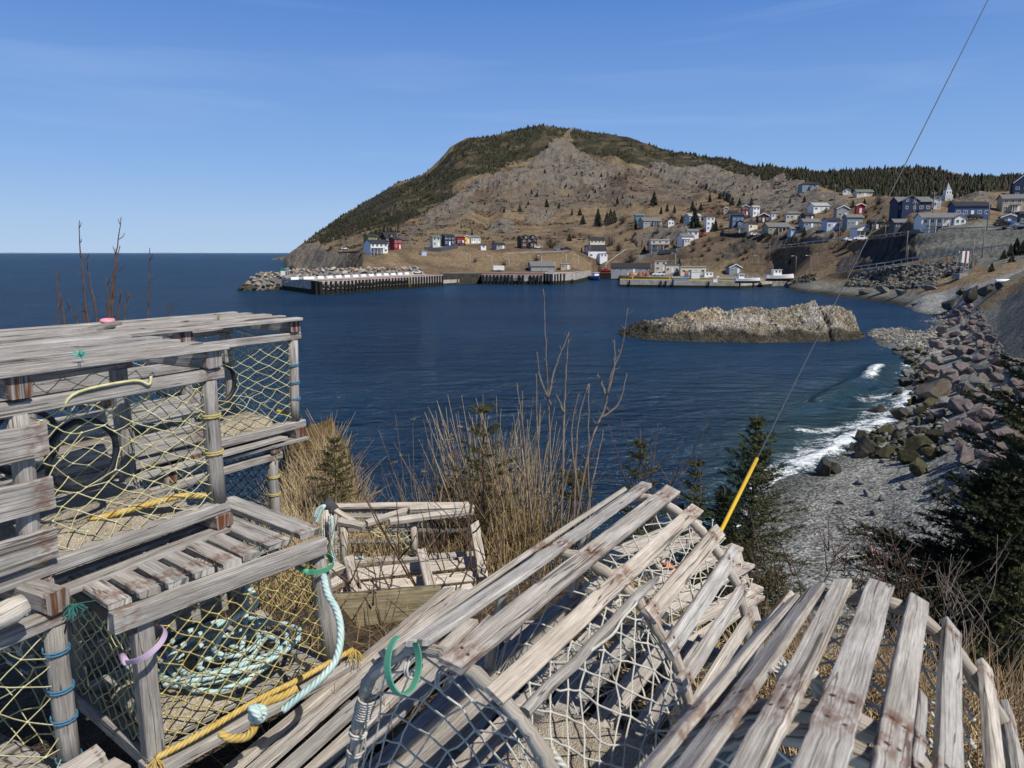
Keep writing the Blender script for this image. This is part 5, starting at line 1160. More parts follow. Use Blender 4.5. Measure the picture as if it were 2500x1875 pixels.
heap('rubble', 'grey stones strewn between the riprap and the gravel bank', [(2320, 770), (2390, 740), (2420, 800), (2470, 880), (2560, 900), (2560, 960), (2470, 930), (2410, 860)], 500, .28, [RK_GREY, RK_GREY, RK_PURPLE], 40, 160)
heap('cobbles', 'loose cobbles on the upper pebble beach', [(1930, 1240), (2030, 1180), (2130, 1160), (2290, 1150), (2350, 1210), (2250, 1300), (2100, 1420), (1960, 1420)], 900, .05, [RK_GREY, RK_PALE, RK_GREY], 20, 60)
heap('cobbles', 'weedy small stones between the wet boulders', WETP, 700, .22, [RK_WET, RK_ALGAE, RK_GREY], 30, 130)
# the islet
def islet():
    ax0 = onz(1530, 822, SEA); ax1 = onz(2095, 822, SEA); L = (ax1-ax0).length; a = (ax1-ax0)/L; n_ = Vector((-a.y, a.x, 0))
    top = [(0, -.6), (.03, .3), (.08, 1.1), (.15, 1.5), (.19, 2.4), (.22, 1.9), (.27, 3.3), (.33, 2.9), (.40, 3.7), (.46, 3.2), (.53, 3.5), (.60, 3.9), (.66, 3.7), (.73, 3.7), (.78, 4.4), (.82, 4.9), (.87, 4.2), (.92, 4.3), (.955, 3.9), (.98, 2.2), (1.0, -.6)]
    NX, NY = 520, 170; u = np.linspace(-.02, 1.02, NX); v = np.linspace(-1, 1, NY); U, Vv = np.meshgrid(u, v, indexing='ij')
    h = np.interp(U, [q[0] for q in top], [q[1] for q in top]); wid = 4.5+6.5*np.sin(np.pi*np.clip(U, 0, 1))**.6
    S = U*L; T_ = Vv*wid
    cr = fbm(S*.16+T_*.10, T_*.22-S*.05, 6, .6, True); fi = fbm(S*.6+T_*.5, T_*.9, 5, .62, True)
    lop = np.where(Vv > 0, .65, 1.0)
    shape = np.clip(1-np.abs(Vv)**1.7*1.0, 0, 1)**.75
    f3 = fbm(S*1.5-T_*.9, T_*1.9+S*.7, 4, .6, True); blk_ = np.floor((S*.5+T_*.35+fbm(S*.3, T_*.3, 3)*1.5))%3/3-.33
    h = h*.84; Zi = SEA-.8+(h+.8)*shape + (cr*1.2+fi*.75+f3*.22+blk_*.8)*np.clip(shape*1.6, 0, 1)
    Zi = np.where(np.abs(Vv) > .97, SEA-1, Zi)
    notch = np.exp(-((U-.845-.03*Vv)/.010)**2)*(Vv < .1); Zi -= notch*1.0
    Px = ax0.x+a.x*S+n_.x*(T_+2.5); Py = ax0.y+a.y*S+n_.y*(T_+2.5)
    nn = fbm(S*.25, T_*.4, 5)
    base = np.where((nn > .02)[..., None], V3((.27, .25, .215)), V3((.19, .165, .125)))*(1+.45*fi[..., None])*(1+.25*f3[..., None])
    base = lay(base, sstep(.55, .2, U)*sstep(SEA+2.2, SEA+3.2, Zi)*np.clip(.6+nn, 0, 1), V3((.34, .25, .12)))
    base = lay(base, sstep(SEA+2.1+nn*1.1, SEA+1.1+nn*1.1, Zi), V3((.055, .05, .038)))
    base = lay(base, sstep(.17, .05, U), V3((.05, .045, .035)))
    return link('rock_islet', grid_mesh('rock_islet', np.stack([Px, Py, Zi], -1), np.clip(base, .01, 1), [M_GROUND]))
tag(islet(), 'long low rocky islet in the cove, dark at the waterline', 'rock islet')
o = thing('driftwood', 'pale driftwood pole wedged between the shore boulders', 'driftwood', onz(2330, 1035, -11.0)); mb = MB(o.location); mb.tube([onz(2302, 1022, -10.4), onz(2318, 1033, -10.5), onz(2336, 1042, -10.6)], [.1, .09, .06], 7, 0, 1.2); mb.build('log', W_WARM, o)
p = land(2110, 1362, 18, 60)+Vector((0, 0, .05)); o = thing('driftwood', 'thin broken stick lying on the near beach pebbles', 'driftwood', p); mb = MB(p); mb.tube([p+Vector((-1.0, -.1, 0)), p+Vector((0, 0, .05)), p+Vector((1.1, .25, .02))], [.03, .035, .02], 6, 0, 1.2); mb.build('stick', W_WARM, o)
p = land(2132, 1353, 18, 60)+Vector((0, 0, .08)); o = thing('litter', 'crushed red plastic scrap beside the stick on the beach', 'litter', p); mb = MB(p); mb.tube([p+Vector((-.16, 0, 0)), p+Vector((-.03, .02, .06)), p+Vector((.16, .05, .01))], [.04, .1, .05], 7, 0, 1, jit=.3); mb.build('scrap', M_PINK, o)
p = land(2123, 1306, 18, 60)+Vector((0, 0, .05)); o = thing('litter', 'white plastic scrap on the beach pebbles', 'litter', p); mb = MB(p); mb.tube([p+Vector((-.13, -.03, 0)), p+Vector((.02, .02, .04)), p+Vector((.13, .07, .01))], [.03, .06, .04], 7, 0, 1, jit=.3); mb.build('scrap', plain('white_plastic', (.8, .8, .8), .5), o)
# ------------------------------------------------------------------ plants
def bark(name, c): return plain(name, c, .9, .1, .35, 30)
M_TWIG = bark('red_brown_twig', (.10, .062, .045)); M_TWIG2 = bark('grey_twig', (.17, .14, .115)); M_TRUNK = bark('spruce_bark', (.09, .07, .055))
M_STALK = plain('dry_stalk', (.48, .34, .165), .8, .2, .25, 8, c2=(.74, .57, .32)); M_STALK_D = plain('brown_stalk', (.22, .145, .085), .85, .2, .35, 8, c2=(.40, .28, .16))
def needle(name, c, c2):
    def b(t):
        p = t.pos(); n = t.noise(p, 3.0, 3, .6); n2_ = t.noise(p, 40, 2)
        cc = t.mix(t.remap(n, .35, .65), c, c2); cc = t.mix(t.remap(n2_, .3, .7, 0, .4), cc, tuple(x*.5 for x in c))
        t.base(cc); t.rough(.7); t.spec(.2)
    return mat(name, b)
M_NEEDLE = needle('spruce_needles', (.045, .054, .018), (.095, .098, .034)); M_NEEDLE_Y = needle('young_spruce_needles', (.062, .062, .020), (.12, .11, .04)); M_NEEDLE_D = needle('dark_spruce_needles', (.018, .025, .011), (.042, .048, .018))
class FastMesh:
    """triangles and quads from numpy"""
    def __init__(s): s.V = []; s.F = []; s.n = 0
    def tri(s, a, b, c): s.V += [a, b, c]; s.F.append((s.n, s.n+1, s.n+2)); s.n += 3
    def build(s, name, m, parent=None, org=(0, 0, 0)):
        me = bpy.data.meshes.new(name); v = np.array([tuple(q) for q in s.V])-np.array(tuple(org)); me.from_pydata(v.tolist(), [], s.F); me.materials.append(m); me.update(); return link(name, me, parent)
def brush(fm, p, d, L, nl, n, wid=.0022):
    """a twig clothed with needles"""
    x = d.orthogonal().normalized(); y = d.cross(x)
    for k in range(n):
        f_ = R.random(); an = R.uniform(0, 6.283); o = (x*math.cos(an)+y*math.sin(an)); q = p+d*(L*f_)
        tip = q+(o*.75+d*.65)*nl*R.uniform(.7, 1.2); w = d.cross(o)*wid
        fm.tri(q-w, q+w, tip)
def spruce(name, label, base, H, W, whorls, per, m, group=None, needle_len=.02, twig_n=9, lean=(0, 0), bare=.12, dens=18, wid=.0024, droop=.25, lowfrac=.03):
    base = Vector(base); T = thing(name, label, 'spruce tree', base, R.uniform(0, 6) if False else 0, group)
    fm = FastMesh(); mb = MB(base)
    tr = [base+Vector((lean[0]*f_+R.gauss(0, .008)*H*.3, lean[1]*f_, H*f_)) for f_ in [i/8 for i in range(9)]]
    mb.tube(tr, [max(.004, W*.045*(1-i/8.3)) for i in range(9)], 7, 0, 1); mb.build('trunk', M_TRUNK, T)
    bb = MB(base)
    brush(fm, tr[-1]-Vector((0, 0, H*.05)), Vector((lean[0]*.1, 0, 1)).normalized(), H*.06, needle_len, dens)
    for w in range(whorls):
        f_ = lowfrac+(1-lowfrac)*(w+R.uniform(-.3, .3))/whorls; f_ = min(max(f_, .02), .97)
        L = W*(1-f_)**.85*R.uniform(.75, 1.15)+.03*H*(1-f_)+.03
        c = base+Vector((lean[0]*f_, lean[1]*f_, H*f_)); a0 = R.uniform(0, 6.28)
        for b in range(per):
            an = a0+6.283*b/per+R.gauss(0, .25); l = L*R.uniform(.55, 1.2); el = .55*f_+.1+R.gauss(0, .12)
            d = Vector((math.cos(an)*math.cos(el), math.sin(an)*math.cos(el), math.sin(el)))
            pts = [c+d*l*t+Vector((0, 0, -droop*l*t*t*(1-f_))) for t in (0, .35, .7, 1)]
            bb.tube(pts, [max(.0015, l*.012*(1-t*.8)) for t in (0, .35, .7, 1)], 3, 0, 1, cap=False)
            nt = max(3, int(twig_n*l/W)+2)
            for k in range(nt):
                t = bare+(1-bare)*k/nt; i = min(int(t*3), 2); q = pts[i]+(pts[i+1]-pts[i])*(t*3-i); dd = (pts[i+1]-pts[i]).normalized()
                sd = dd.cross(Vector((0, 0, 1))).normalized()
                for s_ in (-1, 1):
                    td = (dd*.75+sd*s_*R.uniform(.5, .9)+Vector((0, 0, R.gauss(-.08, .15)))).normalized()
                    brush(fm, q, td, l*.30*(1-t*.65)*R.uniform(.7, 1.2)+.02, needle_len, dens, wid)
            brush(fm, pts[2], (pts[3]-pts[2]).normalized(), (pts[3]-pts[2]).length*1.1, needle_len, dens, wid)
    bb.build('branch_frame', M_TRUNK, T)
    fm.build('crown', m, T, base); return T
def gbase(px, py_tip, d, H):
    """where a plant whose tip shows at px, py stands, d away"""
    p = at(px, py_tip, d); return Vector((p.x, p.y, p.z-H))
# the shore spruce beside the yellow guard, with its neighbours
spruce('spruce_tree', 'tall slender spruce between the round traps and the pebble beach', gbase(1850, 1010, 7.6, 3.3), 3.3, 1.08, 36, 7, M_NEEDLE, None, .034, 11, dens=20, wid=.0042)
spruce('spruce_tree', 'bushy spruce low beside the yellow guard', gbase(1770, 1190, 6.4, 1.7), 1.7, .75, 19, 7, M_NEEDLE_D, None, .028, 11, dens=22, wid=.0036)
spruce('spruce_tree', 'small spruce with an open top left of the yellow guard', gbase(1700, 1112, 6.2, 1.9), 1.9, .42, 18, 5, M_NEEDLE, None, .024, 8, dens=18, wid=.0034)
spruce('spruce_tree', 'thin sapling spruce rising behind the central round trap', gbase(1565, 1050, 5.2, 1.5), 1.5, .32, 12, 5, M_NEEDLE_Y, None, .020, 6, bare=.2, dens=16, wid=.003)
spruce('spruce_tree', 'yellowish young spruce inside the clump of dry stalks', gbase(1180, 975, 5.0, 1.6), 1.6, .55, 13, 5, M_NEEDLE_Y, None, .020, 8, bare=.15, dens=20, wid=.003)
spruce('spruce_tree', 'low green spruce at the right of the dry stalk clump', gbase(1400, 1130, 5.4, 1.3), 1.3, .70, 12, 6, M_NEEDLE_Y, None, .020, 8, dens=20, wid=.003)
spruce('spruce_tree', 'low olive spruce behind the broken trap', gbase(1090, 1170, 5.6, 1.1), 1.1, .60, 11, 6, M_NEEDLE, None, .020, 8, dens=18, wid=.003)
spruce('spruce_tree', 'stunted spruce beside the lichen-covered rock', gbase(815, 1060, 7.4, 1.1), 1.1, .42, 12, 6, M_NEEDLE_Y, None, .022, 7, dens=18, wid=.0036)
spruce('spruce_tree', 'small dark spruce standing in twigs above the beach', gbase(2195, 1345, 7.4, 1.0), 1.0, .40, 12, 6, M_NEEDLE_D, None, .022, 7, dens=18, wid=.0034)
# the dark spruce at the right edge, reaching into the picture
def sprucebig(name, label, px, py, d, H, W, wh, per, **k): return spruce(name, label, gbase(px, py, d, H), H, W, wh, per, k.pop('m', M_NEEDLE_D), None, **k)
sprucebig('spruce_tree', 'big dark spruce at the right edge with spreading lower boughs', 2650, 690, 8.0, 5.2, 2.3, 30, 8, m=M_NEEDLE, needle_len=.055, twig_n=15, dens=26, wid=.0085, droop=.12, lowfrac=.10)
sprucebig('spruce_tree', 'dark spruce low at the right edge above the brush', 2440, 1150, 8.0, 2.1, 1.75, 17, 10, needle_len=.045, twig_n=13, dens=26, wid=.0075, droop=.15)
sprucebig('spruce_tree', 'green spruce bough tree at the far right over the dry grass', 2500, 1380, 6.0, 1.7, .6, 14, 6, m=M_NEEDLE, needle_len=.034, twig_n=9, dens=20, wid=.0045)
sprucebig('spruce_tree', 'dark spruce top by the riprap at the right edge', 2530, 985, 10.5, 4.0, 1.1, 24, 7, needle_len=.055, twig_n=11, dens=24, wid=.0085)
# bare shrubs
def shrub(name, label, base, stems, m, cat='bare shrub', group=None, r0=.008, buds=True):
    """stems: lists of points; side shoots are added"""
    T = thing(name, label, cat, base, 0, group)
    for st in stems:
        P = spline(st, 6); n = len(P); mb = MB(base)
        mb.tube([p+Vector((R.gauss(0, .0018), R.gauss(0, .0018), 0)) for p in P], [r0*(1-.78*i/n) for i in range(n)], 6, 0, 1)
        if buds:
            for i in range(3, n, 2):
                d = Vector((R.gauss(0, 1), R.gauss(0, 1), .9)).normalized(); L = R.uniform(.02, .05); mb.tube([P[i], P[i]+d*L*.6, P[i]+d*L+Vector((0, 0, L*.3))], [r0*.35, r0*.3, r0*.15], 3, 0, 1, cap=False)
        mb.build('stem', m, T)
    return T
def A(*q): return at(*q)
D0 = 4.9
shrub('bare_shrub', 'tall bare alder shrub with upright twigs in the dry stalk clump', A(1370, 1330, D0), [
    [A(1350, 1300, D0), A(1342, 1080, D0), A(1338, 960, D0), A(1333, 860, D0-.05), A(1327, 705, D0)], [A(1338, 975, D0), A(1355, 900, D0), A(1390, 810, D0+.05)], [A(1345, 990, D0), A(1318, 920, D0), A(1312, 860, D0)],
    [A(1370, 1300, D0), A(1375, 1100, D0), A(1378, 990, D0+.1), A(1385, 860, D0+.1), A(1390, 815, D0+.1)], [A(1378, 1010, D0), A(1358, 960, D0)],
    [A(1400, 1310, D0), A(1440, 1090, D0), A(1475, 1000, D0+.1), A(1490, 920, D0+.1), A(1518, 850, D0+.15), A(1533, 752, D0+.15)], [A(1482, 965, D0), A(1500, 890, D0), A(1500, 828, D0)], [A(1470, 1020, D0), A(1510, 985, D0), A(1532, 912, D0)], [A(1478, 965, D0+.1), A(1460, 912, D0+.1)],
    [A(1330, 1300, D0), A(1312, 1050, D0), A(1310, 912, D0)], [A(1300, 1300, D0), A(1278, 1060, D0), A(1262, 935, D0)], [A(1400, 1300, D0), A(1410, 1050, D0), A(1436, 938, D0)], [A(1440, 1320, D0), A(1436, 1100, D0), A(1438, 935, D0)], [A(1420, 1250, D0), A(1395, 1070, D0), A(1413, 960, D0)], [A(1420, 1310, D0), A(1450, 1160, D0), A(1474, 1050, D0)]], M_TWIG2, r0=.0085)
Dl = 3.9
shrub('bare_shrub', 'bare red-brown twigs standing above the rear trap on the left', A(230, 960, Dl), [
    [A(240, 1000, Dl), A(215, 790, Dl), A(200, 650, Dl), A(192, 538, Dl)], [A(245, 1000, Dl), A(236, 780, Dl), A(222, 700, Dl), A(206, 620, Dl)], [A(255, 1000, Dl), A(268, 760, Dl), A(282, 640, Dl), A(296, 530, Dl)], [A(262, 1000, Dl), A(262, 780, Dl), A(261, 680, Dl)], [A(270, 1000, Dl), A(275, 740, Dl), A(292, 600, Dl)],
    [A(145, 1000, Dl), A(143, 780, Dl), A(139, 658, Dl)], [A(160, 1000, Dl), A(156, 780, Dl), A(146, 715, Dl)], [A(195, 1000, Dl), A(192, 800, Dl), A(166, 745, Dl)], [A(362, 1000, Dl), A(362, 780, Dl), A(366, 605, Dl)], [A(300, 1000, Dl), A(304, 780, Dl), A(318, 715, Dl)], [A(410, 1000, Dl), A(414, 790, Dl), A(424, 742, Dl)], [A(285, 1000, Dl), A(290, 760, Dl), A(296, 710, Dl)], [A(207, 1000, Dl), A(207, 780, Dl), A(208, 740, Dl)]], M_TWIG, r0=.0075)
def wild_shrub(label, px, py, d, n, h, spread, m, group, fork=3):
    b = at(px, py, d); stems = []
    for k in range(n):
        q = b+Vector((R.gauss(0, spread*.35), R.gauss(0, spread*.35), 0)); dr = Vector((R.gauss(0, .35), R.gauss(0, .3), 1)).normalized(); H = h*R.uniform(.5, 1.1)
        p1 = q+dr*H*.5+Vector((R.gauss(0, .05), 0, 0)); p2 = q+dr*H+Vector((R.gauss(0, .12)*H, R.gauss(0, .1), 0)); stems.append([q, p1, p2])
        for f_ in range(fork):
            t = R.uniform(.3, .8); s_ = q+(p2-q)*t; dd = (dr+Vector((R.gauss(0, .6), R.gauss(0, .5), 0))).normalized(); stems.append([s_, s_+dd*H*.2, s_+dd*H*R.uniform(.3, .5)+Vector((0, 0, .03))])
    return shrub('bare_shrub', label, b, stems, m, 'bare shrub', group, r0=.0058, buds=False)
G1 = 'leafless shrubs on the bank above the beach'
wild_shrub('dense grey leafless shrub under the dark spruce boughs', 2350, 1600, 6.0, 14, .7, 1.0, M_TWIG2, G1)
wild_shrub('leafless shrub at the far right edge under the spruce', 2460, 1640, 5.0, 12, .7, .8, M_TWIG2, G1)
wild_shrub('reddish leafless shrub right of the small dark spruce', 2260, 1510, 6.5, 12, .7, .8, M_TWIG, G1)
wild_shrub('low reddish leafless shrub behind the right trap', 2080, 1520, 5.2, 12, .6, .7, M_TWIG, G1)
wild_shrub('leafless twigs beside the tall slender spruce', 1880, 1500, 6.0, 10, .8, .5, M_TWIG, G1)
wild_shrub('leafless twigs between the two saplings over the water', 1600, 1330, 5.6, 7, 1.0, .8, M_TWIG, G1, 1)
wild_shrub('thin twigs left of the sapling behind the central trap', 1480, 1330, 5.6, 5, .9, .5, M_TWIG, G1, 1)
wild_shrub('dark leafless twigs among the boards of the broken trap', 1130, 1500, 4.4, 8, .9, .4, M_TWIG, G1, 2)
wild_shrub('dark leafless twigs in front of the timber beam', 900, 1560, 3.7, 7, .5, .5, M_TWIG, G1, 2)
# dry stalks, nobody could count them
def stalks(name, label, spots, m, hmin, hmax, lean=.18, rad=.0022, heads=0, up=1.0):
    mb = MB()
    for p in spots:
        h = R.uniform(hmin, hmax); d = Vector((R.gauss(0, lean), R.gauss(0, lean), up)).normalized(); c = Vector((R.gauss(0, .10), R.gauss(0, .10), 0))*h
        q = [p, p+d*h*.5+c*.35, p+d*h+c]
        mb.tube(q, [rad, rad*.85, rad*.4], 3, 0, 1, cap=False)
        if R.random() < .35:
            s_ = p+d*h*R.uniform(.4, .8)+c*.4; e_ = (d+Vector((R.gauss(0, .6), R.gauss(0, .6), .1))).normalized(); mb.tube([s_, s_+e_*h*.2], [rad*.6, rad*.3], 3, 0, 1, cap=False)
        if R.random() < heads:
            e_ = q[2]
            for k in range(7): mb.tube([e_, e_+Vector((R.gauss(0, .012), R.gauss(0, .012), R.uniform(0, .02)))], [.002, .0035], 4, 0, 1)
    return tag(mb.build(name, m), label, None, None, 'stuff')
def spots(n, px0, px1, py0, py1, r0, r1, rmin=.8, rmax=18, clump=0):
    out = []
    if clump:
        cs = [(R.uniform(px0, px1), R.uniform(r0, r1)) for _ in range(clump)]
    for _ in range(n):
        if clump: c = R.choice(cs); px = R.gauss(c[0], 16); r = c[1]+R.gauss(0, .12)
        else: px = R.uniform(px0, px1); r = R.uniform(r0, r1)
        a = math.atan((px-PCX)/FPX); x, y = math.sin(a)*r, math.cos(a)*r; out.append(Vector((x, y, gz(x, y)-.02)))
    return out
stalks('dry_stalks', 'tall clump of dry straw-coloured stalks by the water', spots(230, 1140, 1390, 0, 0, 4.8, 5.4, clump=10), M_STALK, .7, 1.35, .15, .0034, .0)
stalks('dry_stalks', 'shorter dry stalks spreading round the foot of the tall clump', spots(380, 1010, 1430, 0, 0, 4.7, 5.5, clump=22), M_STALK, .25, .75, .25, .0032)
stalks('dry_stalks', 'brown stalks mixed into the straw-coloured clump', spots(90, 1060, 1420, 0, 0, 4.6, 5.4, clump=10), M_STALK_D, .5, 1.1, .16, .003)
stalks('dry_stalks', 'arching stalks with seed heads left of the clump', spots(46, 1000, 1130, 0, 0, 4.9, 5.4), M_STALK_D, .8, 1.25, .22, .0030, .4)
stalks('dry_grass', 'dry grass and brown brush between the left traps and the rock', spots(3200, 560, 960, 0, 0, 4.2, 9.0), M_STALK, .2, .6, .45, .0036)
stalks('dry_grass', 'reddish brown brush on the rock behind the left traps', spots(1100, 600, 900, 0, 0, 6.0, 9.6), M_STALK_D, .15, .45, .6, .0045)
stalks('dry_grass', 'dry grass around the broken trap', spots(500, 800, 1260, 0, 0, 4.3, 5.2), M_STALK, .12, .45, .4, .0024)
stalks('dry_grass', 'flattened dry grass beneath the round traps', spots(2600, 1500, 2700, 0, 0, 1.3, 4.6), M_STALK, .08, .32, .9, .0020, up=.5)
stalks('dry_grass', 'brown dead grass on the bank at the right', spots(1600, 1900, 2750, 0, 0, 2.6, 6.6), M_STALK_D, .12, .5, .6, .0028, up=.7)
stalks('dry_grass', 'dead stems on the ground under the left traps', spots(700, 500, 1300, 0, 0, 1.8, 4.2), M_STALK_D, .08, .3, .8, .0022, up=.5)
# guy wire with its yellow guard; it climbs to a pole beyond the frame
g0, g1 = at(1762, 1292, 4.9), at(1848, 1120, 5.5)
gd = (g1-g0).normalized()
tgt = at(2412, 0, 9.5)
o = thing('guy_wire', 'dark guy wire rising steeply to the upper right corner', 'wire', g0); mb = MB(g0)
ext = g0-gd*.4; mb.tube([ext, g0, g1, g1+gd*2, lerp(g1, tgt, .5), tgt, tgt+(tgt-g1)*.5], .0055, 5, 0, 1); mb.build('strand', plain('steel_wire', (.05, .055, .06), .6), o)
o = thing('guy_guard', 'yellow plastic guard sleeve round the foot of the guy wire', 'guy guard', g0); mb = MB(g0); mb.tube([g0-gd*.35, g0, g1], [.014, .014, .014], 10, 0, 1); mb.build('sleeve', M_YGUARD, o)
# ------------------------------------------------------------------ houses
def siding(name, c): 
    def b(t):
        o = t.obj(); sx_ = t.n('SeparateXYZ'); t.l(o, sx_.inputs[0])
        w = t.math('FRACT', t.math('MULTIPLY', sx_.outputs[2], 4.5)); n = t.noise(o, .8, 5, .6)
        cc = t.mix(t.remap(n, .3, .7, 0, .35), c, tuple(x*.78 for x in c)); cc = t.mix(t.remap(w, .8, 1, 0, .35), cc, tuple(x*.5 for x in c))
        t.base(cc); t.rough(.65); t.spec(.3)
    return mat(name, b)
WALL = {k: siding(k+'_siding', c) for k, c in dict(white=(.78, .78, .77), cream=(.72, .66, .50), olive=(.24, .24, .075), black=(.022, .022, .026), red=(.28, .025, .028), darkred=(.17, .03, .03), navy=(.022, .038, .085), blue=(.055, .10, .20), paleblue=(.42, .50, .62), slate=(.22, .27, .32), grey=(.30, .31, .31), palegrey=(.52, .54, .53), brown=(.055, .03, .026), tan=(.46, .38, .27), yellow=(.74, .52, .10), teal=(.06, .22, .28), sage=(.26, .27, .19), beige=(.58, .52, .44), darkgrey=(.075, .08, .09)).items()}
ROOF = {k: plain(k+'_shingles', c, .9, .15, .25, 3) for k, c in dict(dark=(.035, .036, .04), grey=(.15, .15, .15), pale=(.32, .32, .31), brown=(.12, .085, .07), green=(.12, .15, .12), white=(.7, .7, .7)).items()}
M_TRIM = plain('white_trim', (.78, .78, .76), .6, .3, .06); M_CONC = plain('concrete', (.30, .29, .27), .9, .15, .3, .8, bump=.3); M_DECK = plain('deck_timber', (.22, .18, .14), .85, .15, .3, 2)
M_GLASS = mat('window_glass', lambda t: (t.base((.02, .026, .034)), t.rough(.08), t.spec(.5)))
M_DOORC = plain('door_paint', (.5, .5, .5), .6, .3, .1)
def _win():
    mb = MB(); w, h = .5, .5
    for x0, x1, z0, z1 in ((-.5, -.42, -.5, .5), (.42, .5, -.5, .5), (-.42, .42, .42, .5), (-.42, .42, -.5, -.42), (-.03, .03, -.42, .42)): mb.box(x0, x1, -.07, .02, z0, z1)
    a = mb.mesh('window', M_TRIM); mb = MB(); mb.box(-.46, .46, -.03, .01, -.46, .46); return a, mb.mesh('pane', M_GLASS)
WINF, WINP = _win()
_win_n = [0]
def window(T, x, y, z, w, h, rot=0):
    f = link('window', WINF, T, (x, y, z)); f.rotation_euler = (0, 0, rot); f.scale = (w, 1, h)
    p = link('pane', WINP, f); return f
def house(px, py, wpx, stor, kind, wall, roof, yaw, label, name='house', group='houses of the village', ratio=.72, wins=3, pitch=.5, porch=None, chimney=False, dormer=0, bay=None, rmin=225, cat='house', door=True, h1=2.35, plinth=.5, sidewin=True, slope=None, trim=None):
    p = land(px, py, rmin, 760); d = p.y*CP-p.z*SP; th = math.radians(yaw); brg = math.atan2(p.x, p.y)
    vis = wpx*d/FPX; W = .88*vis/(math.cos(th)+ratio*abs(math.sin(th))); Dp = W*ratio; H = stor*h1+plinth
    p = p + Vector((math.sin(brg), math.cos(brg), 0))*(Dp*.5+.4)
    T = thing(name, label, cat, p, -brg+th, group); w, e = W/2, Dp/2
    mb = MB(); rise = {'gx': e, 'gy': w, 'hip': min(w, e), 'flat': 0, 'shed': 0}[kind]*pitch*1.0
    if kind == 'gx': mb.prism([(-e, -2.5), (e, -2.5), (e, H), (0, H+rise), (-e, H)], -w, w, 'x')
    elif kind == 'gy': mb.prism([(-w, -2.5), (w, -2.5), (w, H), (0, H+rise), (-w, H)], -e, e, 'y')
    else: mb.box(-w, w, -e, e, -2.5, H)
    mb.build('wall', WALL[wall], T)
    mb = MB(); o = .35; t = .16
    if kind in ('gx', 'gy'):
        a, b = (e, w) if kind == 'gx' else (w, e); sl = rise/a
        for s_ in (-1, 1):
            poly = [(s_*(a+o), H-sl*o+.02), (s_*(a+o), H-sl*o+t), (0, H+rise+t+.03), (0, H+rise+.03)]
            mb.prism(poly if s_ > 0 else poly[::-1], -b-o, b+o, 'x' if kind == 'gx' else 'y')
    elif kind == 'hip':
        k = min(w, e); A_ = [(-w-o, -e-o, H), (w+o, -e-o, H), (w+o, e+o, H), (-w-o, e+o, H)]; q = max(w-k, .01); B_ = [(-q, 0, H+rise), (q, 0, H+rise)]
        v = [mb.v(x) for x in A_+B_]; mb.f((v[0], v[1], v[5], v[4])); mb.f((v[1], v[2], v[5])); mb.f((v[2], v[3], v[4], v[5])); mb.f((v[3], v[0], v[4])); mb.f((v[3], v[2], v[1], v[0]))
    else: mb.box(-w-.25, w+.25, -e-.25, e+.25, H+.01, H+.28)
    rf = mb.build('roof', ROOF[roof], T)
    if kind in ('gx', 'gy') and (trim if trim is not None else wall not in ('white', 'cream')):
        mb = MB(); a, b = (e, w) if kind == 'gx' else (w, e); sl = rise/a
        for end in ((b+o+.01,) if kind == 'gx' else (-b-o-.05,)):
            for s_ in (-1, 1):
                poly = [(s_*(a+o), H-sl*o-.16), (s_*(a+o), H-sl*o+t), (0, H+rise+t), (0, H+rise-.18)]
                mb.prism(poly if s_ > 0 else poly[::-1], end, end+.05, 'x' if kind == 'gx' else 'y')
        mb.build('bargeboard', M_TRIM, T)
    for s in range(int(math.ceil(stor))):
        zc = plinth+s*h1+1.45
        if zc+.5 > H: break
        n = wins
        for k in range(n):
            x = -w+W*(k+.5)/n
            if s == 0 and door and k == n//2:
                mb = MB(); mb.box(x-.45, x+.45, -e-.05, -e+.02, plinth, plinth+2.05); mb.build('door', M_DOORC if wall in ('white', 'cream') else M_TRIM, T); continue
            window(T, x, -e, zc, min(1.35, W/n*.55), 1.15)
        if sidewin:
            for k in range(1 if Dp < 6 else 2):
                m_ = 1 if Dp < 6 else 2; window(T, w, -e+Dp*(k+.5)/m_, zc, 1.0, 1.1, math.pi/2)
    if kind == 'gy' and stor >= 1.5: window(T, 0, -e, H+rise*.35, .9, .9)
    if porch:
        x0, x1, c = porch; mb = MB(); mb.box(x0*W, x1*W, -e-2.0, -e-.02, plinth-.25, plinth-.05); mb.build('porch_deck', M_DECK, T)
        mb = MB(); mb.box(x0*W-.2, x1*W+.2, -e-2.2, -e-.02, plinth+2.35, plinth+2.5); mb.build('porch_roof', ROOF[c], T)
        for k in range(4): 
            mb = MB(); x = lerp(x0*W+.1, x1*W-.1, k/3); mb.box(x-.07, x+.07, -e-1.95, -e-1.8, plinth-2.2, plinth+2.35); mb.build('porch_post', M_TRIM, T)
    if chimney:
        mb = MB(); x = w*.3; mb.box(x-.3, x+.3, -.3, .3, H+rise*.3, H+rise+.8); mb.build('chimney', M_CONC, rf)
    for k in range(dormer):
        x = (k-(dormer-1)/2)*W*.45; mb = MB(); mb.prism([(x-1.1, H), (x+1.1, H), (x+1.1, H+1.1), (x, H+1.9), (x-1.1, H+1.1)], -e-.05, -e*.1, 'y'); dm = mb.build('dormer', WALL[wall], T)
        mb = MB()
        for s_ in (-1, 1): mb.prism([(x+s_*1.35, H+.95), (x+s_*1.35, H+1.12), (x, H+2.1), (x, H+1.92)][::s_], -e-.3, -e*.1, 'y')
        mb.build('dormer_roof', ROOF[roof], dm); window(T, x, -e-.05, H+.75, 1.0, 1.0)
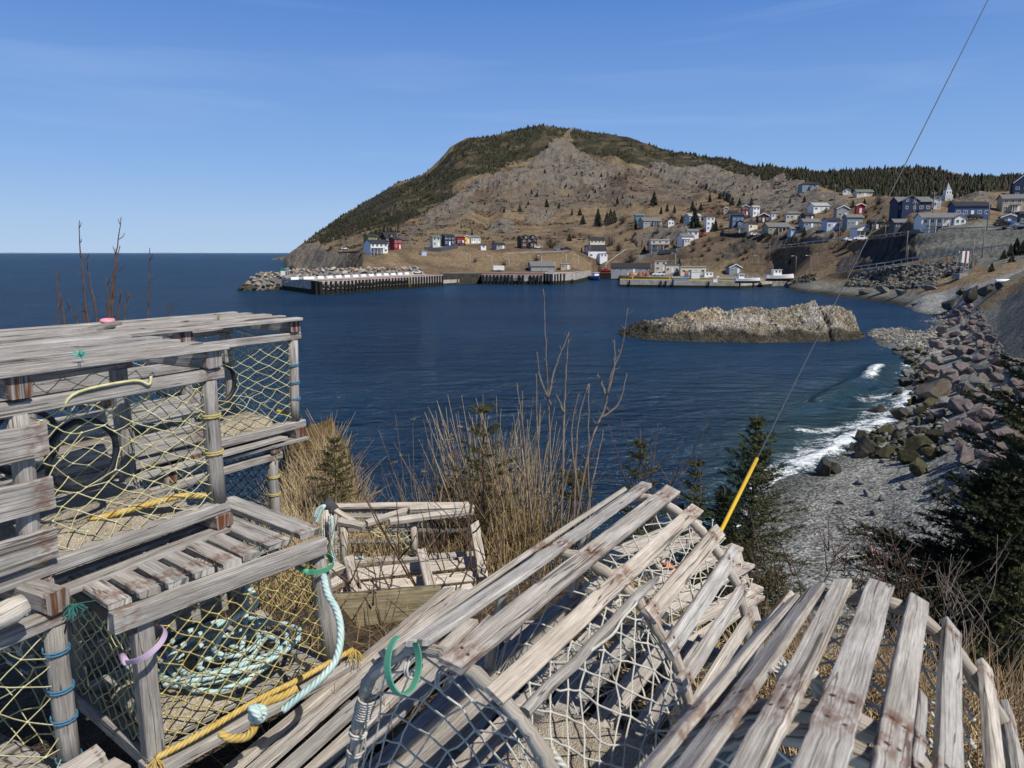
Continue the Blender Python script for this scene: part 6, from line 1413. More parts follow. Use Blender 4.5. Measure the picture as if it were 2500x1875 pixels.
    if bay:                                    # a lower wing: (centre, width, depth out, height, kind, wall)
        bx_, bw, bd, bh, bk, bwall = bay; bx_ *= W; bw *= W; mb = MB(); hw = bw/2
        if bk == 'gy': mb.prism([(bx_-hw, -2.5), (bx_+hw, -2.5), (bx_+hw, bh), (bx_, bh+hw*.6), (bx_-hw, bh)], -e-bd, -e+.01, 'y')
        else: mb.box(bx_-hw, bx_+hw, -e-bd, -e+.01, -2.5, bh)
        wing = mb.build('wing', WALL[bwall], T); mb = MB()
        if bk == 'gy':
            for s_ in (-1, 1): mb.prism([(bx_+s_*(hw+.3), bh-.18), (bx_+s_*(hw+.3), bh), (bx_, bh+hw*.6+.18), (bx_, bh+hw*.6+.02)][::s_], -e-bd-.3, -e+.01, 'y')
        else: mb.box(bx_-hw-.2, bx_+hw+.2, -e-bd-.2, -e+.01, bh+.01, bh+.18)
        mb.build('wing_roof', ROOF[roof], wing)
        for z in ([1.6] if bh < 4 else [1.6, 4.2]):
            for k in range(2): window(T, bx_+(k-.5)*bw*.45, -e-bd, z+plinth*.5, .9, 1.1)
    return T
HS = [
 (905, 602, 38, 2, 'gx', 'olive', 'dark', 35, 'olive green house with white gable trim, farthest left house', dict(wins=2)),
 (951, 604, 46, 2, 'gx', 'black', 'dark', 28, 'tall black house with a dormer, behind the red house', dict(pitch=.95, dormer=1, wins=3)),
 (966, 610, 34, 2, 'gx', 'red', 'dark', 42, 'red house with white framed windows below the black house', dict(wins=2)),
 (918, 621, 66, 2, 'gx', 'white', 'dark', 30, 'big white waterfront house with two wings at the left end', dict(wins=4, porch=(-.45, .2, 'dark'))),
 (1063, 604, 28, 2, 'gx', 'palegrey', 'green', 25, 'pale grey house at the left of the row above the fence', dict(wins=2)),
 (1093, 601, 40, 2, 'gx', 'navy', 'dark', 30, 'navy house with white corner trim above the long dark fence', dict(wins=3)),
 (1124, 598, 26, 1.6, 'flat', 'red', 'dark', 15, 'small bright red house next to the yellow front', dict(wins=2)),
 (1139, 596, 18, 1.5, 'gy', 'yellow', 'grey', 10, 'small house with a yellow front in the left row', dict(wins=2)),
 (1158, 594, 34, 1.2, 'gx', 'white', 'grey', 25, 'low white house at the right end of the left row', dict(wins=4)),
 (1217, 609, 38, 1, 'gx', 'grey', 'dark', 38, 'grey garage with a white gable end and double doors', dict(wins=2, plinth=.2)),
 (1179, 611, 18, .9, 'flat', 'white', 'dark', 20, 'tiny white shed on the grassy slope', dict(wins=1, door=False)),
 (1034, 625, 17, .8, 'flat', 'paleblue', 'pale', 20, 'tiny pale blue shed below the long dark fence', dict(wins=1, door=False)),
 (1287, 607, 56, 2, 'gx', 'brown', 'dark', 22, 'dark brown two-storey house with white trimmed gables', dict(wins=3, dormer=2, bay=(.18, .42, 1.6, 3.0, 'gy', 'brown'))),
 (1456, 609, 46, 2, 'gx', 'cream', 'dark', 12, 'cream two-storey house behind the white farmhouse', dict(wins=4)),
 (1453, 632, 60, 1.7, 'gx', 'white', 'dark', 18, 'white farmhouse with a dark gabled wing beside the sloping road', dict(wins=3, bay=(.28, .42, 2.5, 2.6, 'flat', 'white'), pitch=.75)),
 (1609, 611, 56, 2, 'flat', 'beige', 'white', 8, 'two-storey tan house with a brown porch roof and flat top', dict(wins=3, porch=(-.48, .48, 'brown'))),
 (1673, 598, 44, 1.6, 'gx', 'white', 'grey', 30, 'small white house with a glazed porch on the slope', dict(wins=2, bay=(-.2, .5, 1.6, 2.8, 'flat', 'palegrey'))),
 (1690, 579, 34, 1.1, 'gx', 'white', 'grey', 12, 'white garage with a long grey roof above the glazed porch house', dict(wins=2, door=False)),
 (1731, 566, 28, 3, 'flat', 'white', 'grey', 22, 'tall narrow white house of three storeys', dict(wins=2)),
 (1691, 551, 44, 2, 'gx', 'paleblue', 'pale', 30, 'pale blue house half hidden by a tall spruce', dict(wins=2)),
 (1637, 553, 19, 1.3, 'gy', 'white', 'grey', 15, 'small white cottage alone on the slope', dict(wins=2, door=False)),
 (1586, 553, 62, 1.2, 'gx', 'grey', 'grey', 22, 'long grey bungalow with a pale deck on the slope', dict(wins=4, porch=(0, .45, 'grey'))),
 (1560, 541, 26, 1.5, 'gx', 'teal', 'grey', 10, 'teal house just showing behind the long grey bungalow', dict(wins=2)),
 (1797, 556, 40, 2.5, 'gx', 'blue', 'dark', 22, 'tall blue house with white windows at the start of the right rows', dict(wins=3, bay=(.1, .45, 1.6, 2.8, 'gy', 'blue'))),
 (1790, 537, 26, 1.6, 'gx', 'sage', 'dark', 15, 'sage green house above the tall blue house', dict(wins=2)),
 (1832, 563, 36, 1.2, 'gx', 'cream', 'dark', 40, 'cream bungalow with a broad gable end', dict(wins=2)),
 (1814, 571, 27, .9, 'flat', 'cream', 'grey', 10, 'low cream shed in front of the cream bungalow', dict(wins=2, door=False)),
 (1818, 527, 21, 2, 'gy', 'darkred', 'dark', 10, 'dark red gabled house in the upper row', dict(wins=2)),
 (1842, 529, 26, 2, 'gx', 'white', 'pale', 35, 'white house right of the dark red gable', dict(wins=2)),
 (1771, 523, 13, 1.3, 'gy', 'tan', 'brown', 10, 'tiny tan cabin at the upper left of the rows', dict(wins=1, door=False)),
 (1861, 544, 34, 1.3, 'gy', 'brown', 'grey', 15, 'brown cabin with a wide gable facing the harbour', dict(wins=3)),
 (1893, 571, 74, 1.2, 'gx', 'sage', 'grey', 24, 'sage house with a white veranda and large grey roof', dict(wins=4, porch=(-.1, .42, 'grey'))),
 (1889, 536, 24, 1.2, 'gx', 'white', 'grey', 25, 'small white house behind the brown cabin', dict(wins=2)),
 (1937, 573, 32, .9, 'gx', 'paleblue', 'grey', 30, 'pale blue shed with double doors', dict(wins=2, door=False)),
 (1975, 559, 58, 1.1, 'gx', 'slate', 'grey', 26, 'slate blue bungalow with a white gable end', dict(wins=3)),
 (1935, 539, 48, 1.3, 'hip', 'beige', 'grey', 12, 'house with a hipped brownish roof in the middle row', dict(wins=4)),
 (1971, 540, 36, 1, 'gx', 'darkgrey', 'dark', 35, 'dark grey garage beside the hipped roof house', dict(wins=2)),
 (2029, 561, 50, 1.4, 'gx', 'paleblue', 'dark', 28, 'light blue house left of the white gable house', dict(wins=3)),
 (2053, 534, 40, 1.7, 'gy', 'grey', 'dark', 20, 'grey gabled house with white trim in the upper row', dict(wins=2)),
 (2098, 523, 26, 1.4, 'gy', 'red', 'pale', 18, 'bright red gabled house near the pole in the upper row', dict(wins=1)),
 (2080, 556, 52, 1.6, 'gx', 'slate', 'grey', 25, 'slate house with a grey roof behind the white gable house', dict(wins=4)),
 (2105, 583, 66, 1.5, 'gy', 'white', 'grey', 30, 'white house with a broad gable and deck above the road', dict(wins=3, pitch=.42, porch=(-.5, .3, 'grey'))),
 (2187, 574, 26, .9, 'flat', 'white', 'grey', 22, 'small white roadside shed with a flat roof', dict(wins=1, door=False)),
 (2198, 563, 60, 1.0, 'gx', 'darkgrey', 'grey', 25, 'dark house with a white carport gable beside the road', dict(wins=3, bay=(.3, .4, 1.5, 2.4, 'gy', 'white'))),
 (2138, 562, 36, 1.1, 'gx', 'brown', 'dark', 15, 'low dark brown house partly behind the road bank', dict(wins=3)),
 (2291, 555, 122, 1.1, 'gx', 'white', 'grey', 24, 'long white bungalow with a grey roof by the upper road', dict(wins=6, ratio=.42, bay=(.36, .26, 1.2, 2.9, 'gy', 'white'), porch=(-.38, .1, 'grey'))),
 (2221, 520, 104, 1.5, 'gx', 'navy', 'grey', 24, 'large navy house with white windows and grey roof', dict(wins=5, ratio=.6, bay=(-.18, .5, 1.6, 4.2, 'gy', 'navy'))),
 (2363, 533, 102, 1.5, 'gx', 'blue', 'dark', 24, 'blue house with white trim, steps and a dark roof at the right', dict(wins=5, ratio=.5)),
 (2286, 511, 20, 1.5, 'gy', 'white', 'pale', 10, 'white house peeping between the navy and the blue house', dict(wins=2)),
 (1973, 465, 54, 1.4, 'hip', 'slate', 'dark', 20, 'slate house with a hipped roof alone on the rocky hilltop', dict(wins=4, bay=(.1, .3, 1.2, 2.6, 'gy', 'slate'))),
 (2106, 481, 52, .9, 'gx', 'beige', 'green', 24, 'long low house with a green roof and white gable below the forest', dict(wins=3, ratio=.6)),
 (2066, 476, 22, .9, 'gy', 'white', 'brown', 10, 'small white house left of the green roof', dict(wins=2)),
 (1997, 519, 56, 1.2, 'gx', 'white', 'pale', 30, 'white flat-topped house on the rocky slope', dict(wins=3)),
 (2497, 486, 66, 2.6, 'gy', 'navy', 'dark', 12, 'tall navy house with a steep gable at the right edge', dict(wins=3, pitch=.9)),
 (2470, 521, 76, 2, 'gx', 'tan', 'grey', 18, 'tan apartment house below the tall navy gable', dict(wins=4, porch=(-.2, .1, 'grey'))),
 (2459, 552, 46, 1.0, 'gy', 'grey', 'dark', 15, 'grey garage with a pale door at the right', dict(wins=1, pitch=.4)),
 (2498, 556, 34, 1.5, 'gx', 'darkgrey', 'dark', 20, 'dark house cut by the right edge of the picture', dict(wins=2)),
 (1539, 668, 108, 1.1, 'gx', 'grey', 'dark', 3, 'long grey fish plant shed with a dark roof on the harbour', dict(wins=6, ratio=.22, pitch=.9, name='warehouse', cat='warehouse', group=None)),
 (1611, 665, 36, 2.0, 'flat', 'beige', 'pale', 8, 'beige two-storey block of the fish plant', dict(wins=2, name='warehouse', cat='warehouse', group=None)),
 (1640, 668, 40, 1.5, 'flat', 'beige', 'grey', 6, 'low beige block with dark doors at the fish plant', dict(wins=3, name='warehouse', cat='warehouse', group=None)),
 (1690, 672, 74, 1.3, 'flat', 'cream', 'pale', 6, 'long cream fish shed behind the yellow wharf', dict(wins=4, name='warehouse', cat='warehouse', group=None)),
 (1322, 662, 74, .8, 'gx', 'grey', 'grey', 10, 'low grey roofed shed behind the red-railed wharf', dict(wins=3, name='shed', cat='shed', group=None)),
 (1380, 660, 30, 1.0, 'flat', 'tan', 'pale', 8, 'small tan building at the back of the concrete pier', dict(wins=2, name='shed', cat='shed', group=None)),
 (1790, 670, 42, 1.1, 'gy', 'slate', 'dark', 25, 'blue-grey shed with white gable trim on the yellow wharf', dict(wins=2, name='shed', cat='shed', group=None)),
]
for px, py, wpx, stor, kind, wall, roof, yaw, label, kw in HS: house(px, py, wpx, stor, kind, wall, roof, yaw, label, **kw)
# church steeple
p = land(2311, 490, 300, 520); d = p.y; T = thing('church', 'white church tower with a slender spire in front of the forest', 'church', p); s = d/FPX
mb = MB(); mb.box(-9*s, 9*s, -9*s, 9*s, -3, 14*s); mb.build('tower', WALL['palegrey'], T)
mb = MB(); mb.box(-6.5*s, 6.5*s, -6.5*s, 6.5*s, 14*s, 24*s); mb.build('belfry', WALL['white'], T)
for k in (-1, 1):
    mb = MB(); mb.box(k*3*s-1.2*s, k*3*s+1.2*s, -6.8*s, -6.4*s, 16*s, 21*s); mb.build('louver', M_GLASS, T)
mb = MB(); v = [mb.v((x*6*s, y*6*s, 24*s)) for x, y in ((-1, -1), (1, -1), (1, 1), (-1, 1))]; t_ = mb.v((0, 0, 42*s))
for k in range(4): mb.f((v[k], v[(k+1) % 4], t_))
mb.build('spire', ROOF['pale'], T)
# ------------------------------------------------------------------ roads, rails, poles, fences
M_ROAD = plain('asphalt', (.13, .13, .128), .9, .15, .2, .7)
def strip(name, label, key, width, m, lift=.12):
    P = TRK[key]; mb = MB(); prev = None
    for i, p in enumerate(P):
        d = (P[min(i+1, len(P)-1)]-P[max(i-1, 0)]); d.z = 0; d.normalize(); s_ = Vector((d.y, -d.x, 0))*width/2
        z = p.z+lift
        q = [Vector((p.x-s_.x, p.y-s_.y, z)), Vector((p.x+s_.x, p.y+s_.y, z)), Vector((p.x+s_.x, p.y+s_.y, z-.4)), Vector((p.x-s_.x, p.y-s_.y, z-.4))]
        cur = [mb.v(k) for k in q]
        if prev:
            for k in range(4): mb.f((prev[k], prev[(k+1) % 4], cur[(k+1) % 4], cur[k]))
        prev = cur
    return tag(mb.build(name, m), label, None, None, 'structure'), P
strip('road', 'upper road climbing along the gravel bank', 'up', 5.0, M_ROAD)
strip('road', 'lower road above the rubble revetment', 'low', 4.0, M_ROAD)
strip('road', 'steep concrete street running down to the fish plant', 'steep', 6.0, plain('pale_concrete_road', (.30, .30, .29), .9, .15, .2, .7))
strip('road', 'side road along the slope behind the fish plant', 'side', 3.5, M_ROAD)
strip('road', 'upper lane between the white houses', 'lane', 3.5, M_ROAD)
M_RAILM = plain('galvanised_steel', (.33, .34, .35), .5, .5, .15, 3); M_POLE = plain('pole_timber', (.23, .20, .165), .9, .15, .3, 4)
def guardrail(label, key, off, step=4.0, h=.75, m=M_RAILM, name='guardrail', cat='guardrail'):
    P = [p*((p.xy.length-off)/p.xy.length) for p in TRK[key]]
    for p in P: p.z = gz(p.x, p.y)
    T = thing(name, label, cat, P[0]); mb = MB(P[0]); acc = 0; prev = P[0]
    up = Vector((0, 0, h+.3))
    for i in range(len(P)-1): mb.board(P[i]+up, P[i+1]+up, .32, .08, (0, -1, .1), 1, 0, tint=1)
    mb.build('rail', m, T)
    for i in range(1, len(P)):
        acc += (P[i]-P[i-1]).length
        if acc > step:
            acc = 0; mb = MB(P[0]); mb.tube([P[i]-Vector((0, 0, .6)), P[i]+Vector((0, 0, h+.45))], .09, 6, 0, 1); mb.build('post', M_POLE, T)
    return T
guardrail('steel guardrail along the upper road', 'up', 2.9)
guardrail('guardrail along the lower road above the rubble', 'low', 2.4)
guardrail('rail fence beside the steep concrete street', 'steep', 3.6, 3, .6)
def fence(label, pts, h, m, name='fence'):
    P = [land(x, y, 225, 460) for x, y in pts]; T = thing(name, label, 'fence', P[0]); mb = MB(P[0])
    P2 = []
    for i in range(len(P)-1):
        for k in range(6): P2.append(lerp(P[i], P[i+1], k/6))
    P2.append(P[-1])
    for i in range(len(P2)-1): mb.board(P2[i]+Vector((0, 0, h/2-.3)), P2[i+1]+Vector((0, 0, h/2-.3)), h+.6, .08, (0, -1, 0), 1, 0, tint=R.uniform(.85, 1.1))
    mb.build('panel', m, T)
    for i in range(0, len(P2), 3): mb = MB(P[0]); q = P2[i]+Vector((0, -.12, 0)); mb.tube([q-Vector((0, 0, .5)), q+Vector((0, 0, h+.15))], .1, 5, 0, 1); mb.build('post', m, T)
fence('long dark board fence below the left row of houses', [(1037, 613), (1075, 614), (1117, 607)], 1.9, plain('dark_fence_paint', (.05, .06, .075), .8))
fence('weathered board fence above the fish plant', [(1545, 633), (1572, 631), (1610, 620), (1651, 616)], 1.9, W_GREY)
fence('black board fence below the cream houses', [(1758, 577), (1785, 579), (1822, 577)], 1.7, plain('black_fence_paint', (.02, .02, .022), .8))
fence('low rail fence beside the headland road at the left', [(832, 614), (870, 616), (905, 618)], .8, W_DARK)
fence('low grey wall in front of the dark brown house', [(1232, 620), (1290, 616), (1390, 613)], .5, W_GREY)
def pole(px, pyb, pyt, label, lamp=False, rmin=225, arm=True, thick=.13, name='utility_pole', group='utility poles of the village'):
    p = land(px, pyb, rmin, 700); d = p.y*CP-p.z*SP; h = (pyb-pyt)*d/FPX
    T = thing(name, label, 'lamp post' if lamp else 'utility pole', p, 0, group); mb = MB(); mb.tube([(0, 0, -1), (0, 0, h*.5), (0, 0, h)], [thick*1.15, thick, thick*.75], 7, 0, 1.1); mb.build('pole', M_RAILM if lamp and lamp != 'wood' else M_POLE, T)
    if lamp:
        mb = MB(); mb.tube(spline([(0, 0, h-.2), (-.5, 0, h+.25), (-1.6, 0, h+.3)], 5), .06, 6); mb.build('arm', M_RAILM, T); mb = MB(); mb.tube([(-1.4, 0, h+.27), (-1.6, 0, h+.26), (-2.1, 0, h+.2)], [.06, .14, .08], 7); mb.build('lamp', M_TRIM, T)
    elif arm:
        mb = MB(); mb.box(-.9, .9, -.06, .06, h-.7, h-.55); mb.build('crossarm', M_POLE, T)
        for x in (-.8, 0, .8):
            mb = MB(); mb.tube([(x, 0, h-.55), (x, 0, h-.35)], [.06, .04], 6); mb.build('insulator', M_TRIM, T)
    return T
for q in ((815, 613, 580, 'leaning pole at the end of the headland road'), (838, 611, 576, 'pole with a lamp beside the parked car on the headland road'), (861, 612, 581, 'pole just left of the olive house'), (1002, 612, 572, 'pole standing right of the red house'), (1036, 606, 580, 'short pole left of the pale grey house'), (1078, 601, 558, 'pole in front of the navy house of the left row'),
          (1489, 610, 564, 'pole right of the cream house'), (1508, 556, 525, 'pole at the left of the bare brush'), (1546, 552, 517, 'pole left of the teal house'), (1619, 556, 517, 'pole between bungalow and white cottage'), (1657, 566, 531, 'pole by the pale blue house'), (1716, 560, 517, 'pole right of the tall spruce in the village'), (1779, 565, 523, 'pole left of the tall blue house'),
          (1868, 540, 502, 'pole above the brown cabin'), (1981, 533, 498, 'pole in front of the flat-topped house'), (2016, 565, 519, 'pole left of the light blue house'), (2047, 596, 540, 'pole in front of the white gable house'), (2228, 570, 493, 'tall pole between the road and the navy house'), (2277, 520, 469, 'pole right of the large navy house'), (2409, 562, 490, 'pole with equipment right of the blue house'), (2442, 500, 474, 'pole near the rock knob'), (2160, 582, 548, 'pole left of the roadside shed'), (1440, 640, 590, 'slim pole beside the white farmhouse'), (2062, 512, 498, 'short pole in the upper row'), (2037, 488, 451, 'pole below the forest')):
    pole(*q)
for q in ((1877, 643, 591, 'tall pole on the brown slope above the hauled boat'), (2397, 630, 551, 'tall pole beside the upper gravel bank'), (2369, 676, 605, 'bare pole right of the range marker'), (2210, 641, 565, 'tall pole carrying a transformer box below the road'), (2214, 641, 600, 'second pole beside the transformer pole')): pole(*q, arm=False)
for q in ((1850, 664, 626, 'lamp post at the back of the yellow wharf'), (1942, 664, 627, 'lamp post at the foot of the brown slope'), (1977, 672, 626, 'lamp post near the orange rail end')): pole(*q, lamp='wood', name='lamp_post', group='lamp posts of the harbour')
# ------------------------------------------------------------------ cars
CARP = {k: plain(k+'_car_paint', c, .25, .6, .04) for k, c in dict(white=(.75, .75, .76), black=(.015, .016, .02), red=(.4, .02, .02), grey=(.25, .26, .28), blue=(.04, .09, .2)).items()}
M_TYRE = plain('tyre_rubber', (.015, .015, .016), .9, .1)
def car_mesh(kind):
    mb = MB()
    L = {'car': [(-2.2, .3), (2.2, .3), (2.2, .75), (1.1, .85), (.6, 1.4), (-1.2, 1.45), (-2.0, .95), (-2.2, .85)], 'truck': [(-2.8, .4), (2.8, .4), (2.8, 1.0), (1.6, 1.1), (1.1, 1.75), (-.5, 1.75), (-.6, 1.1), (-2.8, 1.1)], 'van': [(-2.6, .35), (2.6, .35), (2.6, 1.1), (2.2, 1.5), (1.8, 2.2), (-2.6, 2.2)]}[kind]
    mb.prism(L, -.9, .9, 'y'); gl = MB()
    G_ = {'car': [(.55, .9), (.35, 1.32), (-1.15, 1.36), (-1.7, .95)], 'truck': [(1.2, 1.15), (.95, 1.62), (-.35, 1.62), (-.4, 1.15)], 'van': [(1.9, 1.5), (1.65, 2.0), (.7, 2.0), (.7, 1.5)]}[kind]
    gl.prism(G_, -.915, .915, 'y'); wh = MB(); wh.tube([(0, -.11, 0), (0, .11, 0)], .34, 12); return mb, gl, wh, (1.5 if kind == 'car' else 1.8)
CM = {}
def car(px, py, kind, colr, rot, label, z=None, rmin=225, name=None):
    if (kind, colr) not in CM:
        mb, gl, wh, wb_ = car_mesh(kind); CM[kind, colr] = (mb.mesh('body', CARP[colr]), gl.mesh('side_glass', M_GLASS), wh.mesh('wheel', M_TYRE), wb_)
    p = land(px, py, rmin, 500) if z is None else onz(px, py, z)
    if z is None: p.z += .2
    b, g, w, wb_ = CM[kind, colr]; T = thing({'car': 'parked_car', 'truck': 'pickup_truck', 'van': 'parked_van'}[kind], label, {'car': 'car', 'truck': 'pickup truck', 'van': 'van'}[kind], p, rot, 'vehicles parked round the harbour')
    link('body', b, T); link('side_glass', g, T)
    for x in (-wb_, wb_):
        for y in (-.85, .85): link('wheel', w, T, (x, y, .34))
for q in ((832, 616, 'car', 'grey', .1, 'grey car parked at the end of the headland road'), (842, 610, 'car', 'white', .2, 'white car on the headland road beside the pole'), (1128, 599, 'car', 'blue', .1, 'dark blue car in front of the yellow-fronted house'), (1381, 612, 'truck', 'black', .05, 'black pickup truck on the track right of the dark brown house'), (1362, 612, 'car', 'grey', .1, 'dark trailer car behind the black pickup'), (1314, 607, 'car', 'white', .2, 'white car beside the dark brown house'),
          (1714, 577, 'car', 'red', .2, 'red car on the lane above the white garage'), (1842, 576, 'car', 'white', .1, 'white car beside the black fence'), (1858, 577, 'car', 'grey', .1, 'grey car under the sage house'), (1870, 577, 'car', 'black', .1, 'black car under the sage house'), (2075, 590, 'car', 'white', .1, 'white car parked before the white gable house'), (2098, 588, 'truck', 'white', .1, 'white pickup before the white gable house'), (2230, 576, 'truck', 'black', .1, 'black pickup beside the roadside shed'), (2380, 536, 'car', 'black', .2, 'dark car below the blue house'), (2466, 553, 'car', 'blue', 1.2, 'dark blue car in front of the grey garage'), (2441, 552, 'truck', 'black', 1.3, 'dark pickup left of the grey garage'), (2492, 558, 'car', 'grey', .1, 'silver car at the right edge'), (1480, 664, 'car', 'red', .1, 'red car at the foot of the concrete street')): car(*q)
# ------------------------------------------------------------------ wharves and boats
M_WCONC = plain('wharf_concrete', (.36, .34, .31), .9, .15, .35, .5, bump=.3); M_FEND = plain('black_timber', (.02, .019, .018), .9, .15, .4, 2); M_REDP = plain('red_rail_paint', (.33, .07, .05), .8); M_YELP = plain('yellow_rail_paint', (.68, .46, .04), .7); M_ORP = plain('orange_rail_paint', (.65, .26, .04), .7); M_WEED = plain('tidal_weed', (.03, .032, .018), .9, .1, .4, 1); M_WPAINT = plain('white_boat_paint', (.78, .78, .77), .45, .4, .06); M_BPAINT = plain('blue_boat_paint', (.02, .10, .36), .45, .4, .08); M_RPAINT = plain('dark_red_bottom', (.10, .05, .045), .6)
def quay(name, label, front, back, top, m, low=True, cat='wharf'):
    F_ = [onz(x, y, SEA) for x, y in front]; c = F_[0]; T = thing(name, label, cat, c); mb = MB(c)
    B_ = [Vector((p.x, p.y, 0))*((p.xy.length+back)/p.xy.length) for p in F_] if not isinstance(back, list) else back
    poly = F_+B_[::-1]
    v0 = [mb.v((p.x, p.y, SEA-3)) for p in poly]; v1 = [mb.v((p.x, p.y, SEA+top)) for p in poly]; n = len(poly)
    for k in range(n): mb.f((v0[k], v0[(k+1) % n], v1[(k+1) % n], v1[k]))
    for k in range(len(F_)-1): mb.f((v1[k], v1[k+1], v1[n-2-k], v1[n-1-k]))
    mb.build('quay_wall', m, T)
    if low:
        mb = MB(c)
        for k in range(len(F_)-1):
            a, b = F_[k], F_[k+1]; nrm = Vector((b.y-a.y, a.x-b.x, 0)).normalized()*.05
            if nrm.dot(a) > 0: nrm = -nrm
            mb.quad(Vector((a.x, a.y, SEA-.5))+nrm, Vector((b.x, b.y, SEA-.5))+nrm, Vector((b.x, b.y, SEA+top*.33))+nrm, Vector((a.x, a.y, SEA+top*.33))+nrm)
        mb.build('tide_band', M_WEED, T)
    return T, F_
def along(F_, t):
    L = [(F_[i+1]-F_[i]).length for i in range(len(F_)-1)]; s_ = t*sum(L)
    for i, l in enumerate(L):
        if s_ <= l or i == len(L)-1:
            d = (F_[i+1]-F_[i]).normalized(); n = Vector((d.y, -d.x, 0)); n = -n if n.dot(F_[i]) > 0 else n
            return F_[i]+d*s_, d, n
        s_ -= l
def fenders(T, F_, ts, w, top, m=M_FEND):
    for t in ts:
        p, d, n = along(F_, t); mb = MB(T.location); c = p+n*.28
        mb.board(Vector((c.x, c.y, SEA-1)), Vector((c.x, c.y, SEA+top)), w, .4, n, 1, .004, tint=R.uniform(.8, 1.1)); mb.build('fender_pile', m, T)
def tyres(T, F_, ts, z, r=.55):
    for t in ts:
        p, d, n = along(F_, t); c = Vector((p.x, p.y, z+R.uniform(-.3, .3)))+n*.55; mb = MB(T.location); mb.tube(ring(c, d, (0, 0, 1), r, 0, 14), .2, 6, 0, 1, close=True); mb.build('tyre_fender', M_TYRE, T)
def toprail(T, F_, top, m, h=.35, w=.4, name='bull_rail', off=.3):
    mb = MB(T.location)
    for i in range(len(F_)-1):
        a, b = F_[i], F_[i+1]; k = (a.xy.length+off)/a.xy.length; k2 = (b.xy.length+off)/b.xy.length
        mb.board(Vector((a.x*k, a.y*k, SEA+top+h/2+.02)), Vector((b.x*k2, b.y*k2, SEA+top+h/2+.02)), w, h, (0, 0, 1), 3, .01, tint=1)
    mb.build(name, m, T)
# main breakwater wharf: its long face looks to the right, its short seaward face toward the viewer
_a, _b, _c, _d = [onz(x, y, SEA) for x, y in ((690, 707), (778, 719), (835, 716), (1082, 697))]
_n = Vector((_d.y-_c.y, _c.x-_d.x, 0)).normalized(); _d2 = _d-_n*17; _dir = (_d2-_a).normalized(); _left = Vector((-_dir.y, _dir.x, 0))
BK = [_a+_left*.5, _a+_dir*15, _a+_dir*26, _d2]
T, Fm = quay('wharf', 'long concrete breakwater wharf with black fender piles and tyres', [(690, 707), (778, 719), (835, 716), (1082, 697)], BK, 4.3, M_WCONC)
Lseg = [(Fm[i+1]-Fm[i]).length for i in range(3)]; t0 = (Lseg[0])/sum(Lseg)
fenders(T, Fm, [t0+(1-t0)*(k+.5)/38 for k in range(38)], .75, 4.0); tyres(T, Fm, [t0+(1-t0)*(k+1)/38 for k in range(0, 24)], SEA+2.4)
mb = MB(T.location)
for k in range(10):
    p, d, n = along(Fm, t0-.035+.004*k); mb.board(Vector((p.x, p.y, SEA-1))+n*.5, Vector((p.x, p.y, SEA+4.1))+n*.5, .6, .8, n, 1, .02, tint=1)
mb.build('fender_cluster', M_FEND, T)
toprail(T, Fm[1:], 4.3, M_REDP, .22, .35)
p, d, n = along(Fm, .78); mb = MB(T.location)
for k in range(9): c = Vector((p.x, p.y, SEA+.5+k*.42))+n*.3; mb.board(c-d*.4, c+d*.4, .12, .1, n, 1, 0, tint=1)
mb.build('ladder', M_YELP, T)
blk = MB(); blk.prism([(-.4, 0), (.4, 0), (.22, .85), (-.22, .85)], -1.5, 1.5, 'y'); BLK = blk.mesh('barrier_block', M_WPAINT)
for k in range(15):
    p, d, n = along(Fm, t0+.01+(1-t0)*k/15); q = Vector((p.x, p.y, SEA+4.31))-n*lerp(14, 15, k/15); o = link('barrier_block', BLK, None, q); o.rotation_euler = (0, 0, math.atan2(d.y, d.x)-math.pi/2)
    tag(o, 'pale concrete barrier block on the breakwater deck', 'barrier block', 'barrier blocks along the breakwater')
# stepped lower landing and the red-railed wharf
quay('wharf', 'low concrete landing between the breakwater and the red-railed wharf', [(1082, 696), (1182, 690)], 16, 2.0, M_WCONC)
T, Fr = quay('wharf', 'red-railed wharf with black piles in the middle of the harbour', [(1176, 694), (1326, 695)], 12, 4.2, M_WCONC); fenders(T, Fr, [(k+.5)/17 for k in range(17) if k not in (9, 12)], .8, 3.9); tyres(T, Fr, [.25, .4, .55, .62, .8, .9], SEA+2.2); toprail(T, Fr, 4.2, M_REDP, .45, .5)
T, Fp = quay('wharf', 'bare concrete pier with a black fendered corner', [(1331, 694), (1350, 695), (1364, 694), (1402, 692), (1443, 681)], 22, 4.4, M_WCONC); fenders(T, Fp, [.02, .05, .08, .11, .14, .17], .7, 4.3); toprail(T, Fp[2:], 4.4, M_REDP, .12, .3); tyres(T, Fp, [.24], SEA+1.2, .8)
T, Fq = quay('wharf', 'dark timber quay in front of the fish plant', [(1455, 680), (1532, 680)], 10, 2.8, M_FEND, False); toprail(T, Fq, 2.8, M_REDP, .25, .4)
T, Fy = quay('wharf', 'weathered concrete wharf with a bright yellow rail on the right', [(1513, 700), (1802, 704), (1852, 701)], 9, 2.6, M_WCONC); fenders(T, Fy, [.065, .27, .3, .345, .57, .76, .925], .45, 2.5); toprail(T, Fy, 2.6, M_YELP, .4, .5)
T, Fz = quay('wharf', 'inner quay with a yellow rail behind the wharf corner', [(1532, 684), (1632, 682)], 12, 2.9, M_WCONC); toprail(T, Fz, 2.9, M_YELP, .4, .5)
T, Fo = quay('wharf', 'end of the yellow wharf with an orange rail above stones', [(1852, 701), (1925, 694), (1990, 687)], 12, 2.6, M_WCONC); toprail(T, Fo, 2.6, M_ORP, .4, .5)
T, Fk = quay('wharf', 'gravel working apron behind the yellow wharf', [(1640, 692), (1850, 694)], 26, 2.45, M_CONC, False)
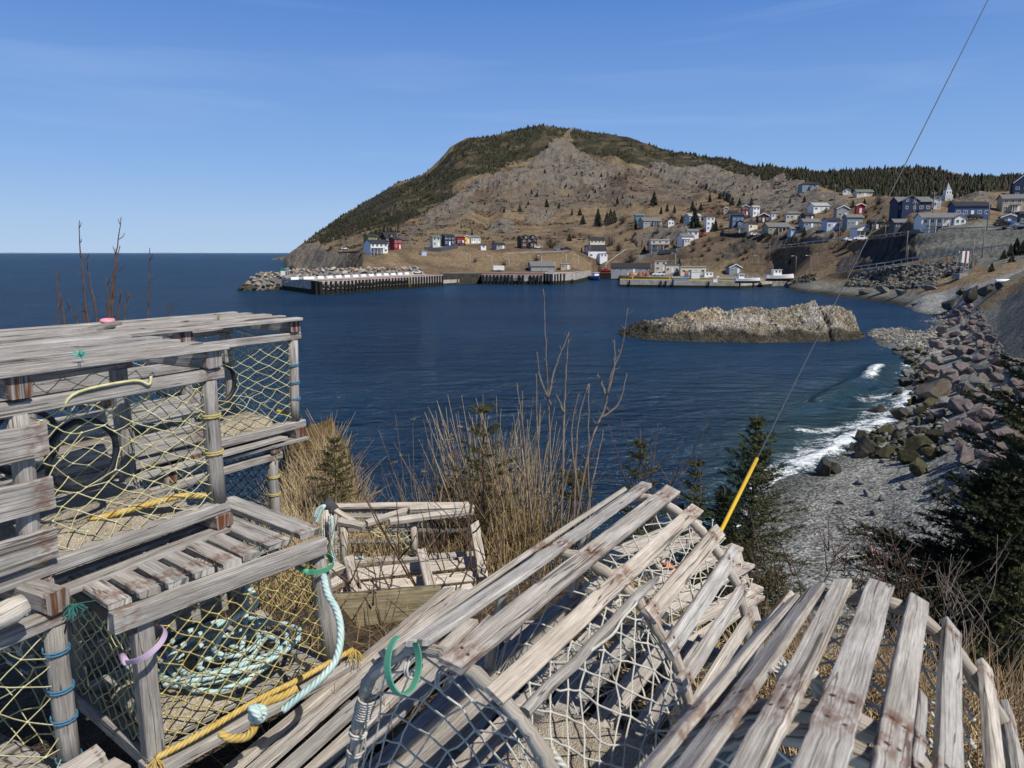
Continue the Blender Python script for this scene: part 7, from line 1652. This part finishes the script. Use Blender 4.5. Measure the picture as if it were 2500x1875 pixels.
# wharf furniture
for t_, lab in ((.08, 'first yellow post of the right wharf from its seaward end'), (.32, 'second yellow post of the right wharf'), (.62, 'third yellow post of the right wharf by the white boat'), (.80, 'fourth yellow post near the blue-grey shed'), (.95, 'yellow post at the inner end of the wharf')):
    p, d, n = along(Fy, t_); q = Vector((p.x, p.y, SEA+2.6))-n*1.0; o = thing('bollard', lab, 'bollard', q, 0, 'yellow mooring posts of the right wharf'); mb = MB(); mb.tube([(0, 0, 0), (0, 0, 1.3)], .16, 8); mb.build('post', M_YELP, o); mb = MB(); mb.tube([(0, 0, 1.3), (0, 0, 1.42)], [.24, .2], 8); mb.build('cap', M_YELP, o)
DK = SEA+4.35
for q in ((1020, 668, 'car', 'white', .05, 'white car parked on the breakwater deck'), (1094, 661, 'car', 'white', .1, 'white car leftmost in the harbour car park'), (1117, 660, 'car', 'white', .1, 'white car in the middle of the harbour car park'), (1136, 659, 'car', 'grey', .1, 'dark car in the harbour car park'), (1158, 659, 'truck', 'white', .1, 'white pickup on the red-railed wharf'), (1224, 655, 'truck', 'black', .1, 'black pickup behind the white trailer')): car(*q, z=DK)
car(1607, 673, 'truck', 'white', .1, 'white pickup at the inner quay', z=SEA+2.95); car(1870, 672, 'truck', 'white', .2, 'white pickup behind the hauled out boat', z=SEA+2.8)
c = onz(1218, 662, DK); o = thing('box_trailer', 'white box trailer standing on the red-railed wharf', 'trailer', c); mb = MB(); mb.box(-2.6, 2.6, -1.1, 1.1, .5, 2.6); mb.build('body', M_WPAINT, o)
for x in (-.5, .5):
    mb = MB(); mb.tube([(x, -1.15, .35), (x, -.9, .35)], .35, 10); mb.build('wheel', M_TYRE, o)
for q in ((1201, 664, 626, 'lamp post on the red-railed wharf'), (1322, 664, 626, 'lamp post at the seaward end of the red-railed wharf'), (1149, 652, 622, 'lamp post behind the harbour car park'), (1243, 660, 632, 'slim lamp post beside the white trailer'), (1382, 662, 620, 'slim lamp post behind the concrete pier'), (1412, 662, 624, 'lamp post near the blue boat'), (1648, 664, 620, 'lamp post by the fish plant')):
    pole(*q[:3], q[3], lamp=True, name='lamp_post', group='lamp posts of the harbour')
# breakwater light: lattice mast with white and green day board
c = onz(699, 692, SEA+3.4); d = c.y; s = d/FPX; o = thing('harbour_light', 'breakwater light with a white and green day board on a steel frame', 'harbour light', c)
for x in (-6, 6):
    for y in (-1, 1): mb = MB(); mb.tube([(x*s*1.2, y, 0), (x*s, y*.8, 38*s)], .09, 6); mb.build('leg', M_RAILM, o)
for k in range(6):
    mb = MB(); z = k*6.4*s; mb.tube([(-6.6*s, -1, z), (6.6*s, -1, z+6*s)], .06, 4); mb.build('brace', M_RAILM, o)
mb = MB(); mb.box(-9*s, 1.5*s, -1.3, -1.15, 20*s, 30*s); mb.build('white_board', M_WPAINT, o); mb = MB(); mb.box(-9*s, 1.5*s, -1.3, -1.15, 30.2*s, 38*s); mb.build('green_board', plain('day_board_green', (.02, .18, .10), .6), o)
mb = MB(); mb.box(-1*s, 8*s, -1, 1, 29*s, 29.6*s); mb.build('platform', M_RAILM, o)
for x in (1.8, 4.8, 7.8):
    mb = MB(); mb.tube([(x*s, -1, 29.6*s), (x*s, -1, 37*s)], .05, 5); mb.build('railing_post', M_RAILM, o)
mb = MB(); mb.tube([(-3*s, 0, 38*s), (-3*s, 0, 42*s)], [.3, .22], 8); mb.build('lantern', M_GLASS, o)
# range marker tower on the far shore
p = land(2346, 678, 150, 260); d = p.y; s = d/FPX; o = thing('range_marker', 'range marker with a red striped white board on a grey lattice tower', 'range marker', p)
for x in (-1, 1):
    for y in (-1, 1): mb = MB(); mb.tube([(x*12*s, y*1.3, -.5), (x*5.5*s, y*.7, 64*s)], .09, 6); mb.build('leg', M_RAILM, o)
for k in range(9):
    z0, z1 = k*7*s, (k+1)*7*s; w0 = (12-6.5*k/9.1)*s; w1 = (12-6.5*(k+1)/9.1)*s; mb = MB(); mb.tube([(-w0, -1.2+.06*k, z0), (w1, -1.2+.06*k, z1)], .05, 4); mb.tube([(w1, -1.2+.06*k, z1), (-w1, -1.2+.06*k, z1)], .05, 4); mb.build('brace', M_RAILM, o)
mb = MB(); mb.box(-11*s, -4.8*s, -1.5, -1.4, 36*s, 63*s); mb.box(.2*s, 5*s, -1.5, -1.4, 36*s, 63*s); mb.build('white_board', M_WPAINT, o); mb = MB(); mb.box(-4.7*s, .1*s, -1.5, -1.4, 36*s, 63*s); mb.build('red_stripe', plain('marker_red', (.22, .025, .035), .7), o)
mb = MB(); mb.box(-13*s, 8*s, -1.6, 1.6, -.3, 10*s); mb.build('footing', M_CONC, o)
mb = MB(); mb.tube([(0, 0, 64*s), (0, 0, 68*s)], [.25, .2], 8); mb.build('lantern', M_GLASS, o)
# wooden landing on the far beach
c = onz(2080, 708, SEA+.2); o = thing('landing_stage', 'dark wooden landing stage with plank rails on the far beach', 'landing stage', c, -.35)
mb = MB(); mb.prism([(-6.2, .2), (5.2, 0), (5.2, 1.5), (-6.5, 2.1), (-7.2, 1.6)], -2.4, 2.4, 'y'); mb.build('hull', W_DARK, o)
for z in (2.3, 2.75, 3.2): mb = MB(); mb.board((-6.4, -2.4, z), (5.2, -2.4, z-.5), .2, .1, (0, -1, 0), 3); mb.build('rail', W_GREY, o)
for k in range(7):
    mb = MB(); x = -6.2+k*1.85; mb.board((x, -2.45, 1.4), (x, -2.45, 3.3-.08*k), .18, .18, (0, -1, 0), 1); mb.build('post', W_DARK, o)
p = land(2447, 690, 90, 200); o = thing('drum', 'white cylinder tank lying on the bank at the right', 'tank', p); mb = MB(); mb.tube([(-1.2, 0, .25), (-1.1, 0, .25), (1.1, .1, .3), (1.25, .1, .3)], [.14, .3, .3, .14], 10); mb.build('shell', M_TRIM, o)
# boats
def hull(L, B, Hh, m, m2=None, sheer=.5):
    mb = MB(); n = 11; rows = []
    for i in range(n):
        t = i/(n-1); x = -L/2+L*t; w = B/2*(math.sin(min(1, (1-t)*1.9)*math.pi/2)**.75)*(1 if t > .15 else .88); w = max(w, .03); z = Hh+sheer*abs(t-.35)**2*2.4*Hh*.5
        rows.append([mb.v((x, -w, z)), mb.v((x+.03*L*t, -w*.8, z*.35)), mb.v((x+.02*L*t, 0, -.35+(.6 if t > .95 else 0))), mb.v((x+.03*L*t, w*.8, z*.35)), mb.v((x, w, z))])
    for i in range(n-1):
        for k in range(4): mb.f((rows[i][k], rows[i][k+1], rows[i+1][k+1], rows[i+1][k]), 1 if m2 is not None and k in (1, 2) else 0)
        mb.f((rows[i][4], rows[i][0], rows[i+1][0], rows[i+1][4]))
    mb.f(rows[0][::-1]); return mb.mesh('hull', [m] if m2 is None else [m, m2])
def boat(label, c, L, B, Hh, rot, m, m2=None, cabin=(.05, .3, 1.7), mast=3.5, cm=M_WPAINT, name='fishing_boat'):
    o = thing(name, label, 'boat', c, rot); link('hull', hull(L, B, Hh, m, m2), o)
    if cabin:
        f0, f1, h = cabin; x0, x1 = f0*L, f1*L; mb = MB(); mb.prism([(x0, Hh*.8), (x1, Hh*.8), (x1-.15*h, Hh+h), (x0, Hh+h)], -B*.32, B*.32, 'y'); cb = mb.build('cabin', cm, o)
        for k in range(2): mb = MB(); xx = lerp(x0, x1, .3+.4*k); mb.box(xx-.3, xx+.3, -B*.32-.02, B*.32+.02, Hh+h*.5, Hh+h*.85); mb.build('window', M_GLASS, o)
        mb = MB(); mb.box(x0-.2, x1+.2, -B*.36, B*.36, Hh+h+.01, Hh+h+.1); mb.build('roof', cm, o)
    if mast:
        mb = MB(); mb.tube([(0, 0, Hh), (0, 0, Hh+mast)], [.07, .04], 6); mb.tube([(0, 0, Hh+mast*.7), (-L*.25, 0, Hh+mast*.9)], .04, 5); mb.build('mast', M_RAILM, o)
    mb = MB(); mb.tube([(-L*.45, -B*.4, Hh+.05), (-L*.1, -B*.47, Hh), (L*.3, -B*.3, Hh+.12)], .05, 5); mb.build('gunwale', cm, o); return o
boat('blue fishing boat with a pale cabin moored beside the concrete pier', onz(1452, 684, SEA), 9.5, 3.6, 1.9, -1.25, M_BPAINT, None, (-.05, .25, 1.7), 5)
boat('small grey open skiff floating in front of the timber quay', onz(1491, 679, SEA), 5.5, 1.8, .6, .5, M_WPAINT, None, None, 0, name='skiff')
boat('white fishing boat hauled out on the yellow wharf beside the shed', onz(1824, 689, SEA+2.6), 9.0, 2.8, 1.3, .05, M_WPAINT, M_RPAINT, (-.38, -.15, 1.6), 2)
boat('large white cabin boat with a dark red hull hauled out ashore', onz(1902, 684, SEA+2.7), 11.0, 3.4, 1.9, .08, M_WPAINT, M_RPAINT, (-.25, .05, 2.0), 2.5)
boat('white longliner with antennas berthed behind the yellow wharf', onz(1728, 691, SEA), 10.0, 3.6, 2.4, .1, M_WPAINT, None, (-.2, .2, 2.2), 5)
for k, (px, py) in enumerate(((1541, 676), (1562, 675), (1571, 675), (1580, 676))):
    c = onz(px, py, SEA+2.95); o = thing('net_heap', 'rust coloured heap of netting on the inner quay, number %s from the sea' % ('one', 'two', 'three', 'four')[k], 'net heap', c); mb = MB(); mb.tube([(0, 0, 0), (0, 0, .7), (0, 0, 1.5), (0, 0, 2.1)], [1.3, 1.2, .8, .25], 9, jit=.12); mb.build('netting', plain('rust_net', (.25, .10, .06), .9) if k == 0 else bpy.data.materials['rust_net'], o); mb = MB(); mb.tube(ring((0, 0, .2), (1, 0, 0), (0, 1, 0), 1.35, .05, 14), .1, 5, close=True); mb.build('rope', M_TEAL, o)
TOT = {k: plain(k+'_tote', c, .6, .3) for k, c in dict(white=(.75, .75, .74), orange=(.6, .16, .05), blue=(.05, .15, .4), grey=(.3, .3, .3)).items()}
for px, py, colr, w, h, lab in ((1676, 677, 'blue', 1.5, 1.3, 'blue fish tote under an orange one on the right wharf'), (1676, 669, 'orange', 1.5, 1.3, 'orange fish tote stacked on a blue one'), (1696, 680, 'white', 3.4, 2.6, 'white storage container on the right wharf'), (1535, 672, 'white', 1.2, 1.0, 'white fish tote at the end of the inner quay'), (1345, 668, 'grey', 2.6, 2.2, 'grey steel bin on the concrete pier'), (1660, 688, 'grey', 5.0, .9, 'dark low stack of totes behind the yellow rail'), (1745, 689, 'white', 1.4, 1.0, 'white fish tote beside the longliner'), (1600, 664, 'white', 1.4, 1.1, 'white fish tote near the beige block')):
    c = onz(px, py, SEA+(4.4 if px == 1345 else 2.6)); 
    if colr == 'orange': c = onz(1676, 677, SEA+2.6)+Vector((0, 0, 1.32))
    o = thing('fish_tote', lab, 'fish tote', c); mb = MB(); mb.prism([(-w/2, 0), (w/2, 0), (w/2*1.04, h), (-w/2*1.04, h)], -w*.4, w*.4, 'y'); mb.build('tub', TOT[colr], o); mb = MB(); mb.box(-w/2*1.08, w/2*1.08, -w*.43, w*.43, h+.003, h+.1); mb.build('lid', TOT[colr], o)
# armour stones of the breakwater: a bank of stone that curls round the seaward tip and runs behind the deck
bwc = [onz(598, 709, SEA), onz(632, 707, SEA), onz(664, 704, SEA), _a+_dir*6+_left*6]
for q in (.25, .45, .65, .85, 1.0, 1.2): bwc.append(_a.lerp(_d2, q)+_left*7)
bwp = spline(bwc, 12); NB = len(bwp)
def bw_at(u, v):                       # u along the bank, v across it (-1 is the side facing the viewer)
    i = min(int(u*(NB-1)), NB-2); f_ = u*(NB-1)-i; p = bwp[i].lerp(bwp[i+1], f_); d = (bwp[i+1]-bwp[i]); d.z = 0; d.normalize(); n = Vector((d.y, -d.x, 0))
    if n.dot(p) > 0: n = -n
    hgt = 5.6*float(sstep(-.03, .14, u))+1.2*float(sstep(.25, .4, u)); wid = 7.5
    return p-n*(v*wid), SEA-1.2+(hgt+1.2)*(1-min(abs(v), 1)**1.6)
mbk = MB(); gv = [[mbk.v(Vector((*bw_at(i/60, j/6-1)[0].xy, bw_at(i/60, j/6-1)[1]-.5))) for j in range(13)] for i in range(61)]
for i in range(60):
    for j in range(12): mbk.f((gv[i][j], gv[i][j+1], gv[i+1][j+1], gv[i+1][j]))
tag(mbk.build('rubble', RK_GREY), 'grey core of the breakwater between its armour stones', None, None, 'stuff')
cand = []
for _ in range(6000):
    u, v = R.uniform(-.0, 1)**1.0, R.uniform(-.98, .55); p, z = bw_at(u, v); s = R.uniform(.75, 1.45)
    if all((p.x-a.x)**2+(p.y-a.y)**2 > (.78*(s+t))**2 for a, t, *_ in cand): cand.append((p, s, z, u, v))
    if len(cand) > 285: break
for p, s, z, u, v in cand:
    wet = z < SEA+1.5
    k = R.choice(('wet', 'algae')) if wet else R.choice(('pale', 'pale', 'pink', 'pink', 'grey'))
    nm = {'wet': 'dark weedy armour stone low on the breakwater', 'algae': 'olive weedy armour stone low on the breakwater', 'pale': 'pale armour stone', 'pink': 'pinkish armour stone', 'grey': 'grey armour stone'}[k]
    nm += (' round the seaward tip' if u < .28 else (' behind the fendered wharf face' if u < .65 else ' toward the harbour car park'))
    put_stone('armour_stone', R.choice(LOW[k]), (p.x, p.y, z), s, nm, 'armour stone', 'armour stones of the breakwater', .5)
# ------------------------------------------------------------------ distant trees
M_FT = [needle('far_spruce_dark', (.011, .016, .008), (.024, .029, .013)), needle('far_spruce_olive', (.024, .027, .012), (.044, .042, .019)), needle('far_spruce_brown', (.045, .034, .022), (.07, .055, .035))]
def tree_arrays(seed, tiers=7, k=9, W=.24):
    rg = np.random.default_rng(seed); V = [(0, 0, 1.0), (0, 0, 0)]; F = []
    for t in range(tiers):
        z = .06+.86*t/tiers; r = W*(1-t/tiers)**.9+.02; zt = min(1.0, z+.26)
        top = len(V); V.append((rg.normal()*.01, rg.normal()*.01, zt)); st = len(V); a0 = rg.uniform(0, 6.28)
        for i in range(2*k):
            rr_ = r*(rg.uniform(.75, 1.25) if i % 2 else rg.uniform(.30, .55)); an = a0+6.283*i/(2*k); V.append((math.cos(an)*rr_, math.sin(an)*rr_, z-(.05 if i % 2 else -.02)+rg.normal()*.015))
        for i in range(2*k): F.append((top, st+i, st+(i+1) % (2*k)))
    return np.array(V), F
TV = [tree_arrays(40+i, 7, 8, .20+.03*i) for i in range(5)]
def tree_mesh(i, m):
    v, f = TV[i]; me = bpy.data.meshes.new('spruce_tree'); me.from_pydata(v.tolist(), [], f); me.materials.append(m); return me
TM = [tree_mesh(i, M_FT[j]) for i in range(5) for j in (0, 0, 1)]
def far_tree(px, py, hpx, label, rmin=225, group='lone spruces on the open hillside', fat=1):
    p = land(px, py, rmin, 1300); d = p.y*CP-p.z*SP; h = hpx*d/FPX
    o = link('spruce_tree', R.choice(TM), None, p-Vector((0, 0, h*.03))); o.scale = (h*fat, h*fat, h); o.rotation_euler = (0, 0, R.uniform(0, 6)); return tag(o, label, 'spruce tree', group)
def hc(x, y): return 700+x/1.7015, 270+y/1.7015
for x, y, h, lab in ((878, 356, 9, 'small spruce on the scree below the left crag'), (1017, 347, 12, 'spruce on the upper scree under the crag'), (1040, 356, 12, 'spruce right of another on the upper scree'), (1080, 400, 20, 'spruce in the middle of the scree slope'), (1130, 406, 13, 'small spruce at the lower edge of the scree'), (903, 423, 13, 'round spruce at the left foot of the scree'), (968, 414, 14, 'spruce on the dry grass below the scree'), (1003, 390, 10, 'small dark spruce on the left scree'), (1373, 388, 17, 'dark spruce on the right part of the scree'), (1395, 366, 11, 'small spruce above the right scree'), (1437, 364, 9, 'tiny spruce high on the right scree'), (1525, 392, 32, 'large dark spruce at the right end of the scree'), (1185, 435, 15, 'spruce at the left of a pair on the grass'), (1218, 435, 17, 'spruce at the right of a pair on the grass'), (1230, 472, 22, 'spruce on the grass above the cream house'), (1292, 482, 42, 'tall dark spruce on the grass above the cream house'), (1345, 470, 34, 'tall spruce at the left of the brush'), (1360, 466, 30, 'second spruce at the left of the brush'), (1330, 462, 22, 'short spruce left of two tall ones'), (770, 524, 16, 'spruce behind the low white house'), (1175, 542, 18, 'lone small spruce right of the dark brown house'), (1685, 418, 24, 'spruce above the pale blue house'), (1720, 414, 18, 'smaller spruce above the pale blue house'), (1757, 380, 20, 'spruce on the rocks above the village'), (1800, 368, 16, 'spruce on the rocky spur'), (1850, 392, 20, 'spruce among the rocks left of the cabin'), (1880, 396, 20, 'spruce above the sage green house'), (1930, 392, 17, 'spruce above the red gable'), (1693, 488, 46, 'tall dark spruce in front of the pale blue house'), (1780, 500, 26, 'thin spruce beside the tall white house'), (1640, 470, 20, 'spruce left of the white cottage'), (2090, 384, 14, 'spruce near the flat-topped house'), (2150, 380, 16, 'spruce under the hilltop house'), (1225, 590, 14, 'bushy spruce left of the white farmhouse'), (1450, 480, 16, 'spruce beside the teal house'), (1580, 420, 20, 'spruce in the brush above the bungalow'), (1610, 425, 18, 'second spruce in the brush above the bungalow'), (1555, 430, 18, 'leftmost spruce above the bungalow')):
    far_tree(*hc(x, y), h*1.15, lab, fat=1.15)
for q in ((2480, 620, 42, 'dark spruce cluster leader on the far bank at the right'), (2465, 625, 34, 'spruce left in the cluster on the far bank'), (2495, 622, 38, 'spruce right in the cluster on the far bank'), (2450, 632, 24, 'low spruce at the left of the far bank cluster'), (2420, 664, 26, 'low round spruce above the grass by the range marker'), (2470, 640, 26, 'front spruce of the far bank cluster'), (1928, 646, 16, 'small round spruce on the brown slope above the harbour'), (1658, 652, 22, 'spruce behind the fish plant'), (1963, 577, 26, 'spruce beside the pale blue shed'), (2117, 556, 22, 'spruce left of the dark brown roadside house'), (1573, 615, 18, 'bushy spruce left of the tan house'), (1552, 560, 16, 'round spruce before the grey bungalow'), (2082, 506, 20, 'spruce behind the upper row'), (2110, 500, 16, 'spruce below the green-roofed house')): far_tree(*q, rmin=150, fat=1.3)
OPEN = HC([(560, 430), (700, 330), (820, 280), (1000, 240), (1360, 240), (1560, 250), (2100, 330), (2180, 390), (1800, 400), (1400, 440), (1000, 470), (600, 520), (420, 560)])
for x, y, s in scatter(OPEN, 130, lambda x, y: R.uniform(7, 14)):
    k = (x-700)*1.7015
    if (y-270)*1.7015 > 330 and R.random() < .5: continue
    far_tree(x, y, R.uniform(4, 11), 'small spruce scattered on the %s' % ('left shoulder of the hill' if k < 850 else ('scree under the summit' if k < 1450 else 'rocky slope above the village')), fat=R.uniform(1.0, 1.5))
BACK = [(1985, 430), (2060, 470), (2150, 485), (2240, 490), (2330, 485), (2440, 470), (2520, 450), (2520, 440), (2340, 442), (2250, 425), (2090, 418), (2010, 425)]
# the close-set forest on the hill, one mass
rng = np.random.default_rng(5); mask = mf & (RR2 < 1260) & ((fbm(X*.011+4, Y*.011, 4)+.35*n2 > -.20) | (RR2 < 800))
ii, jj = np.where(mask); area = RR2[ii, jj]**2
w_ = (area*np.gradient(np.log(rr))[jj]); w_ /= w_.sum()
NTREE = 11500
sel = rng.choice(len(ii), NTREE, p=w_); V = []; F = []; M = []; off = 0
for k in range(NTREE):
    i, j = ii[sel[k]], jj[sel[k]]
    x, y = X[i, j]+rng.normal()*1.2, Y[i, j]+rng.normal()*1.5; r_ = math.hypot(x, y); z = gz(x, y)
    h = rng.uniform(1.6, 3.9)*(1.0 if r_ > 800 else 1.1)*(1.5 if rng.random() < .08 else 1); t_ = rng.integers(0, 5); v, f = TV[t_]; fat = h*rng.uniform(.9, 1.5); an = rng.uniform(0, 6.28)
    c_, s_ = math.cos(an), math.sin(an)
    V.append(np.stack([(v[:, 0]*c_-v[:, 1]*s_)*fat+x, (v[:, 0]*s_+v[:, 1]*c_)*fat+y, v[:, 2]*h+z-.15], 1)); F.append(np.array(f)+off); M.append(np.full(len(f), rng.choice([0, 1, 1, 2], p=[.4, .25, .2, .15]))); off += len(v)
V = np.concatenate(V); F = np.concatenate(F); M = np.concatenate(M)
me = bpy.data.meshes.new('spruce_forest'); me.vertices.add(len(V)); me.vertices.foreach_set('co', V.ravel().astype(np.float32)); me.loops.add(F.size); me.loops.foreach_set('vertex_index', F.ravel().astype(np.int32)); me.polygons.add(len(F)); me.polygons.foreach_set('loop_start', (np.arange(len(F))*3).astype(np.int32))
for m in M_FT: me.materials.append(m)
me.polygons.foreach_set('material_index', M.astype(np.int32)); me.update(calc_edges=True); me.validate()
tag(link('spruce_forest', me), 'dense dark spruce forest covering the crest and the left flank of the hill', None, None, 'stuff')
# low heath scrub on the open slope, nobody could count it
sm = mscree | (far & (RR2 > 430) & (RR2 < 950) & ~mf & (PXg > 800) & (PXg < 2050))
sm &= fbm(X*.03+9, Y*.03, 5)+.5*n2 > .12
ii, jj = np.where(sm); w_ = RR2[ii, jj]**2*np.gradient(np.log(rr))[jj]; w_ /= w_.sum(); V = []; F = []; M = []; off = 0
for k in rng.choice(len(ii), 4200, p=w_):
    i, j = ii[k], jj[k]; x, y = X[i, j]+rng.normal()*1.5, Y[i, j]+rng.normal()*1.5; z = gz(x, y); v, f = TV[rng.integers(0, 5)]; h = rng.uniform(.7, 1.9); fat = h*rng.uniform(2.2, 4.0); an = rng.uniform(0, 6.28); f = f[:48]
    V.append(np.stack([(v[:, 0]*math.cos(an)-v[:, 1]*math.sin(an))*fat+x, (v[:, 0]*math.sin(an)+v[:, 1]*math.cos(an))*fat+y, v[:, 2]*h+z-.1], 1)); F.append(np.array(f)+off); M.append(np.full(len(f), rng.choice([0, 1, 2, 2], p=[.15, .25, .3, .3]))); off += len(v)
V = np.concatenate(V); F = np.concatenate(F); M = np.concatenate(M)
me = bpy.data.meshes.new('scrub'); me.vertices.add(len(V)); me.vertices.foreach_set('co', V.ravel().astype(np.float32)); me.loops.add(F.size); me.loops.foreach_set('vertex_index', F.ravel().astype(np.int32)); me.polygons.add(len(F)); me.polygons.foreach_set('loop_start', (np.arange(len(F))*3).astype(np.int32))
for m in M_FT: me.materials.append(m)
me.polygons.foreach_set('material_index', M.astype(np.int32)); me.update(calc_edges=True); me.validate()
tag(link('scrub', me), 'low dark heath scrub dotted over the scree and the dry slope of the hill', None, None, 'stuff')
# bare deciduous brush of the village, each bush a thing of its own
def bush_mesh(seed, m):
    rg = random.Random(seed); fm = FastMesh()
    for k in range(70):
        a = rg.uniform(0, 6.28); el = rg.uniform(.5, 1.5); d = Vector((math.cos(a)*math.cos(el), math.sin(a)*math.cos(el), math.sin(el))); L = rg.uniform(.5, 1.0); s_ = d.cross(Vector((0, 0, 1))).normalized()*.018; b = Vector((rg.gauss(0, .06), rg.gauss(0, .06), 0))
        fm.tri(b-s_, b+s_, b+d*L)
        for q in range(5):
            t = rg.uniform(.3, .9); p = b+d*L*t; dd = (d+Vector((rg.gauss(0, .6), rg.gauss(0, .6), rg.gauss(0, .4)))).normalized(); s2 = dd.cross(d).normalized()*.010; fm.tri(p-s2, p+s2, p+dd*L*.35)
    me = bpy.data.meshes.new('bare_bush'); me.from_pydata([tuple(v) for v in fm.V], [], fm.F); me.materials.append(m); return me
M_BUSH = [plain('bare_bush_brown', (.09, .062, .048), .9, .1, .25, .3), plain('bare_bush_grey', (.13, .11, .095), .9, .1, .25, .3)]
BM = [bush_mesh(i, M_BUSH[i % 2]) for i in range(4)]
def bush(px, py, hpx, label, group):
    p = land(px, py, 225, 700); d = p.y*CP-p.z*SP; h = hpx*d/FPX; o = link('bare_bush', R.choice(BM), None, p-Vector((0, 0, .1))); o.scale = (h*1.0, h*1.0, h); o.rotation_euler = (0, 0, R.uniform(0, 6)); return tag(o, label, 'bare bush', group)
for x, y, h, lab in ((1345, 606, 34, 'round leafless tree right of the dark brown house'), (1310, 640, 22, 'leafless bush on the bank below the dark brown house'), (1490, 600, 34, 'leafless tree right of the cream house'), (1510, 612, 24, 'leafless bush at the top of the concrete street'), (1540, 640, 30, 'leafless tree beside the concrete street'), (1160, 640, 14, 'leafless bush above the harbour car park'), (1230, 650, 16, 'leafless bush behind the red-railed wharf'), (2170, 560, 30, 'leafless tree by the white carport'), (2250, 545, 20, 'leafless bush above the long white bungalow'), (2145, 500, 30, 'leafless tree below the green-roofed house'), (2320, 505, 24, 'leafless tree left of the blue house'), (2450, 560, 30, 'leafless bush right of the blue house'), (1520, 545, 26, 'leafless thicket left of the teal house'), (1490, 548, 24, 'leafless thicket above the cream house'), (1640, 540, 24, 'leafless tree behind the white cottage')): bush(x, y, h, lab, 'leafless bushes of the village')
for x, y, s in scatter([(1500, 545), (1760, 520), (2030, 520), (2200, 490), (2290, 520), (2150, 560), (2020, 600), (1900, 640), (1760, 640), (1650, 610), (1500, 590)], 110, lambda x, y: R.uniform(9, 18)):
    bush(x, y, R.uniform(7, 16), 'leafless bush among the houses %s' % ('above the fish plant' if x < 1740 else ('of the middle rows' if x < 2000 else 'near the upper road')), 'leafless bushes among the houses')
